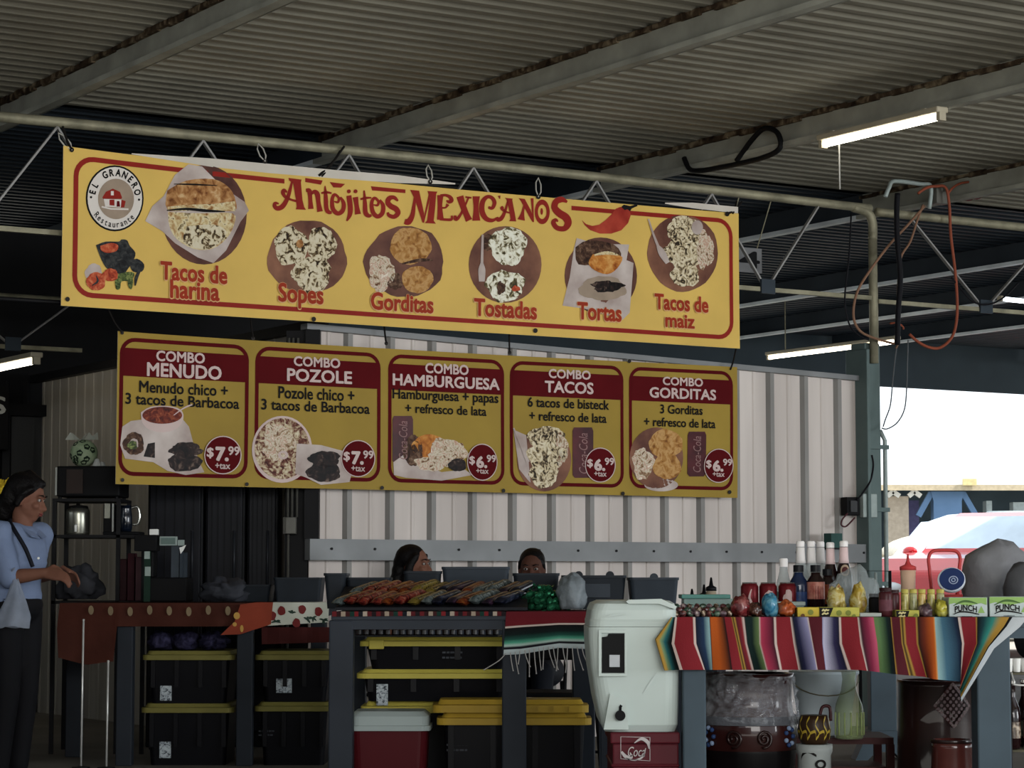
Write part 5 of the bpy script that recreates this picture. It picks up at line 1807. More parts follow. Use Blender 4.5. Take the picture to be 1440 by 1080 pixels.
# microwave-like dark cabinet, with ball in a bag on top
t = thing('toaster_oven', 'dark boxy oven with a brown door on the top rack shelf', 'oven', (X(120, Ys), Ys + .2, zs))
mb = MB(); mb.bx(X(76, Ys), X(166, Ys), Ys + .02, Ys + .38, zs + .012, Z(655, Ys)); mb.build('body', m_black, t, bevel=.01)
mb = MB(); mb.bx(X(91, Ys), X(114, Ys), Ys + .008, Ys + .0195, zs + .03, Z(660, Ys)); mb.build('door', mat('brown_glass', '#2d231f', .3, 0, .1), t)
mb = MB(); mb.bx(X(75, Ys), X(77.5, Ys), Ys + .012, Ys + .0195, zs + .02, Z(657, Ys)); mb.build('edge_trim', mat('pale_trim', '#8d8f8a', .4, .4), t)
mb = MB()
for xx in (80, 160):
    for yy in (.06, .34): mb.tube([Vector((X(xx, Ys), Ys + yy, zs)), Vector((X(xx, Ys), Ys + yy, zs + .012))], .012, 8)
mb.build('foot', m_black, t)
zt_ = Z(655, Ys)
t = thing('toy_ball', 'pale green patterned ball in a clear bag on top of the dark oven', 'ball', (X(107, Ys), Ys + .2, zt_))
c = Vector((X(107, Ys), Ys + .2, zt_ + .085)); R_ = .085
mb = MB(); mb.ball(c, R_, 24); mb.build('ball', mat('pale_green_ball', '#7e9a72', .5, 0, .25, 14, col2='#a9b79a'), t, smooth=True)
mb = MB()
rnd = random.Random(8)
for k in range(12):
    d = Vector((rnd.uniform(-1, 1), rnd.uniform(-1, -.2), rnd.uniform(-1, 1))).normalized()
    s = d.orthogonal().normalized(); u = d.cross(s)
    mb.add([c + (d + (s * cos(j * 1.2566) + u * sin(j * 1.2566)) * .26).normalized() * (R_ + .0015) for j in range(5)], [(0, 1, 2, 3, 4)])
mb.build('dark_patch', mat('dark_green_patch', '#1e2a20', .5), t)
mb = MB()
for k in range(5):
    a = k * 1.3
    p = c + Vector((.02 * cos(a), -.03 + .02 * sin(a), R_ * .95))
    mb.add([p, p + Vector((.07 * cos(a), -.02, .045)), p + Vector((.09 * cos(a + .5), -.03, .0))], [(0, 1, 2)])
mb.build('bag_end', mat('clear_film', '#aab2a8', .2, 0, .1, 9, alpha=.55), t)
mb = MB(); mb.lathe([(.03, 0), (.012, .045), (.0, .05)], 10, (X(130, Ys), Ys + .1, zt_)); mb.lathe([(.025, 0), (.01, .03)], 10, (X(137, Ys), Ys + .12, zt_))
o = mb.build('white_cone', mat('white_cone', '#b4b7b5', .5)); tag(o, 'small white cone beside the green ball', 'ornament')
# steel urn, coffee maker
zs2 = sh[1][0] + .001
m_chr = mat('dull_steel', '#8f8f84', .25, .85, .2, 6)
t = thing('steel_urn', 'brushed steel drink dispenser on the middle rack shelf', 'dispenser', (X(100, Ys), Ys + .18, zs2))
cx, cy = X(100, Ys), Ys + .2
rr = (X(117, Ys) - X(83, Ys)) / 2
mb = MB(); mb.lathe([(rr * .96, .0), (rr, .012), (rr, .13), (rr * .97, .15), (rr * .85, .165)], 28, (cx, cy, zs2 + .0)); mb.build('tank', m_chr, t, smooth=True)
mb = MB(); mb.tube([Vector((cx + .004, cy - rr, zs2 + .06)), Vector((cx + .004, cy - rr - .03, zs2 + .055)), Vector((cx + .004, cy - rr - .03, zs2 + .02))], .008, 8); mb.build('tap', m_white, t, smooth=True)
mb = MB(); mb.lathe([(rr * .86, .1655), (rr * .8, .178), (.012, .184), (.012, .192)], 24, (cx, cy, zs2)); mb.build('lid', m_black, t)
t = thing('coffee_maker', 'black coffee maker with a chrome-handled jug on the rack shelf', 'coffee maker', (X(170, Ys), Ys + .18, zs2))
mb = MB()
mb.bx(X(140, Ys), X(154, Ys), Ys + .1, Ys + .3, zs2, zs2 + .19); mb.bx(X(140, Ys), X(192, Ys), Ys + .08, Ys + .3, zs2, zs2 + .02)
mb.build('body', m_black, t, bevel=.006)
mb = MB(); mb.bx(X(142, Ys), X(150, Ys), Ys + .09, Ys + .099, zs2 + .1, zs2 + .19); mb.build('steel_panel', m_chr, t)
mb = MB(); mb.bx(X(153, Ys), X(155.5, Ys), Ys + .085, Ys + .099, zs2 + .02, zs2 + .19); mb.build('chrome_edge', mat('bright_chrome', '#c9c9c2', .15, .9), t)
cx, cy = X(169, Ys), Ys + .17
mb = MB(); mb.lathe([(.036, .022), (.042, .04), (.04, .12), (.034, .16), (.036, .18)], 20, (cx, cy, zs2)); mb.build('jug', mat('dark_blue_glass', '#0d1420', .15, 0, .1, coat=.5), t, smooth=True)
mb = MB(); mb.tube(spline([Vector((cx + .038, cy - .01, zs2 + .165)), Vector((cx + .075, cy - .01, zs2 + .17)), Vector((cx + .088, cy - .01, zs2 + .12)), Vector((cx + .078, cy - .01, zs2 + .07)), Vector((cx + .045, cy - .01, zs2 + .065))]), .008, 8)
mb.build('jug_handle', mat('bright_chrome', '#c9c9c2'), t, smooth=True)
# register group on the lower rack shelf / table back
zs0 = sh[0][0] + .001
def gbox(name, label, cat, px0, px1, py0, py1, Y, d, mt, group=None, z0=None, bevel=.004):
    x0, x1 = X(px0, Y), X(px1, Y)
    za = Z(py1, Y) if z0 is None else z0
    mb = MB(); mb.bx(x0, x1, Y, Y + d, za, Z(py0, Y))
    o = mb.build(name, mt, bevel=bevel); tag(o, label, cat, group); return o
m_mar = mat('maroon_card', '#3a141d', .5, 0, .2, 9)
m_pnk = mat('dusty_pink_card', '#5c4046', .6)
gbox('snack_box', 'maroon snack box left of three below the coffee maker', 'box', 163, 178, 786, 842, Ys + .06, .1, mat('dark_maroon_card', '#2b1015', .5, 0, .2, 9), z0=zs0)
gbox('snack_box', 'wide dark red snack box below the coffee maker', 'box', 179, 189, 778, 842, Ys + .05, .1, m_mar, z0=zs0)
gbox('snack_box', 'dusty pink box with green and white neighbour below the coffee maker', 'box', 190.5, 200, 783, 842, Ys + .03, .08, m_pnk, z0=zs0)
t = thing('cardboard_bundle', 'dim grey bundle of bags on the lowest rack shelf beside the woman', 'bag', (X(105, Ys), Ys + .1, zs0))
mb = crumple((X(106, Ys), Ys + .16, zs0 + .09), (.125, .11, .11), seed=6, amp=.5); mb.build('bundle', mat('dim_grey_bag', '#3a3b40', .7, 0, .3, 9), t, smooth=True)
# register stand with pale cards
Yr = 14.0
t = thing('cash_register', 'dark cash register with pale green display on the back of the left table', 'cash register', (X(225, Yr), Yr + .1, TT + .008))
mb = MB(); mb.bx(X(205, Yr), X(262, Yr), Yr + .02, Yr + .3, TT + .008, Z(812, Yr)); mb.bx(X(205, Yr), X(214, Yr), Yr + .05, Yr + .2, Z(812, Yr), Z(775, Yr)); mb.build('body', m_black, t, bevel=.008)
mb = MB(); mb.bx(X(237, Yr), X(248, Yr), Yr + .1, Yr + .13, Z(812, Yr), Z(767, Yr)); mb.build('display_post', mat('dim_steel_post', '#3a4148', .4, .3), t)
mb = MB(); mb.bx(X(221, Yr), X(246, Yr), Yr + .07, Yr + .099, Z(767, Yr), Z(754, Yr)); d = mb.build('display', mat('display_casing', '#8f9c98', .5), t, bevel=.003)
mb = MB(); mb.bx(X(223.5, Yr), X(243.5, Yr), Yr + .066, Yr + .0695, Z(765, Yr), Z(756, Yr)); mb.build('display_glass', mat('display_green', '#5f706b', .3), d)
mb = MB(); mb.bx(X(247, Yr), X(256, Yr), Yr + .07, Yr + .09, Z(767, Yr), Z(759, Yr)); mb.build('side_display', mat('display_casing', '#8f9c98'), t)
mb = MB(); mb.bx(X(250, Yr), X(259, Yr), Yr + .1, Yr + .14, Z(812, Yr), Z(777, Yr)); mb.bx(X(250, Yr), X(254, Yr), Yr + .075, Yr + .1, Z(767.5, Yr), Z(812, Yr)); mb.build('card_reader', mat('dim_slate', '#2c343c', .5), t)
mb = MB(); mb.prism([(252, 770), (254, 779), (258, 774), (262, 766), (256, 769)], lambda x, y, d_: atY(x, y, Yr + .06 + d_), 0, .012); mb.build('receipt', m_white, t)
gbox('carton', 'small white carton on the dark box left of the register display', 'carton', 209, 221, 744, 752, Yr + .06, .05, m_white, z0=Z(752, Yr))
gbox('black_box', 'black box carrying a small white carton beside the register', 'box', 188, 219.5, 752.2, 772, Yr + .03, .14, m_black, z0=Z(775, Yr) + .0005)
t = thing('price_card', 'green and white upright price cards left of the register', 'card', (X(206, Yr), Yr - .02, TT + .008))
mb = MB(); mb.bx(X(203, Yr), X(212, Yr), Yr - .02, Yr - .008, TT + .008, Z(775, Yr)); mb.build('holder', mat('dark_green_holder', '#12291f', .5), t)
mb = MB(); mb.bx(X(203.5, Yr), X(211, Yr), Yr - .026, Yr - .0205, Z(786, Yr), Z(775.5, Yr)); mb.bx(X(204.5, Yr), X(212.5, Yr), Yr - .026, Yr - .0205, Z(810, Yr), Z(797, Yr)); mb.build('card', mat('pale_card', '#8d9a94', .6), t)
# yellow flowers at the far left edge
t = thing('flower_vase', 'yellow flowers in a dark vase at the left edge behind the woman', 'flowers', (X(4, 13.9), 14.0, FLOOR))
Yf = 14.0
mb = MB(); mb.bx(X(-40, Yf), X(30, Yf), Yf - .1, Yf + .25, FLOOR, Z(760, Yf)); mb.build('pedestal', m_dark, t)
mb = MB(); mb.lathe([(.04, 0), (.06, .05), (.055, .16), (.035, .22), (.045, .25)], 18, (X(2, Yf), Yf + .05, Z(760, Yf))); mb.build('vase', m_black, t, smooth=True)
m_yf = mat('yellow_petals', '#c2a52e', .6, 0, .2, 20)
for k, (px, py) in enumerate(((14, 679), (2, 681), (-8, 672), (6, 690), (-12, 688), (18, 684))):
    c = atY(px, py, Yf + .03 * (k % 3))
    mb = MB()
    for j in range(7):
        a = j * 2 * pi / 7
        mb.ball(c + Vector((.018 * cos(a), -.006, .018 * sin(a))), (.014, .008, .014), 8)
    mb.ball(c - Vector((0, .008, 0)), .01, 8)
    f = mb.build('flower', m_yf, t, smooth=True)
    mb = MB(); mb.tube(spline([c, c * .5 + Vector((X(2, Yf), Yf + .05, Z(720, Yf))) * .5, Vector((X(2, Yf), Yf + .05, Z(725, Yf)))]), .003, 5)
    mb.build('stem', mat('dark_stem', '#26301c', .7), f)
# slim chrome display poles
for px, y0, y1, Yp, lab in ((117.5, 872, 1046, 13.48, 'taller slim chrome pole in front of the orange cloth'), (153, 930, 1060, 13.45, 'shorter slim chrome pole beside the left table leg')):
    t = thing('chrome_pole', lab, 'pole', (X(px, Yp), Yp, FLOOR), 0, 'slim chrome poles')
    mb = MB(); mb.tube([Vector((X(px, Yp), Yp, FLOOR + .01)), Vector((X(px + .8, Yp), Yp, Z(y0, Yp)))], .0055, 8); mb.build('rod', mat('pale_chrome', '#c4c4c0', .3, .3), t, smooth=True)
    mb = MB(); mb.lathe([(.05, 0), (.05, .008), (.01, .012)], 18, (X(px, Yp), Yp, FLOOR)); mb.build('base', m_dark, t)
    mb = MB(); mb.ball((X(px + .8, Yp), Yp, Z(y0, Yp)), .007, 8); mb.build('tip', mat('pale_chrome', '#c4c4c0'), t)
# ================================================================== RIGHT TABLE: GOODS ON TOP
FOIL_K = .8
TS = TT + .0045
def P3(px, Y, z=None): return Vector((X(px, Y), Y, TS if z is None else z))
def lathe_thing(name, label, cat, loc, parts, group=None, n=18):
    t = thing(name, label, cat, loc, 0, group)
    for pn, prof, mt in parts:
        mb = MB(); mb.lathe(prof, n); mb.build(pn, mt, t, smooth=True, world=False)
        o = t.children[-1]
    return t
def cut(o):
    return o
# cans
m_cocan = mat('dark_red_can', '#5c161c', .3, .3, .15, 20)
m_cantop = mat('can_metal', '#9b9a97', .25, .8)
m_canlab = mat('can_pale_script', '#b9a19e', .4)
for px, lab in ((1054, 'plain dark red soda can, first of three in the row'), (1080, 'dark red soda can with pale emblem, middle of the row'), (1107, 'dark red soda can with pale emblem, beside the clear bottle')):
    Yk = 9.0
    t = thing('soda_can', lab, 'can', P3(px, Yk), 0, 'red soda cans')
    mb = MB(); mb.lathe([(.026, 0), (.033, .008), (.033, .104), (.027, .116)], 24); mb.build('body', m_cocan, t, smooth=True, world=False)
    mb = MB(); mb.lathe([(.0272, .1162), (.028, .119), (.025, .12), (.024, .1165)], 24); mb.build('top', m_cantop, t, world=False)
    mb = MB()
    def cyl(a, z): return Vector((.0336 * sin(a / .033), -.0336 * cos(a / .033), z))
    if px == 1054:
        put_stroke(mb, cyl, [(-.006, .015), (.004, .04), (-.004, .065), (.004, .095)], [.004, .009, .008, .003])
    else:
        put_disc(mb, cyl, -.001, .062, .018, .03, n=16, rings=2, wob=.25, seed=px)
    mb.build('emblem', m_canlab, t, world=False)
# bottles
m_clear = mat('clear_bottle_glass', '#a9b3b4', .12, 0, .12, 10, alpha=.5)
m_wcap = mat('white_cap', '#d3d0cf', .4)
m_bcap = mat('black_cap', '#101114', .4)
m_blueb = mat('deep_blue_drink', '#18243f', .2, 0, .2, 12, coat=.4)
m_redb = mat('red_drink_label', '#8d2626', .3, 0, .3, 30, col2='#b58070')
m_orb = mat('orange_drink_label', '#a9512a', .3, 0, .3, 30, col2='#3a1a14')
m_cola = mat('dark_cola', '#1c0d0e', .15, 0, .2, 10, coat=.4)
m_neckw = mat('pale_pink_neck', '#cbb4b4', .35)
glass = [(.028, 0), (.031, .006), (.031, .11), (.027, .14), (.015, .19), (.0125, .235)]
capg = [(.0145, .236), (.0148, .252), (.012, .256)]
def bottle(px, Yk, label, liquid, cap, s=1.0, prof=None, capp=None, neck=None, lab=None, group='drink bottles at the back of the right table', lab_m=None, liqtop=.2):
    t = thing('drink_bottle', label, 'bottle', P3(px, Yk), 0, group)
    pr = prof or glass; cp = capp or capg
    mb = MB(); mb.lathe([(r * s, z * s) for r, z in pr], 22); mb.build('bottle_body', liquid, t, smooth=True, world=False)
    mb = MB(); mb.lathe([(r * s, z * s) for r, z in cp], 18); mb.build('cap', cap, t, world=False)
    if neck:
        mb = MB(); mb.lathe([(r * s + .0012, z * s) for r, z in neck[0]], 20); mb.build('neck', neck[1], t, smooth=True, world=False)
    if lab:
        z0, z1, r = lab
        mb = MB(); mb.lathe([(r * s, z0 * s), (r * s, z1 * s)], 24, cap=False); mb.build('label_band', lab_m, t, smooth=True, world=False)
    return t
Yb = 9.22
nk = [(.018, .178), (.0155, .19), (.0135, .234)]
bottle(1126, Yb, 'clear glass bottle with white neck, leftmost of the tall back row', m_clear, m_wcap, 1.08, neck=(nk, m_wcap), lab=(.05, .1, .0316), lab_m=mat('pale_label', '#9aa3a6', .4))
bottle(1141, Yb + .02, 'clear glass bottle with white neck, second of the tall back row', m_clear, m_wcap, 1.08, neck=(nk, m_wcap))
bottle(1154, Yb + .1, 'clear glass bottle with white neck, third of the tall back row', m_clear, m_wcap, 1.08, neck=(nk, m_wcap))
bottle(1168, Yb - .02, 'dark cola bottle with pale neck, beside the third clear bottle', m_cola, m_wcap, 1.06, neck=(nk, m_neckw))
bottle(1187, Yb - .04, 'dark cola bottle with oval beige label in front of the column', m_cola, m_wcap, 1.08, neck=(nk, m_neckw))
t_ = bpy.data.objects['drink_bottle.004']
mb = MB(); put_disc(mb, lambda a, z: Vector((.026 * 1.1 * sin(a), -.0275 * 1.12 * cos(a), z)), 0, .165, .62, .022, 0, n=18, rings=2); put_disc(mb, lambda a, z: Vector((.0265 * 1.1 * sin(a), -.028 * 1.12 * cos(a), z)), 0, .165, .42, .014, 1, n=18, rings=2)
mb.build('oval_label', [mat('beige_label', '#a08d78', .5), mat('maroon_label', '#4a2020', .5)], t_, world=False)
pet = [(.028, 0), (.032, .008), (.032, .10), (.030, .118), (.0175, .138), (.0165, .148)]
petc = [(.0185, .149), (.0185, .172), (.017, .174)]
Yp = 9.03
bottle(1123, Yp, 'squat deep blue drink bottle with black cap', m_blueb, m_bcap, 1.06, pet, petc, lab=(.03, .08, .0325), lab_m=mat('blue_label', '#27385e', .35, 0, .3, 40))
bottle(1147, Yp - .01, 'squat drink bottle with black cap and bright red label', m_cola, m_bcap, 1.06, pet, petc, lab=(.055, .115, .0322), lab_m=m_redb)
bottle(1163.5, Yp + .1, 'squat drink bottle with orange flame label', m_cola, m_bcap, .98, pet, petc, lab=(.04, .115, .0324), lab_m=m_orb)
bottle(1102, 9.12, 'clear sloping bottle with white cap at the left of the drinks', m_clear, m_wcap, 1.0, [(.032, 0), (.034, .01), (.034, .06), (.026, .12), (.016, .16), (.0135, .19)], [(.0165, .178), (.0165, .206), (.014, .21)], lab=(.055, .085, .0335), lab_m=mat('teal_label', '#7d9a9c', .4))

# small goods along the front edge
Yg = 8.56
def box3(name, label, cat, px0, px1, py0, Y, d, mt, group=None, z0=None):
    return gbox(name, label, cat, px0, px1, py0, 0, Y, d, mt, group, TS if z0 is None else z0, .003)
rnd = random.Random(31)
m_dc = [speckle('dark_sweet_%d' % i, c, 30, .3, 60 + i) for i, c in enumerate((['#1a1512', '#4d3b2c', '#b0a08c'], ['#1d0f10', '#4a1a1e', '#8f6a5c'], ['#15201a', '#2f4a3a', '#7c8a78'], ['#20181c', '#57424a', '#a3928c']))]
proto = None
i = 0
names = ['brown', 'dark red', 'dull green', 'plum']
for row in range(3):
    for k in range(9):
        px = 952 + k * 9.2 + (row % 2) * 4
        if proto is None:
            mb = MB(); mb.ball((0, 0, .011), (.014, .010, .011), 10)
            for s in (-1, 1): mb.add([(s * .012, 0, .011), (s * .024, .009, .017), (s * .024, -.009, .006)], [(0, 1, 2)])
            o = proto = mb.build('wrapped_candy', m_dc[0], origin=(0, 0, 0), smooth=False)
        else:
            o = proto.copy(); COL.objects.link(o)
            if i % 4: o.data = o.data.copy(); o.data.materials[0] = m_dc[i % 4]
        o.location = (X(px, Yg + .02 + row * .04), Yg + .02 + row * .045, TS + (.0 if row < 1 else .012 * row))
        o.rotation_euler = (rnd.uniform(-.4, .4), rnd.uniform(-.4, .4), rnd.uniform(0, 3.1))
        tag(o, 'small dark wrapped sweet in the strip at the left end of the striped cloth', 'candy', 'small dark sweets')
        i += 1
# tray under back rows of sweets
mb = MB(); mb.bx(X(950, Yg + .1), X(1030, Yg + .1), Yg + .06, Yg + .17, TS, TS + .012)
tag(mb.build('low_tray', m_black), 'low black tray under the small dark sweets', 'tray')
# clear boxes behind
m_tb = mat('pale_teal_box', '#7f9a95', .25, 0, .1, 8, alpha=.75)
t = thing('clear_box', 'long pale teal clear box lying behind the dark sweets', 'box', P3(992, 8.9))
mb = MB(); mb.bx(X(962, 8.9), X(1030, 8.9), 8.9, 9.05, TS, Z(842, 8.9)); mb.build('body', m_tb, t)
mb = MB(); mb.bx(X(958, 8.9), X(1027, 8.9), 8.89, 9.06, Z(841.9, 8.9), Z(836, 8.9)); mb.build('lid', mat('teal_lid', '#4f8078', .35, 0, .1, 6), t, bevel=.003)
t = thing('clear_box', 'short pale clear box in front of the red soda cans', 'box', P3(1108, 8.8))
mb = MB(); mb.bx(X(1092, 8.8), X(1130, 8.8), 8.8, 8.9, TS, Z(852, 8.8)); mb.build('body', m_tb, t)
mb = MB(); mb.bx(X(1090, 8.8), X(1132, 8.8), 8.79, 8.91, Z(851.9, 8.8), Z(846, 8.8)); mb.build('lid', mat('grey_film_lid', '#8d9994', .35), t, bevel=.003)
# bags of sweets
def bag(label, px, py, w, h, d, mt, Y, seed, group=None):
    mb = crumple((X(px, Y), Y + d, TS + h * .75), (w, d, h), seed=seed, amp=.28, freq=2.0)
    o = mb.build('sweet_bag', mt, smooth=True); return tag(o, label, 'bag', group)
bag('crumpled red bag of sweets left of the blue bag', 1043, 855, .034, .042, .05, foil('red_bag', ['#3a1214', '#6d2226', '#9c6460'], 71), Yg, 11)
bag('small brown bag between the red and blue bags', 1064, 860, .024, .028, .045, foil('brown_bag', ['#1d1210', '#4a2a22', '#80604e'], 72), Yg, 12)
bag('bright blue bag of sweets above the purple stripe', 1085, 855, .030, .047, .05, foil('blue_bag', ['#1d4a66', '#3a7f9e', '#6fa6b8'], 73), Yg, 13)
bag('orange bag of sweets beside the yellow boxes', 1108, 858, .032, .032, .05, foil('orange_bag', ['#7a2f14', '#a84f24', '#b8683a'], 74), Yg, 14)
m_yb = mat('yellow_box_print', '#b09a36', .5, 0, .15, 20)
m_yb2 = mat('yellow_green_box_print', '#a4a048', .5, 0, .2, 20)
def ybox(label, px0, px1, py0, mt, dots, blk=None, d=.1, Y=None):
    Y = Y or Yg
    t = thing('candy_box', label, 'box', P3((px0 + px1) / 2, Y))
    mb = MB(); mb.bx(X(px0, Y), X(px1, Y), Y, Y + d, TS, Z(py0, Y)); mb.build('carton', mt, t, bevel=.002)
    mb = MB()
    for x, y, r, mi in dots: put_disc(mb, lambda a, b: atY(a, b, Y - .0015), x, y, r, r, mi, n=12, rings=1)
    if dots: mb.build('print', [mat('brown_print', '#5a3a20', .5), mat('olive_print', '#6d7430', .5)], t)
    if blk:
        mb = MB(); put_poly(mb, lambda a, b: atY(a, b, Y - .0015), blk, 0); 
        cx, cy = sum(p[0] for p in blk) / len(blk), sum(p[1] for p in blk) / len(blk)
        f = lambda a, b: atY(a, b, Y - .0025)
        put_stroke(mb, f, [(cx - 5, cy - 2), (cx - 3, cy - 4), (cx - 1, cy - 2), (cx + 1, cy - 4), (cx + 3, cy - 3), (cx + 5, cy - 4)], [1.5, 2.5, 2, 2.5, 2, 1.5], 1)
        put_stroke(mb, f, [(cx - 5, cy + 3), (cx - 2, cy + 1), (cx + 1, cy + 2), (cx + 4, cy + .5)], [2, 2.5, 2, 2.5], 1)
        mb.build('black_emblem', [m_blk, mat('pale_yellow_print', '#c2b884', .5)], t)
    return t
ybox('bright yellow box of sweets left of the black emblem', 1121, 1151.5, 854, m_yb, [(1129, 866, 3, 0), (1140, 861, 4, 1)])
ybox('yellow box with a black slanted emblem on its left end', 1152, 1208, 854, m_yb2, [(1180, 862, 4, 1), (1193, 862, 4, 1), (1201, 866, 2.5, 1)], [(1152.5, 854.5), (1172, 854.5), (1166.5, 868), (1153, 868.5)])
ybox('open white tray beside the dark jars', 1208.5, 1239, 862, mat('white_tray', '#a4aaa4', .5), [], d=.14)
# crinkled yellow snack bags and the clear plastic heap
bag('yellow snack bag behind the yellow boxes, left one', 1178, 846, .032, .062, .035, foil('yellow_snack', ['#6e5a24', '#b09a4a', '#c4bb84', '#9a4a24'], 75), Yg + .13, 15)
bag('yellow snack bag behind the yellow boxes, right one', 1209, 846, .030, .064, .035, foil('yellow_snack2', ['#8a6a24', '#b39a3c', '#cfc58a', '#35401f'], 76), Yg + .15, 16)
m_film = mat('clear_film', '#aab2a8')
mb = crumple((X(1202, 8.9), 8.92, TS + .075), (.088, .08, .092), seed=17, amp=.3, freq=1.7)
tag(mb.build('plastic_heap', mat('clear_plastic_bag', '#a7b0b2', .2, 0, .25, 10, .6, 16, alpha=.42), smooth=True), 'heap of clear plastic bags beside the column', 'bag')
m_brj = mat('maroon_jar', '#3d1a1e', .3, 0, .25, 14)
for px, lab in ((1229, 'small black-labelled jar beside the white tray'),):
    t = thing('sauce_jar', lab, 'jar', P3(px, Yg + .16))
    mb = MB(); mb.lathe([(.018, 0), (.02, .01), (.02, .06), (.017, .068)], 18); mb.build('glass', m_black, t, smooth=True, world=False)
    mb = MB(); mb.lathe([(.018, .0685), (.018, .08)], 18); mb.build('lid', mat('grey_jar_lid', '#5c6064'), t, world=False)
t = thing('spice_jar', 'tall maroon jar standing at the very front of the cloth', 'jar', P3(1245, Yg + .03))
mb = MB(); mb.lathe([(.021, 0), (.024, .008), (.024, .08), (.021, .088)], 22); mb.build('glass', m_brj, t, smooth=True, world=False)
mb = MB(); mb.lathe([(.022, .0885), (.0225, .1), (.02, .102)], 20); mb.build('lid', mat('maroon_lid', '#2a1114', .4), t, world=False)
mb = MB(); mb.lathe([(.0245, .02), (.0245, .06)], 22, cap=False); mb.build('label_band', mat('maroon_label2', '#57323a', .5, 0, .2, 40), t, smooth=True, world=False)
t = thing('spice_jar', 'maroon jar half hidden behind the tall front jar', 'jar', P3(1256, Yg + .12))
mb = MB(); mb.lathe([(.02, 0), (.022, .008), (.022, .075), (.019, .083)], 22); mb.build('glass', m_brj, t, smooth=True, world=False)
mb = MB(); mb.lathe([(.02, .0835), (.02, .094)], 20); mb.build('lid', mat('maroon_lid', '#2a1114'), t, world=False)
ybox('yellow box with a black emblem beside the maroon jars', 1259, 1292, 858, m_yb2, [(1288, 866, 3.5, 1)], [(1260, 858.8), (1279, 859), (1275.5, 871.5), (1261, 871.5)], d=.08)
m_spice = [speckle('spice_%d' % i, c, 26, .3, 90 + i) for i, c in enumerate((['#6b6430', '#a39a50', '#c2b878'], ['#5a5a34', '#8c8c5c', '#b8b48c'], ['#7a5f2c', '#a88c40', '#c7b878']))]
pj2 = None
for k, px in enumerate((1272, 1284, 1296, 1309, 1322)):
    lab = 'yellow spice jar behind the emblem box, number %s from the left' % ['one', 'two', 'three', 'four', 'five'][k]
    t = thing('spice_jar', lab, 'jar', P3(px, Yg + .13), 0, 'yellow spice jars in a row')
    mb = MB(); mb.lathe([(.0135, 0), (.0145, .006), (.0145, .076), (.0125, .082)], 16); mb.build('glass', m_spice[k % 3], t, smooth=True, world=False)
    mb = MB(); mb.lathe([(.014, .0825), (.014, .095), (.012, .0965)], 16); mb.build('lid', mat('yellow_jar_lid', '#aaa050', .4), t, world=False)
bag('small dark bag of sweets in front of the spice jars', 1303, 865, .026, .026, .035, m_dc[3], Yg, 19)
bag('round bright yellow bag left of the green and white boxes', 1325, 858, .022, .034, .03, foil('lemon_bag', ['#8f8a2a', '#b8b03e', '#cbc670'], 77), Yg, 20)
mb = MB(); mb.bx(X(1284, Yg + .3), X(1328, Yg + .3), Yg + .26, Yg + .36, TS, Z(843, Yg + .3)); tag(mb.build('dark_box', m_black), 'flat dark box behind the yellow spice jars', 'box')
# green and white boxes with arched black lettering
m_gw = mat('white_carton', '#a9b4b4', .5, 0, .05, 9)
m_gw2 = mat('green_carton', '#7fa05a', .5, 0, .12, 9)
def gwbox(label, px0, px1, py0, Y, word):
    t = thing('sweet_carton', label, 'box', P3((px0 + px1) / 2, Y))
    mb = MB(); mb.bx(X(px0, Y), X(px1, Y), Y, Y + .12, TS, Z(py0, Y)); mb.build('carton', m_gw, t, bevel=.002)
    f = lambda a, b, o=.001: atY(a, b, Y - o)
    w = px1 - px0
    mb = MB()
    put_poly(mb, lambda a, b: f(a, b, .0012), [(px0 + .5, py0 + .5), (px1 - .5, py0 + .5), (px1 - .5, py0 + 11), (px0 + w * .85, py0 + 8), (px0 + w * .5, py0 + 12), (px0 + w * .15, py0 + 8), (px0 + .5, py0 + 10)])
    put_poly(mb, lambda a, b: f(a, b, .0012), [(px1 - 13, py0 + 22), (px1 - 8, py0 + 12), (px1 - 3, py0 + 22)])
    mb.build('green_print', m_gw2, t)
    mb = MB()
    put_stroke(mb, lambda a, b: f(a, b, .002), [(px0 + w * .12, py0 + 12), (px0 + w * .35, py0 + 6), (px0 + w * .55, py0 + 6), (px0 + w * .75, py0 + 9)], [1, 3, 3, 1], 0)
    mb.build('dark_green_print', mat('dark_green_print', '#3d5a2c', .5), t)
    mb = MB()
    g = lambda a, b: f(a, b - 3 * sin(pi * (a - px0 - w * .14) / (w * .62)), .003)
    put_text(mb, g, word, px0 + w * .16, px0 + w * .74, py0 + 22, py0 + 13, .03)
    put_stroke(mb, lambda a, b: f(a, b, .003), [(px0 + w * .13, py0 + 24), (px0 + w * .3, py0 + 20.5), (px0 + w * .55, py0 + 21), (px0 + w * .8, py0 + 24)], [1.2, 2, 2, 1.2])
    for k in range(3): frame_strip(mb, lambda a, b: f(a, b, .003), [(px0 + w * .35, py0 + 27 + 2.6 * k), (px0 + w * .62, py0 + 27 + 2.6 * k)], .8, False)
    mb.build('lettering', m_blk, t)
    return t
gwbox('green and white carton with arched black word, left of two', 1334, 1388, 840, Yg, 'PUNCH')
gwbox('green and white carton with arched black word, right of two', 1391, 1449, 839, Yg, 'PUNCH')
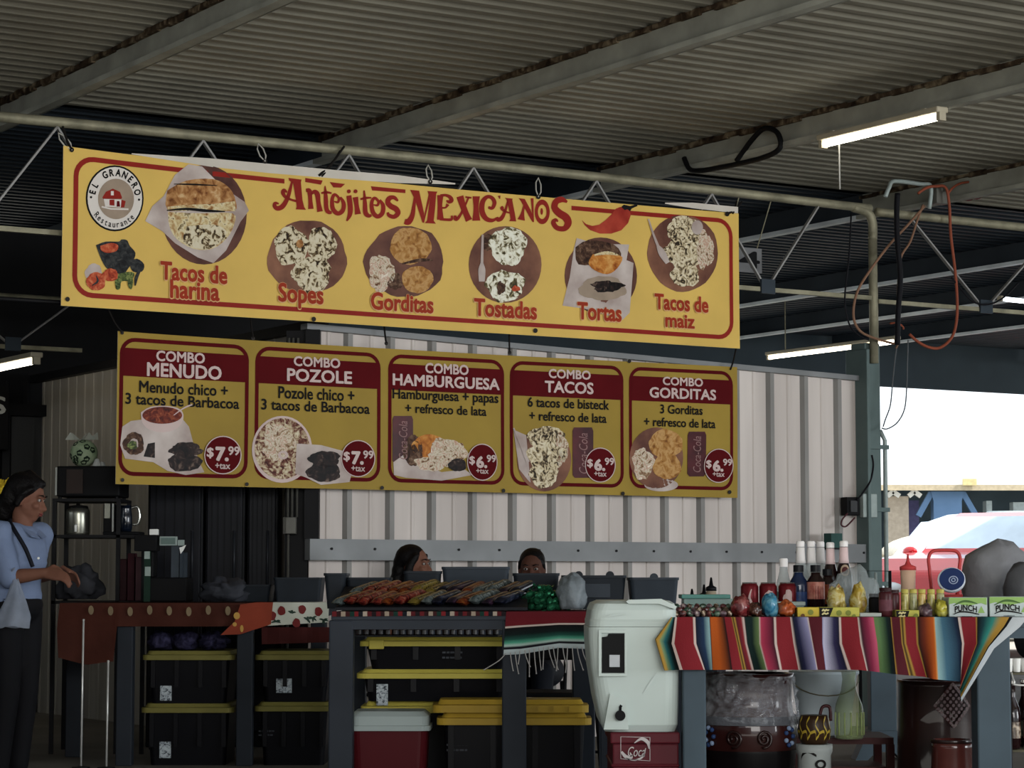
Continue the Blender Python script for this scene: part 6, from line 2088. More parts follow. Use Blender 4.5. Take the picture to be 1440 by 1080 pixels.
# squeeze cup, blue lid, red basket handle, grey bags
t = thing('squeeze_bottle', 'beige squeeze bottle with a red pointed lid', 'bottle', P3(1277, 9.02))
mb = MB(); mb.lathe([(.024, 0), (.027, .01), (.027, .12), (.029, .165)], 22); mb.build('body', mat('beige_plastic', '#c4a48c', .4, 0, .08, 8), t, smooth=True, world=False)
mb = MB(); mb.lathe([(.031, .1655), (.031, .178), (.012, .186), (.006, .2), (.003, .225)], 22); mb.build('lid', mat('red_plastic', '#a83a3a', .4), t, smooth=True, world=False)
t = thing('blue_lid', 'dark blue round lid with a pale emblem leaning behind the cartons', 'lid', P3(1338, 8.82))
Rl = Matrix.Rotation(radians(-14), 3, 'Z') @ Matrix.Rotation(radians(62), 3, 'X') 
c = atY(1338, 816, 8.82)
mb = MB(); mb.lathe([(.046, -.006), (.05, -.004), (.05, .006), (.046, .009)], 30, c, R=Rl); mb.build('rim', mat('white_lid_rim', '#b9c0c8', .4), t, smooth=False)
mb = MB(); mb.lathe([(.0455, .0092), (.044, .012)], 30, c + Rl @ Vector((.002, 0, 0)), R=Rl); mb.build('face', mat('navy_lid', '#26345c', .4, 0, .1, 9), t)
mb = MB()
fe = lambda a, b: c + Rl @ Vector((a, b, .0135))
put_disc(mb, fe, .008, -.006, .017, .017, r0=.8, rings=1, n=20); put_disc(mb, fe, .008, -.006, .0085, .0085, r0=.6, rings=1, n=14)
put_stroke(mb, fe, [(.0, -.006), (.008, .002), (.016, -.008)], [.003, .004, .003])
mb.build('emblem', mat('pale_blue_print', '#9aa6bf', .5), t)
mb = MB(); mb.bx(c.x - .03, c.x + .03, 8.82 + .03, 8.82 + .09, TS, TS + .06); mb.build('tub', mat('white_lid_rim', '#b9c0c8'), t)
t = thing('red_basket', 'red plastic basket with an upright looped handle', 'basket', P3(1328, 8.98))
Yk = 9.0
mb = MB(); mb.tube([atY(x, y, Yk) for x, y in catmull([(1311, 838), (1307, 800), (1306, 784), (1312, 775), (1328, 773.5), (1344, 775), (1350, 784), (1349, 800), (1346, 838)], 4)], .0065, 8); mb.build('handle', mat('red_plastic', '#a83a3a'), t, smooth=True)
mb = MB(); loft(mb, [ring(X(1309, Yk), X(1347, Yk), Yk - .05, Yk + .07, TS, .02), ring(X(1306, Yk), X(1351, Yk), Yk - .06, Yk + .08, Z(836, Yk), .02)]); mb.build('body', mat('red_plastic', '#a83a3a'), t)
m_gb = mat('grey_plastic_sack', '#75767a', .35, 0, .15, 9, .35, 18)
mb = crumple((X(1404, 9.1), 9.1, TS + .125), (.135, .13, .155), seed=23, amp=.16, freq=1.6)
tag(mb.build('grey_sack', m_gb, smooth=True), 'large grey plastic sack at the right end of the table', 'bag')
mb = crumple((X(1440, 8.86), 8.86, TS + .085), (.075, .07, .115), seed=24, amp=.12, freq=1.6)
tag(mb.build('dark_grey_sack', mat('dark_grey_sack', '#4a4b4e', .4, 0, .15, 9, .3, 18), smooth=True), 'smaller dark grey sack in front of the large one, cut by the frame edge', 'bag')

# ================================================================== UNDER THE RIGHT TABLE
m_clay = mat('dark_brown_clay', '#20110f', .35, 0, .25, 7, coat=.3)
m_clay2 = mat('red_brown_clay', '#2c1412', .3, 0, .2, 7, coat=.4)
Yq = 8.92
pc = Vector((X(1052, Yq), Yq + .05, FLOOR))
t = thing('clay_pot', 'large dark clay pot wrapped in clear plastic under the serape', 'pot', pc)
h0 = Z(947, Yq) - FLOOR
mb = MB(); mb.lathe([(.12, 0), (.13, .02), (.12, .06), (.15, .2), (.172, Z(1056, Yq) - FLOOR), (.182, Z(1035, Yq) - FLOOR), (.178, Z(1012, Yq) - FLOOR), (.165, Z(1000, Yq) - FLOOR), (.16, Z(985, Yq) - FLOOR), (.163, h0 - .02), (.17, h0), (.15, h0), (.145, h0 - .05)], 40, pc)
mb.build('body', m_clay2, t, smooth=True)
mb = MB(); mb.lathe([(.124, .08), (.154, .2), (.176, Z(1058, Yq) - FLOOR), (.176, Z(1054, Yq) - FLOOR)], 40, pc, cap=False); mb.build('black_glaze', mat('black_glaze', '#0e0c0d', .25), t, smooth=True)
mb = MB()
def wrapf(a, b):
    z = Z(1016, Yq) + (h0 + FLOOR - Z(1016, Yq)) * b
    r = .186 - .018 * b + .004 * sin(9 * a * 6.28 + 5 * b) + .016 * noise.noise(Vector((cos(6.283 * a) * 7, sin(6.283 * a) * 7, b * 9)))
    return Vector((pc.x + r * cos(2 * pi * a), pc.y + r * sin(2 * pi * a), z + .01 * sin(12 * a)))
mb.grid(wrapf, 110, 22)
mb.build('plastic_wrap', mat('clear_wrap', '#b9bdc4', .12, 0, .1, 12, .8, 26, alpha=.22, spec=.8), t, smooth=False)
mb = MB()
def on_pot(ang, py, r=.185):
    return Vector((pc.x + r * sin(ang), pc.y - r * cos(ang), Z(py, Yq)))
for ang in (-.38, .22):
    pts = [on_pot(ang + .17 * k / 26 * cos(k * .55), 1036 + 13 * k / 26 * sin(k * .55), .187) for k in range(4, 27)]
    mb.tube(pts, .0055, 6)
mb.build('swirl_relief', m_clay, t, smooth=True)
for a0 in (-.95, .85):
    mb = MB()
    for k in range(7):
        mb.ball(on_pot(a0 + .12 * cos(k * .9), 1034 + 12 * sin(k * .9), .186), .009, 8, k % 2)
    mb.build('bead_flower', [mat('blue_bead', '#2b3f66', .25), mat('pale_blue_bead', '#7a8ba6', .25)], t, smooth=True)
mb = MB(); mb.lathe([(.187, Z(1018, Yq)), (.19, Z(1012, Yq)), (.187, Z(1006, Yq))], 40, (pc.x, pc.y, 0), cap=False); mb.build('wrap_band', mat('grey_wrap_band', '#53555a', .3, 0, .2, 14, .4, 30), t, smooth=True)
# stand, bucket, bottle
Yz = 9.42
mb = MB(); mb.bx(X(1112, Yz), X(1246, Yz), Yz - .14, Yz + .22, Z(1034, Yz) - .025, Z(1034, Yz))
t = thing('low_stand', 'low red-brown wooden stand behind the pots under the serape', 'stand', (X(1180, Yz), Yz, FLOOR))
mb.build('top', mat('red_brown_wood', '#3a1a19', .5, 0, .2, 9), t)
for px in (1116, 1242):
    for yy in (-.12, .2):
        mb = MB(); mb.bx(X(px, Yz) - .015, X(px, Yz) + .015, Yz + yy - .015, Yz + yy + .015, FLOOR, Z(1034, Yz) - .0255); mb.build('leg', mat('red_brown_wood', '#3a1a19'), t)
mb = MB(); mb.bx(X(1120, Yz), X(1238, Yz), Yz - .11, Yz + .18, Z(1075, Yz) - .02, Z(1075, Yz)); mb.build('shelf', mat('red_brown_wood', '#3a1a19'), t)
zq = Z(1034, Yz)
t = thing('white_bucket', 'pale blue-white plastic bucket under the serape', 'bucket', (X(1158, Yz), Yz + .06, zq))
mb = MB(); mb.lathe([(.092, 0), (.096, .006), (.128, Z(950, Yz) - zq), (.136, Z(948, Yz) - zq), (.136, Z(944, Yz) - zq), (.124, Z(944, Yz) - zq)], 36, (X(1160, Yz), Yz + .06, zq)); mb.build('body', mat('blue_white_plastic', '#d3e0e6', .4, 0, .05, 4), t, smooth=True)
mb = MB(); mb.tube([Vector((X(1160, Yz) + .134 * cos(a), Yz + .06 - .134 * sin(a) * .9, Z(952, Yz) - .07 * sin(a))) for a in [pi * k / 12 for k in range(13)]], .0025, 6); mb.build('handle', m_pipe, t, smooth=True)
t = thing('green_bottle', 'tall green glass bottle in front of the white bucket', 'bottle', (X(1190, 9.2), 9.2, zq))
mb = MB(); c = (X(1191, 9.24), 9.225, zq); hb = Z(944, 9.24) - zq
mb.lathe([(.05, 0), (.055, .008), (.055, .1), (.05, .13), (.03, .18), (.024, hb - .03), (.028, hb)], 26, c); mb.build('bottle_body', mat('green_glass', '#8fa070', .1, 0, .2, 8, alpha=.45), t, smooth=True)
mb = MB()
for k in range(7):
    a = pi + .25 + k * .44
    mb.tube([Vector((c[0] + .0555 * cos(a), c[1] + .0555 * sin(a), zq + .015)), Vector((c[0] + .0555 * cos(a), c[1] + .0555 * sin(a), zq + .1))], .003, 6)
mb.build('rib', mat('pale_green_glass', '#97a56e', .15), t, smooth=True)
# small pots
Yr_ = 8.8
t = thing('white_pot', 'white pot with black swirls beside the wrapped clay pot', 'pot', (X(1146, Yr_), Yr_, FLOOR))
ch = Z(1047, Yr_) - FLOOR; c = Vector((X(1144, Yr_), Yr_ + .03, FLOOR))
mb = MB(); mb.lathe([(.05, 0), (.055, .01), (.062, .15), (.06, ch - .04), (.066, ch - .025), (.066, ch), (.055, ch)], 30, c); mb.build('body', mat('dull_white_glaze', '#8f9492', .35, 0, .1, 9), t, smooth=True)
mb = MB()
fp = lambda a, z: Vector((c.x + .0645 * sin(a), c.y - .0645 * cos(a), z))
put_stroke(mb, fp, [(.0, Z(1062, Yr_)), (-.5, Z(1056, Yr_)), (-.9, Z(1064, Yr_)), (-.9, Z(1084, Yr_))], [.008, .012, .012, .008])
put_disc(mb, fp, .25, Z(1074, Yr_), .34, .017, r0=.55, rings=1)
mb.build('swirl_print', m_blk, t)
c2_ = Vector((c.x, c.y, FLOOR + ch + .0005))
t = thing('patterned_pot', 'small brown pot with yellow netted pattern on the white pot', 'pot', c2_)
mb = MB(); hp = Z(1006, Yr_) - c2_.z
mb.lathe([(.045, 0), (.056, .02), (.06, hp * .5), (.054, hp * .85), (.048, hp), (.04, hp)], 30, c2_); mb.build('body', mat('brown_glaze', '#2f2014', .3, 0, .2, 12), t, smooth=True)
mb = MB()
fp = lambda a, z: Vector((c2_.x + (.0615 - .006 * abs(z - c2_.z - hp * .5) / hp * 2) * sin(a), c2_.y - (.0615 - .006 * abs(z - c2_.z - hp * .5) / hp * 2) * cos(a), z))
for k in range(-3, 4):
    a = k * .55; zz = c2_.z
    put_stroke(mb, fp, [(a, zz + .02), (a + .2, zz + hp * .4), (a - .05, zz + hp * .7), (a + .15, zz + hp * .95)], .0065 / .06 * .9 if False else .01)
    put_stroke(mb, fp, [(a + .2, zz + hp * .4), (a + .5, zz + hp * .45), (a + .55, zz + .02)], .01)
mb.build('net_pattern', mat('yellow_glaze', '#9c8630', .35), t, smooth=True)
mb = MB(); mb.tube(spline([Vector((c2_.x + .02, c2_.y - .02, c2_.z + hp + .002)), Vector((c2_.x + .03, c2_.y - .02, c2_.z + hp + .03)), Vector((c2_.x + .055, c2_.y - .02, c2_.z + hp + .028)), Vector((c2_.x + .058, c2_.y - .02, c2_.z + hp - .02))]), .006, 8); mb.build('handle', mat('dark_red_glaze', '#35191a', .3), t, smooth=True)
# chimenea and brown pot
Yn = 9.0
c = Vector((X(1320, Yn), Yn + .06, FLOOR))
t = thing('clay_chimney_pot', 'tall dark clay pot with a diamond lattice cut-out under the serape', 'pot', c)
hh = Z(957, Yn) - FLOOR
mb = MB(); mb.lathe([(.15, 0), (.158, .02), (.155, .25), (.148, hh * .75), (.145, hh - .02), (.15, hh), (.13, hh), (.128, hh - .06)], 44, c); mb.build('body', m_clay, t, smooth=True)
fp = lambda a, b: Vector((c.x + .158 * sin((a - 1320) / 58), c.y - .158 * cos((a - 1320) / 58), Z(b, Yn - .09)))
mb = MB()
dia = [(1331, 961), (1357, 993), (1332, 1022), (1306, 993)]
frame_strip(mb, fp, dia, 4, step=4)
mb.build('lattice_frame', m_clay2, t)
mb = MB()
for i in range(-3, 4):
    for j in range(-3, 4):
        x = 1331.5 + (i + j) * 4.1; y = 992 + (i - j) * 4.9
        if abs(i) + abs(j) < 7: put_disc(mb, fp, x, y, 2.1, 2.4, n=8, rings=1)
mb.build('lattice_holes', mat('lattice_light', '#57494a', .6), t)
t = thing('brown_pot', 'round red-brown clay pot at the foot of the lattice pot', 'pot', (X(1337, 8.72), 8.72, FLOOR))
c = Vector((X(1337, 8.72), 8.74, FLOOR)); hq = Z(1040, 8.72) - FLOOR
mb = MB(); mb.lathe([(.06, 0), (.075, .05), (.078, hq * .7), (.072, hq - .03), (.076, hq), (.064, hq), (.06, hq - .04)], 32, c); mb.build('body', mat('red_brown_glaze', '#4a2420', .25, 0, .2, 9, coat=.5), t, smooth=True)
mb = MB(); mb.lathe([(.077, hq - .012), (.079, hq - .006), (.077, hq)], 32, c, cap=False); mb.build('rim', m_clay, t, smooth=True)
mb = MB(); mb.box((X(1318, 8.74), 8.66, .0), (.01, .01, .01))

# ================================================================== RIGHT EDGE RACK
Yx = 9.05
t = thing('wire_rack', 'black wire rack of cups and bottles at the right edge', 'rack', (X(1450, Yx), Yx + .15, FLOOR))
zr1, zr0 = Z(946, Yx), Z(1055, Yx)
for z in (zr1, zr0):
    mb = MB()
    for k in range(7): mb.tube([Vector((X(1419, Yx), Yx + .02 + k * .04, z - .006)), Vector((X(1500, Yx), Yx + .02 + k * .04, z - .006))], .003, 6)
    mb.tube([Vector((X(1419, Yx), Yx + .015, z - .006)), Vector((X(1419, Yx), Yx + .265, z - .006))], .005, 6)
    mb.tube([Vector((X(1500, Yx), Yx + .015, z - .006)), Vector((X(1500, Yx), Yx + .265, z - .006))], .005, 6)
    mb.build('shelf', m_pipe, t, smooth=True)
for px in (1419, 1500):
    for yy in (.015, .265):
        mb = MB(); mb.tube([Vector((X(px, Yx), Yx + yy, FLOOR)), Vector((X(px, Yx), Yx + yy, zr1 + .0))], .006, 8); mb.build('post', m_dark, t, smooth=True)
mb = MB(); mb.tube(spline([Vector((X(1420, Yx), Yx - .0, zr1 + .0)), Vector((X(1422, Yx), Yx - .02, zr1 - .03)), Vector((X(1428, Yx), Yx - .02, zr1 - .045)), Vector((X(1500, Yx), Yx - .02, zr1 - .045))]), .004, 8); mb.build('front_rail', mat('pale_chrome', '#c4c4c0'), t, smooth=True)
for k in range(3):
    t = thing('white_cup', 'white cup on the wire rack at the right edge', 'cup', (X(1421 + 11.5 * k, Yx), Yx + .06, zr1), 0, 'white cups on the wire rack')
    mb = MB(); mb.lathe([(.011, .0), (.013, .003), (.0165, .05), (.0155, .052), (.011, .008)], 18); mb.build('cup', m_white, t, smooth=True, world=False)
for k in range(3):
    for r_ in range(2):
        t = thing('dark_bottle', 'dark glass bottle on the lower shelf of the wire rack', 'bottle', (X(1427 + 26 * k, Yx), Yx + .08 + .12 * r_, zr0), 0, 'dark bottles on the wire rack')
        mb = MB(); mb.lathe([(.026, 0), (.03, .008), (.03, .12), (.026, .15), (.012, .19), (.0115, .235), (.013, .24)], 18); mb.build('glass', m_cola, t, smooth=True, world=False)
        mb = MB(); mb.lathe([(.0303, .04), (.0303, .1)], 18, cap=False); mb.build('label_band', m_dc[(k + r_) % 4], t, smooth=True, world=False)
        mb = MB(); mb.lathe([(.014, .2405), (.014, .252), (.011, .254)], 14); mb.build('cap', m_cantop, t, world=False)

# pedestal dining table and sauce bottles behind
Yd = 14.15
px_ = X(1238, Yd)
t = thing('pedestal_table', 'slate blue pedestal with splayed foot of a dining table behind the serape', 'table', (px_, Yd, FLOOR))
mb = MB(); mb.bx(px_ - .075, px_ + .075, Yd - .07, Yd + .07, FLOOR + .1, .72); mb.build('pedestal', m_t3, t, bevel=.006)
mb = MB(); mb.prism([(px_ - .17, FLOOR), (px_ - .1, FLOOR), (px_ - .05, .06), (px_ + .05, .06), (px_ + .1, FLOOR), (px_ + .17, FLOOR), (px_ + .13, .1), (px_ + .076, .18), (px_ - .076, .18), (px_ - .13, .1)], lambda a, b, d: Vector((a, d, b)), Yd - .1, Yd + .1); mb.build('foot', m_t3, t)
mb = MB(); mb.bx(px_ - .9, px_ + .3, Yd - .35, Yd + .35, .72, .755); mb.build('tabletop', m_t2, t, bevel=.006)
Ye2 = 13.3
t = thing('dining_table', 'dark dining table hidden behind the counters in front of the pale wall', 'table', (X(860, Ye2), Ye2, FLOOR))
x0, x1 = X(560, 13.6), X(1020, 13.6)
mb = MB(); mb.bx(x0, x1, 13.25, 13.8, .74, .775); mb.build('tabletop', m_t2, t, bevel=.005)
for px in (575, 1005):
    for yy in (13.3, 13.75):
        mb = MB(); mb.bx(X(px, 13.6) - .03, X(px, 13.6) + .03, yy - .03, yy + .03, FLOOR, .739); mb.build('leg', m_t2, t)
for px, top, lab in ((973, 828, 'small dark-capped sauce bottle, left of three'), (990, 822, 'dark-capped sauce bottle, middle of three'), (1000, 812, 'pale sauce bottle with a dark pointed cap, tallest of three')):
    Yss = 13.45 + (.1 if px == 990 else 0)
    t = thing('sauce_bottle', lab + ' before the wall', 'bottle', (X(px, Yss), Yss, .775), 0, 'sauce bottles on the dining table')
    H = Z(top, Yss) - .775
    mb = MB(); mb.lathe([(.028, 0), (.032, .01), (.032, H - .1), (.026, H - .075)], 18); mb.build('body', mat('beige_sauce', '#a39682', .45, 0, .1, 8) if px == 1000 else m_dark, t, smooth=True, world=False)
    mb = MB(); mb.lathe([(.03, H - .0745), (.03, H - .055), (.012, H - .045), (.005, H)], 16); mb.build('cap', m_bcap, t, smooth=True, world=False)
# ================================================================== PEOPLE
m_skin = mat('skin', '#6d4a3c', .55, 0, .08, 12)
m_skin2 = mat('skin_dark', '#4d3229', .55, 0, .08, 12)
m_hair = mat('black_hair', '#0d0b0c', .5, 0, .2, 40, .3, 80)
m_lip = mat('lips', '#6b3734', .5)
m_eye_w = mat('eye_white', '#8d8782', .3)
def unit(v): return Vector(v).normalized()
def head_mesh(mb, c, f, u):
    """skull, jaw, nose, ears; f faces forward, u up"""
    f, u = unit(f), unit(u); s = f.cross(u).normalized()
    R = Matrix((s, f, u)).transposed()
    L = lambda a, b, d: c + s * a + f * b + u * d
    mb.ball(L(0, -.012, .03), (.074, .092, .088), 20, R=R)
    mb.ball(L(0, .018, -.03), (.060, .070, .072), 18, R=R)
    mb.ball(L(0, .045, -.078), (.030, .032, .028), 14, R=R)
    mb.capsule([L(0, .078, .012), L(0, .094, -.012), L(0, .102, -.026)], [.009, .011, .014], 10)
    for k in (-1, 1):
        mb.ball(L(k * .014, .09, -.03), .010, 8)
        mb.ball(L(k * .036, .062, -.02), (.024, .022, .02), 10, R=R)
        mb.ball(L(k * .075, -.008, -.008), (.011, .022, .032), 10, R=R)
        mb.ball(L(k * .03, .072, .03), (.024, .014, .010), 10, R=R)
    mb.ball(L(0, .083, -.052), (.024, .014, .008), 10, R=R)
    mb.ball(L(0, .080, -.063), (.021, .014, .008), 10, R=R)
def face_parts(t, c, f, u, hair=m_hair):
    f, u = unit(f), unit(u); s = f.cross(u).normalized()
    R = Matrix((s, f, u)).transposed()
    L = lambda a, b, d: c + s * a + f * b + u * d
    for k in (-1, 1):
        mb = MB(); mb.ball(L(k * .031, .074, .012), (.013, .009, .008), 10, 0, R=R); mb.ball(L(k * .031, .081, .012), (.006, .004, .006), 8, 1, R=R)
        mb.build('eye', [m_eye_w, m_black], t, smooth=True)
        mb = MB(); mb.tube([L(k * .014, .087, .034), L(k * .032, .087, .039), L(k * .05, .072, .034)], [.003, .004, .002], 6); mb.build('eyebrow', hair, t, smooth=True)
    mb = MB(); mb.ball(L(0, .089, -.053), (.022, .011, .006), 10, R=R); mb.ball(L(0, .087, -.062), (.019, .011, .006), 10, R=R); mb.build('lips', m_lip, t, smooth=True)
    return L, R
def hand(mb, w, d, pn, side, curl=.7, r=.0085):
    """w wrist, d pointing direction, pn palm normal, side = direction of the thumb"""
    d, pn, side = unit(d), unit(pn), unit(side)
    for k, o in enumerate((-.027, -.009, .009, .027)):
        mb.capsule([w + side * o * .55, w + d * .05 + side * o * .9, w + d * .085 + side * o], [.017, .014, .011], 8)
        L_ = (.062, .075, .082, .072)[k]
        p0 = w + d * .088 + side * o
        a1, a2, a3 = curl * .5, curl * 1.2, curl * 1.8
        p1 = p0 + (d * cos(a1) + pn * sin(a1)) * L_ * .45
        p2 = p1 + (d * cos(a2) + pn * sin(a2)) * L_ * .32
        p3 = p2 + (d * cos(a3) + pn * sin(a3)) * L_ * .25
        mb.capsule([p0, p1, p2, p3], [r * 1.1, r, r * .95, r * .8], 8)
    q0 = w + d * .02 + side * .022
    q1 = q0 + (d * .7 + side * .7).normalized() * .035
    q2 = q1 + (d * .85 + side * .25 + pn * .5).normalized() * .032
    q3 = q2 + (d * .8 + pn * .6).normalized() * .024
    mb.capsule([q0, q1, q2, q3], [.014, .012, .0105, .0085], 8)
def person_figure(name, label, J, f, u, skin, shirt, pants, shoes, sleeve='short', neckline=.02, hands=None, group=None):
    t = thing(name, label, 'person', (J['pelvis'].x, J['pelvis'].y, FLOOR), 0, group)
    f0 = unit(J['body_f'])
    s0 = f0.cross(UZ).normalized()
    mb = MB()
    head_mesh(mb, J['head'], f, u)
    mb.capsule([J['head'] - unit(u) * .05 - unit(f) * .01, J['neck'], J['chest'] + UZ * .1], [.052, .053, .06], 14)
    Rb = Matrix((s0, f0, UZ)).transposed()
    def torso(mb, inf=0.0, top=True):
        axis = (J['neck'] - J['pelvis']).normalized()
        for k in range(9):
            q = k / 8
            p = J['pelvis'] + (J['neck'] - UZ * .06 - J['pelvis']) * q
            wdt = (.165, .155, .14, .135, .14, .152, .16, .15, .115)[k] + inf
            dp = (.115, .11, .10, .10, .108, .118, .115, .10, .075)[k] + inf
            mb.ball(p, (wdt, dp, .08), 16, R=Rb)
        for k in ('L', 'R'):
            mb.capsule([J['neck'] - UZ * .05, J['sh' + k]], [.06 + inf * .6, .058 + inf], 12)
    torso(mb)
    for k in ('L', 'R'):
        mb.capsule([J['sh' + k], (J['sh' + k] + J['el' + k]) / 2, J['el' + k], J['el' + k] * .6 + J['wr' + k] * .4, J['wr' + k]], [.052, .046, .039, .037, .027], 12)
        mb.capsule([J['hip' + k], (J['hip' + k] + J['knee' + k]) / 2, J['knee' + k], J['knee' + k] * .65 + J['ank' + k] * .35, J['ank' + k]], [.088, .076, .056, .053, .036], 14)
        toe = J['ank' + k] + f0 * .13 - UZ * .045
        mb.capsule([J['ank' + k] - UZ * .03 - f0 * .04, toe], [.034, .026], 10)
        d, pn, sd = (hands or {}).get(k, (f0, -UZ, s0 * (1 if k == 'L' else -1)))
        hand(mb, J['wr' + k], d, pn, sd)
    mb.build('body', skin, t, remesh=.0075, smoothit=2)
    # shirt
    mb = MB(); torso(mb, .016)
    for k in ('L', 'R'):
        e = J['el' + k] if sleeve == 'elbow' else J['sh' + k] + (J['el' + k] - J['sh' + k]) * (.55 if sleeve == 'short' else 1.0)
        m_ = (J['sh' + k] + e) / 2
        mb.capsule([J['sh' + k], m_, e], [.062, .062, .06], 12)
        if sleeve == 'long':
            w = e + (J['wr' + k] - e) * .9
            mb.capsule([e, w], [.055, .042], 12)
    sh = mb.build('shirt', shirt, t, remesh=.011, smoothit=3)
    # trousers
    mb = MB()
    mb.ball(J['pelvis'] - UZ * .01, (.182, .135, .11), 16, R=Rb)
    for k in ('L', 'R'):
        mb.capsule([J['hip' + k], (J['hip' + k] + J['knee' + k]) / 2, J['knee' + k], J['ank' + k] + UZ * .03], [.102, .088, .069, .056], 14)
    mb.build('trousers', pants, t, remesh=.012, smoothit=2)
    for k in ('L', 'R'):
        mb = MB(); a = J['ank' + k]
        mb.capsule([a - UZ * .035 - f0 * .045, a - UZ * .03 + f0 * .02, a + f0 * .14 - UZ * .048], [.042, .042, .032], 12)
        mb.build('shoe', shoes, t, remesh=.009, smoothit=1)
    return t, sh

# ---- standing woman in the pale blue shirt, left edge
Yl = 12.3
def V(px, py, dy=0.0): return atY(px, py, Yl + dy)
hd = V(38, 703)
bf = unit((.93, -.36, 0))           # facing right and a little towards the counter
sdv = bf.cross(UZ).normalized()     # her right-hand side, towards the camera
J = dict(pelvis=Vector((X(20, Yl), Yl, .93)), chest=Vector((X(26, Yl), Yl, 1.2)), neck=V(31, 741), head=hd, body_f=bf)
J['shR'] = Vector((X(22, Yl), Yl, 1.275)) + sdv * .165; J['shL'] = Vector((X(30, Yl), Yl, 1.275)) - sdv * .165
J['elR'] = V(14, 812, -.2); J['wrR'] = V(62, 806, -.22)
J['elL'] = V(44, 812, .12); J['wrL'] = V(80, 806, .02)
for k, sg in (('R', 1), ('L', -1)):
    J['hip' + k] = J['pelvis'] + sdv * .085 * sg - UZ * .04
    J['knee' + k] = J['pelvis'] + sdv * .085 * sg + bf * .02 + UZ * (.49 - .93)
    J['ank' + k] = J['pelvis'] + sdv * .09 * sg - bf * .02 + UZ * (.085 - .93)
ff, uu = unit((.95, -.12, -.22)), unit((.22, 0, .97))
m_shirt = mat('pale_blue_shirt', '#6c7a96', .7, 0, .08, 6, .15, 25)
m_blacktr = mat('black_trousers', '#0e0e12', .7, 0, .1, 8)
tw, shirt = person_figure('person', 'woman in a pale blue shirt with dark tied hair standing at the left edge', J, ff, uu, m_skin, m_shirt, m_blacktr, m_black, 'elbow',
                          hands={'R': (bf + Vector((0, .1, -.1)), Vector((0, .3, -1)), Vector((-.1, .5, .6))), 'L': (bf + Vector((0, -.1, -.1)), Vector((0, -.3, -1)), Vector((0, -.5, .6)))})
L, R = face_parts(tw, hd, ff, uu)
mb = MB()
mb.ball(L(0, -.03, .055), (.09, .098, .085), 18, R=R)
mb.ball(L(0, -.075, .0), (.082, .062, .095), 16, R=R)
mb.ball(L(0, -.10, -.06), (.06, .055, .09), 14, R=R)
for k in (-1, 1): mb.capsule([L(k * .075, .035, .06), L(k * .082, .0, .03), L(k * .08, -.02, -.03)], [.014, .02, .018], 10)
mb.capsule([L(0, .06, .095), L(0, -.02, .125)], [.02, .03], 10)
mb.build('hair', m_hair, tw, remesh=.009, smoothit=3)
mb = MB(); a, b = V(10, 735, -.19), V(46, 795, -.14)
mb.tube(spline([V(16, 731, .05), V(14, 734, -.1), V(22, 748, -.17), V(36, 772, -.185), V(46, 797, -.19)]), .011, 8)
mb.build('bag_strap', mat('dark_strap', '#15171f', .6), tw, smooth=True)
mb = MB()
for k in (-1, 1):
    mb.add([J['neck'] + bf * .05 + sdv * .01 * k + UZ * -.005, J['neck'] + bf * .03 + sdv * .075 * k + UZ * .008, J['neck'] + bf * .10 + sdv * .07 * k - UZ * .05, J['neck'] + bf * .115 + sdv * .012 * k - UZ * .06], [(0, 1, 2, 3)])
mb.build('collar', m_shirt, shirt, solid=.006)
mb = MB(); mb.ball(V(54, 785, -.17), .007, 8); mb.build('button', m_white, shirt)
# plastic bag hanging from her forearm
t = thing('carrier_bag', 'pale translucent carrier bag hanging from the woman\'s forearm', 'bag', V(20, 880, -.22))
c = V(20, 848, -.24)
mb = MB()
def bagf(a, b):
    w = (.012 + .068 * min(1, b * 1.3)) * (1 + .12 * sin(5 * a * 6.28 + 4 * b))
    th = 2 * pi * a
    top = V(22, 815, -.245); bot = V(19, 882, -.26)
    p = top + (bot - top) * b
    return p + Vector((w * cos(th), w * .55 * sin(th), .006 * sin(3 * th)))
mb.grid(bagf, 40, 14)
mb.build('pouch', mat('milky_film', '#8d96a6', .35, 0, .2, 9, .4, 18, alpha=.6), t, smooth=True)
mb = MB(); hp_ = V(22, 812, -.245)
mb.tube(spline([hp_ + Vector((-.012, 0, -.02)), hp_ + Vector((-.02, 0, .03)), V(20, 800, -.25) , V(20, 799, -.16), hp_ + Vector((.012, .03, -.02))]), .005, 6)
mb.build('handle', mat('milky_film', '#8d96a6'), t, smooth=True)

# ---- seated couple behind the counters
def seated(px, Yh, py_top, bodyf, ff, label, skin, shirt_c):
    top = Z(py_top, Yh)
    hd = Vector((X(px, Yh), Yh, top - .118))
    bf = unit(bodyf); sd = bf.cross(UZ).normalized()
    pel = Vector((hd.x, hd.y, .50)) - bf * .06
    J = dict(pelvis=pel, chest=pel + UZ * .3, neck=hd - UZ * .165 - bf * .02, head=hd, body_f=bf)
    ns = J['neck'] - UZ * .07
    J['shR'] = ns + sd * .165; J['shL'] = ns - sd * .165
    for k, sg in (('R', 1), ('L', -1)):
        J['el' + k] = J['sh' + k] + bf * .12 + sd * .03 * sg - UZ * .2
        J['wr' + k] = J['el' + k] + bf * .2 - sd * .08 * sg + UZ * .02
        J['hip' + k] = pel + sd * .09 * sg
        J['knee' + k] = pel + sd * .1 * sg + bf * .40 + UZ * .0
        J['ank' + k] = pel + sd * .1 * sg + bf * .40 - UZ * (.50 - .09)
    t, sh = person_figure('person', label, J, ff, (0, 0, 1), skin, shirt_c, mat('dark_jeans', '#15181f', .7, 0, .1, 8), m_black, 'short')
    L, R = face_parts(t, hd, ff, (0, 0, 1))
    return t, L, R, J
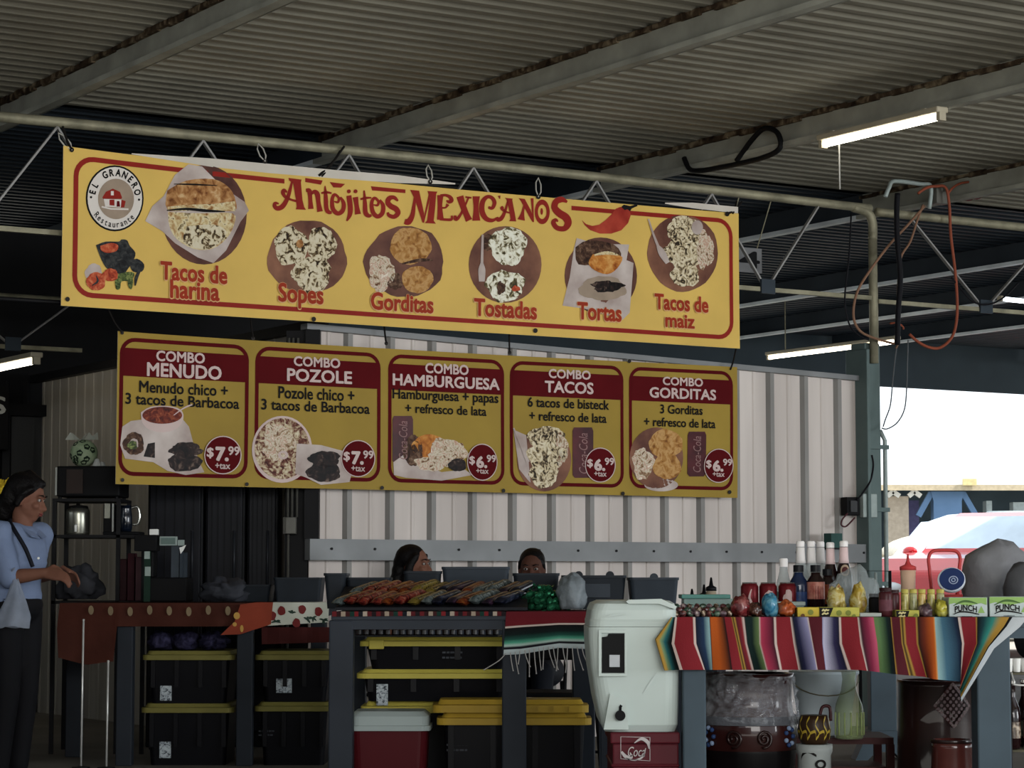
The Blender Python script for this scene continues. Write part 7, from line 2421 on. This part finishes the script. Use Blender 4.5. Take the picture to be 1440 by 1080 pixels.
t, L, R, J = seated(583, 14.45, 768, (.55, -.83, 0), (.93, -.36, 0), 'woman with long black hair seated before the pale wall, face turned right', m_skin, mat('dark_blouse', '#1c1a20', .7))
mb = MB()
mb.ball(L(0, -.028, .05), (.088, .094, .082), 18, R=R)
for q in range(7):
    mb.ball(L(-.01, -.075 - .01 * q, .02 - .05 * q), (.09, .06, .06), 14, R=R)
for k in (-1, 1): mb.capsule([L(k * .07, .04, .06), L(k * .085, .005, .0), L(k * .085, -.02, -.1), L(k * .09, -.04, -.22)], [.018, .026, .03, .028], 10)
mb.build('hair', m_hair, t, remesh=.009, smoothit=3)
t, L, R, J2 = seated(748, 14.7, 773, (-.12, -.99, 0), (-.1, -.99, -.15), 'man with short black hair seated before the pale wall, facing the counter', m_skin2, mat('dark_tee', '#1f2126', .7))
mb = MB()
mb.ball(L(0, -.022, .048), (.08, .09, .08), 18, R=R)
mb.ball(L(0, -.05, .0), (.075, .06, .07), 14, R=R)
for k in (-1, 1): mb.capsule([L(k * .07, .02, .05), L(k * .077, .0, .0)], [.012, .012], 8)
mb.build('hair', m_hair, t, remesh=.009, smoothit=2)
# chairs
def chair(label, loc, rz, h=.45):
    t = thing('dining_chair', label, 'chair', loc, rz, 'black folding chairs')
    M_ = absm(t)
    def P(x, y, z): return M_ @ Vector((x, y, z))
    mb = MB()
    vs = [(x, y, z) for z in (h - .025, h) for y in (-.2, .2) for x in (-.2, .2)]
    mb.add([P(*v) for v in vs], [(0, 2, 3, 1), (4, 5, 7, 6), (0, 1, 5, 4), (2, 6, 7, 3), (0, 4, 6, 2), (1, 3, 7, 5)]); mb.build('seat', m_black, t, bevel=.008)
    mb = MB()
    vs = [(x, .2 + .05 * (z - .6) + d, z) for z in (.62, .84) for d in (0, .018) for x in (-.2, .2)]
    mb.add([P(*v) for v in vs], [(0, 2, 3, 1), (4, 5, 7, 6), (0, 1, 5, 4), (2, 6, 7, 3), (0, 4, 6, 2), (1, 3, 7, 5)]); mb.build('backrest', m_black, t, bevel=.008)
    for sx in (-.195, .195):
        mb = MB(); mb.tube([P(sx, -.22, 0), P(sx, .0, .42), P(sx, .2, .86)], .012, 8); mb.build('leg', m_dark, t, smooth=True)
        mb = MB(); mb.tube([P(sx * .9, .22, 0), P(sx * .9, .0, .42)], .012, 8); mb.build('leg', m_dark, t, smooth=True)
    mb = MB(); mb.tube([P(-.19, -.16, .12), P(.19, -.16, .12)], .008, 6); mb.tube([P(-.17, .16, .12), P(.17, .16, .12)], .008, 6); mb.build('stretcher', m_dark, t, smooth=True)
    return t
chair('black folding chair under the seated woman', (J['pelvis'].x - .0, J['pelvis'].y + .06, FLOOR), radians(25), .36)
chair('black folding chair under the seated man', (J2['pelvis'].x, J2['pelvis'].y + .06, FLOOR), radians(-6), .36)
chair('empty black folding chair seen below the fringed serape', (X(786, 12.9), 12.9, FLOOR), radians(170))

# ================================================================== CORDS
def cord(label, pts, r, m, cat='cord', name='extension_cord', Y=None, b=13.2):
    mb = MB()
    P = [atB(x, y, b + (p[0] if p else 0)) for x, y, *p in pts]
    mb.tube(spline(P, 5), r, 8)
    o = mb.build(name, m, smooth=True)
    return tag(o, label, cat)
m_oc = mat('orange_cord', '#8c4a36', .6, 0, .12, 6)
m_tc = mat('tan_cord', '#80614e', .6, 0, .12, 6)
m_kc = mat('black_cord', '#121217', .6)
m_gc = mat('grey_cord', '#55595c', .6)
cord('long orange extension cord looping down right of the column', [(1291, 272), (1303, 264), (1316, 262), (1330, 264), (1335, 290), (1337, 330), (1343, 380), (1346, 420), (1345, 452), (1338, 475), (1322, 489), (1305, 488), (1290, 480), (1279, 470)], .011, m_oc)
cord('tan cord looping in front of the column', [(1300, 290), (1275, 318), (1250, 345), (1225, 378), (1208, 405), (1201, 428), (1201, 450), (1210, 466), (1228, 475), (1252, 482), (1262, 484)], .0095, m_tc)
cord('short orange curl beside the red reel', [(1333, 272), (1340, 264), (1350, 258), (1362, 256)], .009, m_oc)
cord('thin brown cord hanging straight in the middle of the cords', [(1298, 288), (1290, 310), (1280, 340), (1267, 362), (1263, 400), (1262, 440), (1263, 478), (1260, 490)], .008, m_tc)
cord('thick black cable strapped beside the column top', [(1262, 272), (1261, 300), (1262, 340), (1266, 390), (1263, 440), (1262, 485)], .02, m_kc, b=13.12)
cord('thin grey wire loop hanging into the bright sky', [(1262, 480), (1258, 510), (1255, 540), (1252, 570), (1245, 590), (1242, 600)], .005, m_gc)
cord('thin grey wire loop reaching lower against the sky', [(1277, 478), (1276, 510), (1275, 545), (1272, 575), (1262, 594), (1248, 603), (1240, 602)], .005, m_gc)
cord('dark cord drooping from the right-hand truss brace', [(1338, 390), (1350, 405), (1368, 424), (1390, 428), (1412, 418), (1432, 398)], .007, m_kc)
cord('faint dark wire loop left of the column', [(1197, 300), (1194, 360), (1188, 420), (1194, 455), (1208, 472), (1222, 478)], .006, m_kc)
cord('small orange hook of cord below the cable clamp', [(1252, 455), (1262, 454), (1270, 460), (1270, 463)], .007, m_oc)
cord('thin wire from the near lamp end to the right', [(1309, 187), (1340, 193), (1380, 200), (1440, 206)], .004, m_gc, b=12.4)
# red reel and clamp box
t = thing('cord_reel', 'dim red cord reel hanging under the roof right of the column', 'reel', atB(1372, 265, 13.3))
mb = MB()
c = atB(1366, 266, 13.35)
R = Matrix((PD, UZ, -BD)).transposed()
for k in (-1, 1): mb.lathe([(.06, -.004), (.085, -.004), (.085, .004), (.06, .004)], 26, c - BD * .045 * k, R=R, cap=False)
mb.build('rim', mat('dim_red_plastic', '#4a1f22', .5), t)
mb = MB(); mb.lathe([(.07, -.035), (.07, .035)], 22, c, R=R); mb.build('wound_cord', mat('wound_cord', '#2d1a1b', .7, 0, .2, 30), t)
mb = MB(); mb.tube([c + UZ * .07, Vector((c.x, c.y, 4.05))], .006, 6); mb.build('hanger', m_dark, t)
t = thing('cable_box', 'small grey box with cable clamp beside the reel on the pipe', 'box', atB(1322, 280, 13.3))
mb = MB(); q, z = qz(1321, 276, 13.3); mb.obox(W(q - .06, 13.3, z), W(q + .06, 13.3, z), .08, .12, up=UZ); mb.build('box', mat('grey_box_cover', '#66655f'), t, bevel=.006)
mb = MB(); mb.tube(spline([W(q - .1, 13.3, z - .1), W(q - .1, 13.28, z + .06), W(q - .2, 13.28, z + .07), W(q - .45, 13.28, z + .07), W(q - .5, 13.28, z + .02), W(q - .53, 13.29, z - .05)]), .016, 10); mb.build('conduit', mat('pale_conduit', '#9aa5a2'), t, smooth=True)
# dark hose coiled on the third beam
mb = MB()
P = [atQ(x, y, 9.70) for x, y in ((962, 222), (970, 238), (985, 240), (1010, 236), (1040, 230), (1072, 222), (1092, 213), (1098, 203), (1094, 188), (1084, 181), (1072, 182), (1058, 196), (1046, 212), (1036, 226))]
mb.tube(spline(P, 5), .018, 10)
tag(mb.build('black_hose', m_rubber, smooth=True), 'loop of thick black cable slung along the roof beam over the banner', 'cable')
# boxes on the column
t = thing('outlet_box', 'black outlet box with a hanging lead on the left of the column', 'outlet', W(11.22, 13.3, 1.9))
mb = MB(); q, z = qz(1199, 712, 13.3); mb.obox(W(q - .055, 13.33, z), W(q + .06, 13.33, z), .07, .13, up=UZ); mb.build('box', m_black, t, bevel=.006)
mb = MB(); mb.obox(W(q - .03, 13.288, z), W(q + .03, 13.288, z), .008, .08, up=UZ); mb.build('cover', mat('dim_grey_panel', '#3b3c3d'), t)
mb = MB(); mb.tube(spline([atB(x, y, 13.28) for x, y in ((1205, 704), (1214, 692), (1224, 676), (1228, 655), (1226, 640))]), .007, 8); mb.build('cable', m_kc, t, smooth=True)
mb = MB(); mb.tube(spline([atB(x, y, 13.28) for x, y in ((1192, 722), (1185, 730), (1183, 738), (1190, 740), (1202, 728))]), .006, 8); mb.build('lead', mat('maroon_lead', '#4a2a2e', .6), t, smooth=True)
q, z = qz(1224, 711, 13.3)
mb = MB(); mb.obox(W(q - .065, 13.32, z), W(q + .065, 13.32, z), .04, .17, up=UZ)
tag(mb.build('junction_box', mat('pale_conduit', '#9aa5a2'), bevel=.006), 'pale grey-green junction box on the column face', 'box')
q, z = qz(1178, 760, 13.2)
t = thing('green_box', 'small dark green tin on a wall bracket behind the cola bottles', 'tin', W(q, 13.25, z - .06))
mb = MB(); mb.obox(W(q - .05, 13.25, z), W(q + .05, 13.25, z), .08, .1, up=UZ); mb.build('tin', mat('dark_green_tin', '#2c4b47', .4), t)
mb = MB(); mb.obox(W(q - .06, 13.3, z - .057), W(q + .06, 13.3, z - .057), .19, .012, up=UZ); mb.build('bracket', m_dark, t)
# steel stools / rail near the column
t = thing('steel_barrier', 'low pale steel frame standing at the foot of the column', 'frame', W(11.2, 13.1, FLOOR))
mb = MB(); mb.tube([W(11.05, 13.1, FLOOR), W(11.05, 13.1, 1.11), W(11.33, 13.1, 1.11), W(11.33, 13.1, FLOOR)], .012, 8); mb.build('frame', m_dark, t, smooth=True)
mb = MB(); mb.tube([W(11.2, 13.1, FLOOR), W(11.2, 13.1, 1.1)], .01, 8); mb.build('bar', mat('pale_conduit', '#9aa5a2'), t, smooth=True)

# ================================================================== OUTSIDE, BEYOND THE RIGHT EDGE OF THE WALL
m_carred = mat('red_car_paint', '#b01f24', .3, .1, .04, 3, coat=.8)
m_carwhite = mat('white_car_paint', '#d9d9d6', .35, 0, .03, 3, coat=.6)
m_glass = mat('sky_toned_glass', '#c3d3e0', .5, 0, .1, 3, coat=.6)  # reflected sky is put into the pale blue base colour
m_tyre = mat('tyre', '#17181a', .8)
m_rim = mat('wheel_rim', '#9a9c9e', .3, .7)
def vehicle(name, label, loc, rz, paint, prof, cab, Wd=1.78, Ln=4.4, wheels=(-1.35, 1.3)):
    """prof: body side outline (x forward, z); cab: greenhouse outline"""
    t = thing(name, label, 'car', loc, rz)
    M_ = absm(t)
    def P(a, b, d): return M_ @ Vector((a, d, b))
    def Pn(k): return lambda a, b, d: M_ @ Vector((a, d * (1 - k * max(0, b - .95) * .35), b))
    mb = MB(); mb.prism(prof, P, -Wd / 2, Wd / 2); mb.build('body', paint, t, bevel=.06, segs=3)
    mb = MB(); mb.prism(cab, Pn(1), -Wd / 2 + .06, Wd / 2 - .06); mb.build('cabin', paint, t, bevel=.04)
    # glass
    xs = [p[0] for p in cab]; zs = [p[1] for p in cab]
    ztop = max(zs); zbot = min(zs)
    f0 = max(p[0] for p in cab if p[1] < zbot + .05); f1 = max(p[0] for p in cab if p[1] > ztop - .12)
    b0 = min(p[0] for p in cab if p[1] < zbot + .05); b1 = min(p[0] for p in cab if p[1] > ztop - .12)
    mb = MB()
    hw = Wd / 2 - .16
    o_ = Vector((.03, 0, .02))
    def lerp(a, b, k): return a + (b - a) * k
    def ws(xa, za, xb, zb, sg):
        n = Vector((abs(zb - za), 0, abs(xb - xa))).normalized(); n.x *= sg
        pts = []
        for (k, wv) in ((.12, hw), (.86, hw * .86)):
            for s in (-1, 1):
                pts.append(M_ @ (Vector((lerp(xa, xb, k), s * wv, lerp(za, zb, k))) + n * .012))
        mb.add([pts[0], pts[1], pts[3], pts[2]], [(0, 1, 2, 3)])
    ws(f0, zbot, f1, ztop, 1)
    mb.build('windscreen', m_glass, t)
    mb = MB(); ws(b0, zbot, b1, ztop, -1)
    mb.build('rear_window', m_glass, t)
    for s in (-1, 1):
        def SP(k, q):   # along length, along height
            xa, xb = lerp(b0, b1, q), lerp(f0, f1, q)
            z = lerp(zbot, ztop, q)
            return M_ @ Vector((lerp(xa, xb, k), s * ((Wd / 2 - .06) * (1 - max(0, z - .95) * .35) + .012), z))
        for k0, k1 in ((.07, .48), (.53, .9)):
            mb = MB(); mb.add([SP(k0, .14), SP(k1, .14), SP(k1, .86), SP(k0, .86)], [(0, 1, 2, 3)])
            mb.build('side_window', m_glass, t)
    for wx in wheels:
        for s in (-1, 1):
            Rw = Matrix.Rotation(rz, 3, 'Z') @ Matrix.Rotation(pi / 2, 3, 'X')
            c = M_ @ Vector((wx, s * (Wd / 2 - .1), .34))
            mb = MB(); mb.lathe([(.2, -.1), (.32, -.11), (.34, -.08), (.34, .08), (.32, .11), (.2, .1)], 26, c, R=Rw); w_ = mb.build('wheel', m_tyre, t, smooth=False)
            mb = MB(); mb.lathe([(.03, -.115), (.2, -.112), (.2, .112), (.03, .115)], 22, c, R=Rw); mb.build('rim', m_rim, w_)
    for s in (-1, 1):
        fx = max(p[0] for p in prof)
        mb = MB(); c = M_ @ Vector((fx - .06, s * (Wd / 2 - .3), .82)); mb.ball(c, (.12, .17, .08), 12, R=Matrix.Rotation(rz, 3, 'Z')); mb.build('headlight', mat('headlamp', '#c9cdd0', .1, 0, .05), t, smooth=True)
        mb = MB(); c = M_ @ Vector((f0 - .25, s * (Wd / 2 + .08), zbot + .1)); mb.ball(c, (.06, .1, .07), 10, R=Matrix.Rotation(rz, 3, 'Z')); mb.build('mirror', paint, t, smooth=True)
        rx = min(p[0] for p in prof)
        mb = MB(); c = M_ @ Vector((rx + .02, s * (Wd / 2 - .18), .95)); mb.box(c, (.06, .2, .28), rz); mb.build('tail_light', mat('tail_lamp', '#7a1014', .2), t)
    mb = MB(); c = M_ @ Vector((max(p[0] for p in prof) - .03, 0, .42)); mb.box(c, (.08, Wd - .3, .16), rz); mb.build('bumper', m_tyre, t, bevel=.02)
    return t
suv = [(-2.2, .32), (-2.25, .8), (-2.15, 1.18), (.75, 1.23), (1.0, 1.25), (1.9, 1.17), (2.2, 1.0), (2.22, .36), (1.75, .28), (-1.8, .28)]
cabs = [(-2.1, 1.16), (-1.9, 1.66), (-1.5, 1.77), (.05, 1.75), (.3, 1.69), (1.02, 1.2)]
Yk = 25.0
CAR = vehicle('red_car', 'bright red car parked outside behind the right-hand table', (7.0, 34.2, 0), radians(237), m_carred, suv, cabs)
van = [(-2.4, .35), (-2.45, 1.1), (1.2, 1.15), (2.2, 1.05), (2.35, .9), (2.35, .4), (-1.8, .3)]
cabv = [(-2.35, 1.1), (-2.3, 1.85), (-2.1, 1.95), (.5, 1.95), (.8, 1.85), (1.5, 1.13)]
Yk2 = 42.0
VAN = vehicle('white_van', 'white van with dark side windows parked behind the red car', (X(1395, Yk2), Yk2, 0), radians(188), m_carwhite, van, cabv, 1.9)
CAR.scale = (1.14, 1.14, 1.14)
VAN.scale = (1.12, 1.12, 1.12)
# pale domed awning behind
t = thing('dome_tent', 'low pale domed awning beyond the parked cars', 'tent', (X(1350, 46.5), 46.5, 0))
mb = MB()
c = Vector((X(1345, 46.5), 46.5, 0))
def dome(a, b):
    th = 2 * pi * a
    r = 1.45 * sin(b * pi / 2)
    return Vector((c.x + r * cos(th) * 1.0, c.y + r * sin(th), 1.55 + .42 * cos(b * pi / 2) - (.1 * abs(sin(2 * th)) * b)))
mb.grid(dome, 32, 8); mb.build('canopy', mat('cream_canvas', '#d0c7b6', .8), t, smooth=True, solid=.01)
for a in (.25, .75, 1.25, 1.75):
    mb = MB(); p = Vector((c.x + 1.3 * cos(a * pi), c.y + 1.3 * sin(a * pi), 0)); mb.tube([p, p + UZ * 1.7], .03, 8); mb.build('leg', m_white, t)
# stall across the lot: long white roof on steel columns
Yo = 52.0
zr0_, zr1_ = Z(683, Yo), Z(655, Yo)
xo0, xo1 = X(1180, Yo), X(1560, Yo)
t = thing('market_shed', 'long shed with a white roof across the car park', 'building', ((xo0 + xo1) / 2, Yo, 0))
mb = MB(); mb.prism([(Yo - .5, zr0_), (Yo - .5, zr0_ + .16), (Yo + 7, zr1_ + .5), (Yo + 7, zr1_ + .2)], lambda a, b, d: Vector((d, a, b)), xo0 - 6, xo1 + 6); mb.build('roof', mat('white_roof', '#d8d8d4', .6, 0, .05, 2), t)
mb = MB(); mb.bx(xo0 - 6, xo1 + 6, Yo - .52, Yo - .45, zr0_ - .12, zr0_ - .001); mb.build('gutter', mat('beige_gutter', '#b3a58c', .6), t)
mb = MB(); mb.bx(xo0 - 6, xo1 + 6, Yo + 6.8, Yo + 6.95, 0, zr1_ + .15); mb.build('rear_wall', mat('dark_slate_wall', '#44525c', .7, 0, .2, 1), t)
m_blue = mat('blue_steel', '#5c789a', .5, .1, .08, 3)
xc = X(1332, Yo)
mb = MB(); mb.prism([(xc - .3, .0), (xc + .3, 0), (xc + .3, Z(705, Yo)), (xc + .36, zr0_ - .13), (xc - .36, zr0_ - .13), (xc - .3, Z(705, Yo))], lambda a, b, d: Vector((a, d, b)), Yo - .2, Yo + .2); mb.build('blue_pier', m_blue, t)
for s in (-1, 1):
    mb = MB(); mb.obox(Vector((xc + s * .34, Yo - .1, zr0_ - .16)), Vector((xc + s * .62, Yo - .1, Z(726, Yo))), .12, .12); mb.build('blue_brace', m_blue, t)
mb = MB(); mb.bx(X(1246, Yo), X(1278, Yo), Yo - .1, Yo + .1, 0, Z(698, Yo)); mb.build('beige_panel', mat('beige_panel', '#a5998a', .7), t)
mb = MB(); mb.bx(X(1279, Yo), X(1297, Yo), Yo + .3, Yo + .5, 0, Z(703, Yo)); mb.build('violet_panel', mat('violet_panel', '#5d5a80', .7), t)
for px in (1256, 1286):
    mb = MB(); mb.obox(Vector((X(px - 8, Yo), Yo - .12, Z(698, Yo))), Vector((X(px, Yo), Yo - .12, zr0_ - .13)), .1, .1); mb.obox(Vector((X(px + 9, Yo), Yo - .12, Z(698, Yo))), Vector((X(px, Yo), Yo - .12, zr0_ - .13)), .1, .1); mb.build('truss_brace', m_white, t)
mb = MB(); mb.bx(X(1349, Yo), X(1368, Yo), Yo - .6, Yo - .55, Z(684, Yo), Z(675, Yo)); mb.build('yellow_sign', mat('cream_sign', '#c9bb8a', .6), t)
for px, w, y0 in ((1394, 4, 704), (1402, 3, 720), (1436, 8, 706)):
    mb = MB(); mb.bx(X(px - w, Yo), X(px + w, Yo), Yo + .1, Yo + .5, 0, Z(y0, Yo)); mb.build('pale_post', mat('pale_post', '#9aa4a6', .6), t)
mb = MB(); mb.lathe([(.45, 0), (.45, Z(722, 50)), (.4, Z(719, 50))], 20, (X(1417, 50), 50, 0)); o = mb.build('pale_drum', mat('pale_post', '#9aa4a6'), smooth=False); tag(o, 'tall pale drum standing before the far shed', 'drum')
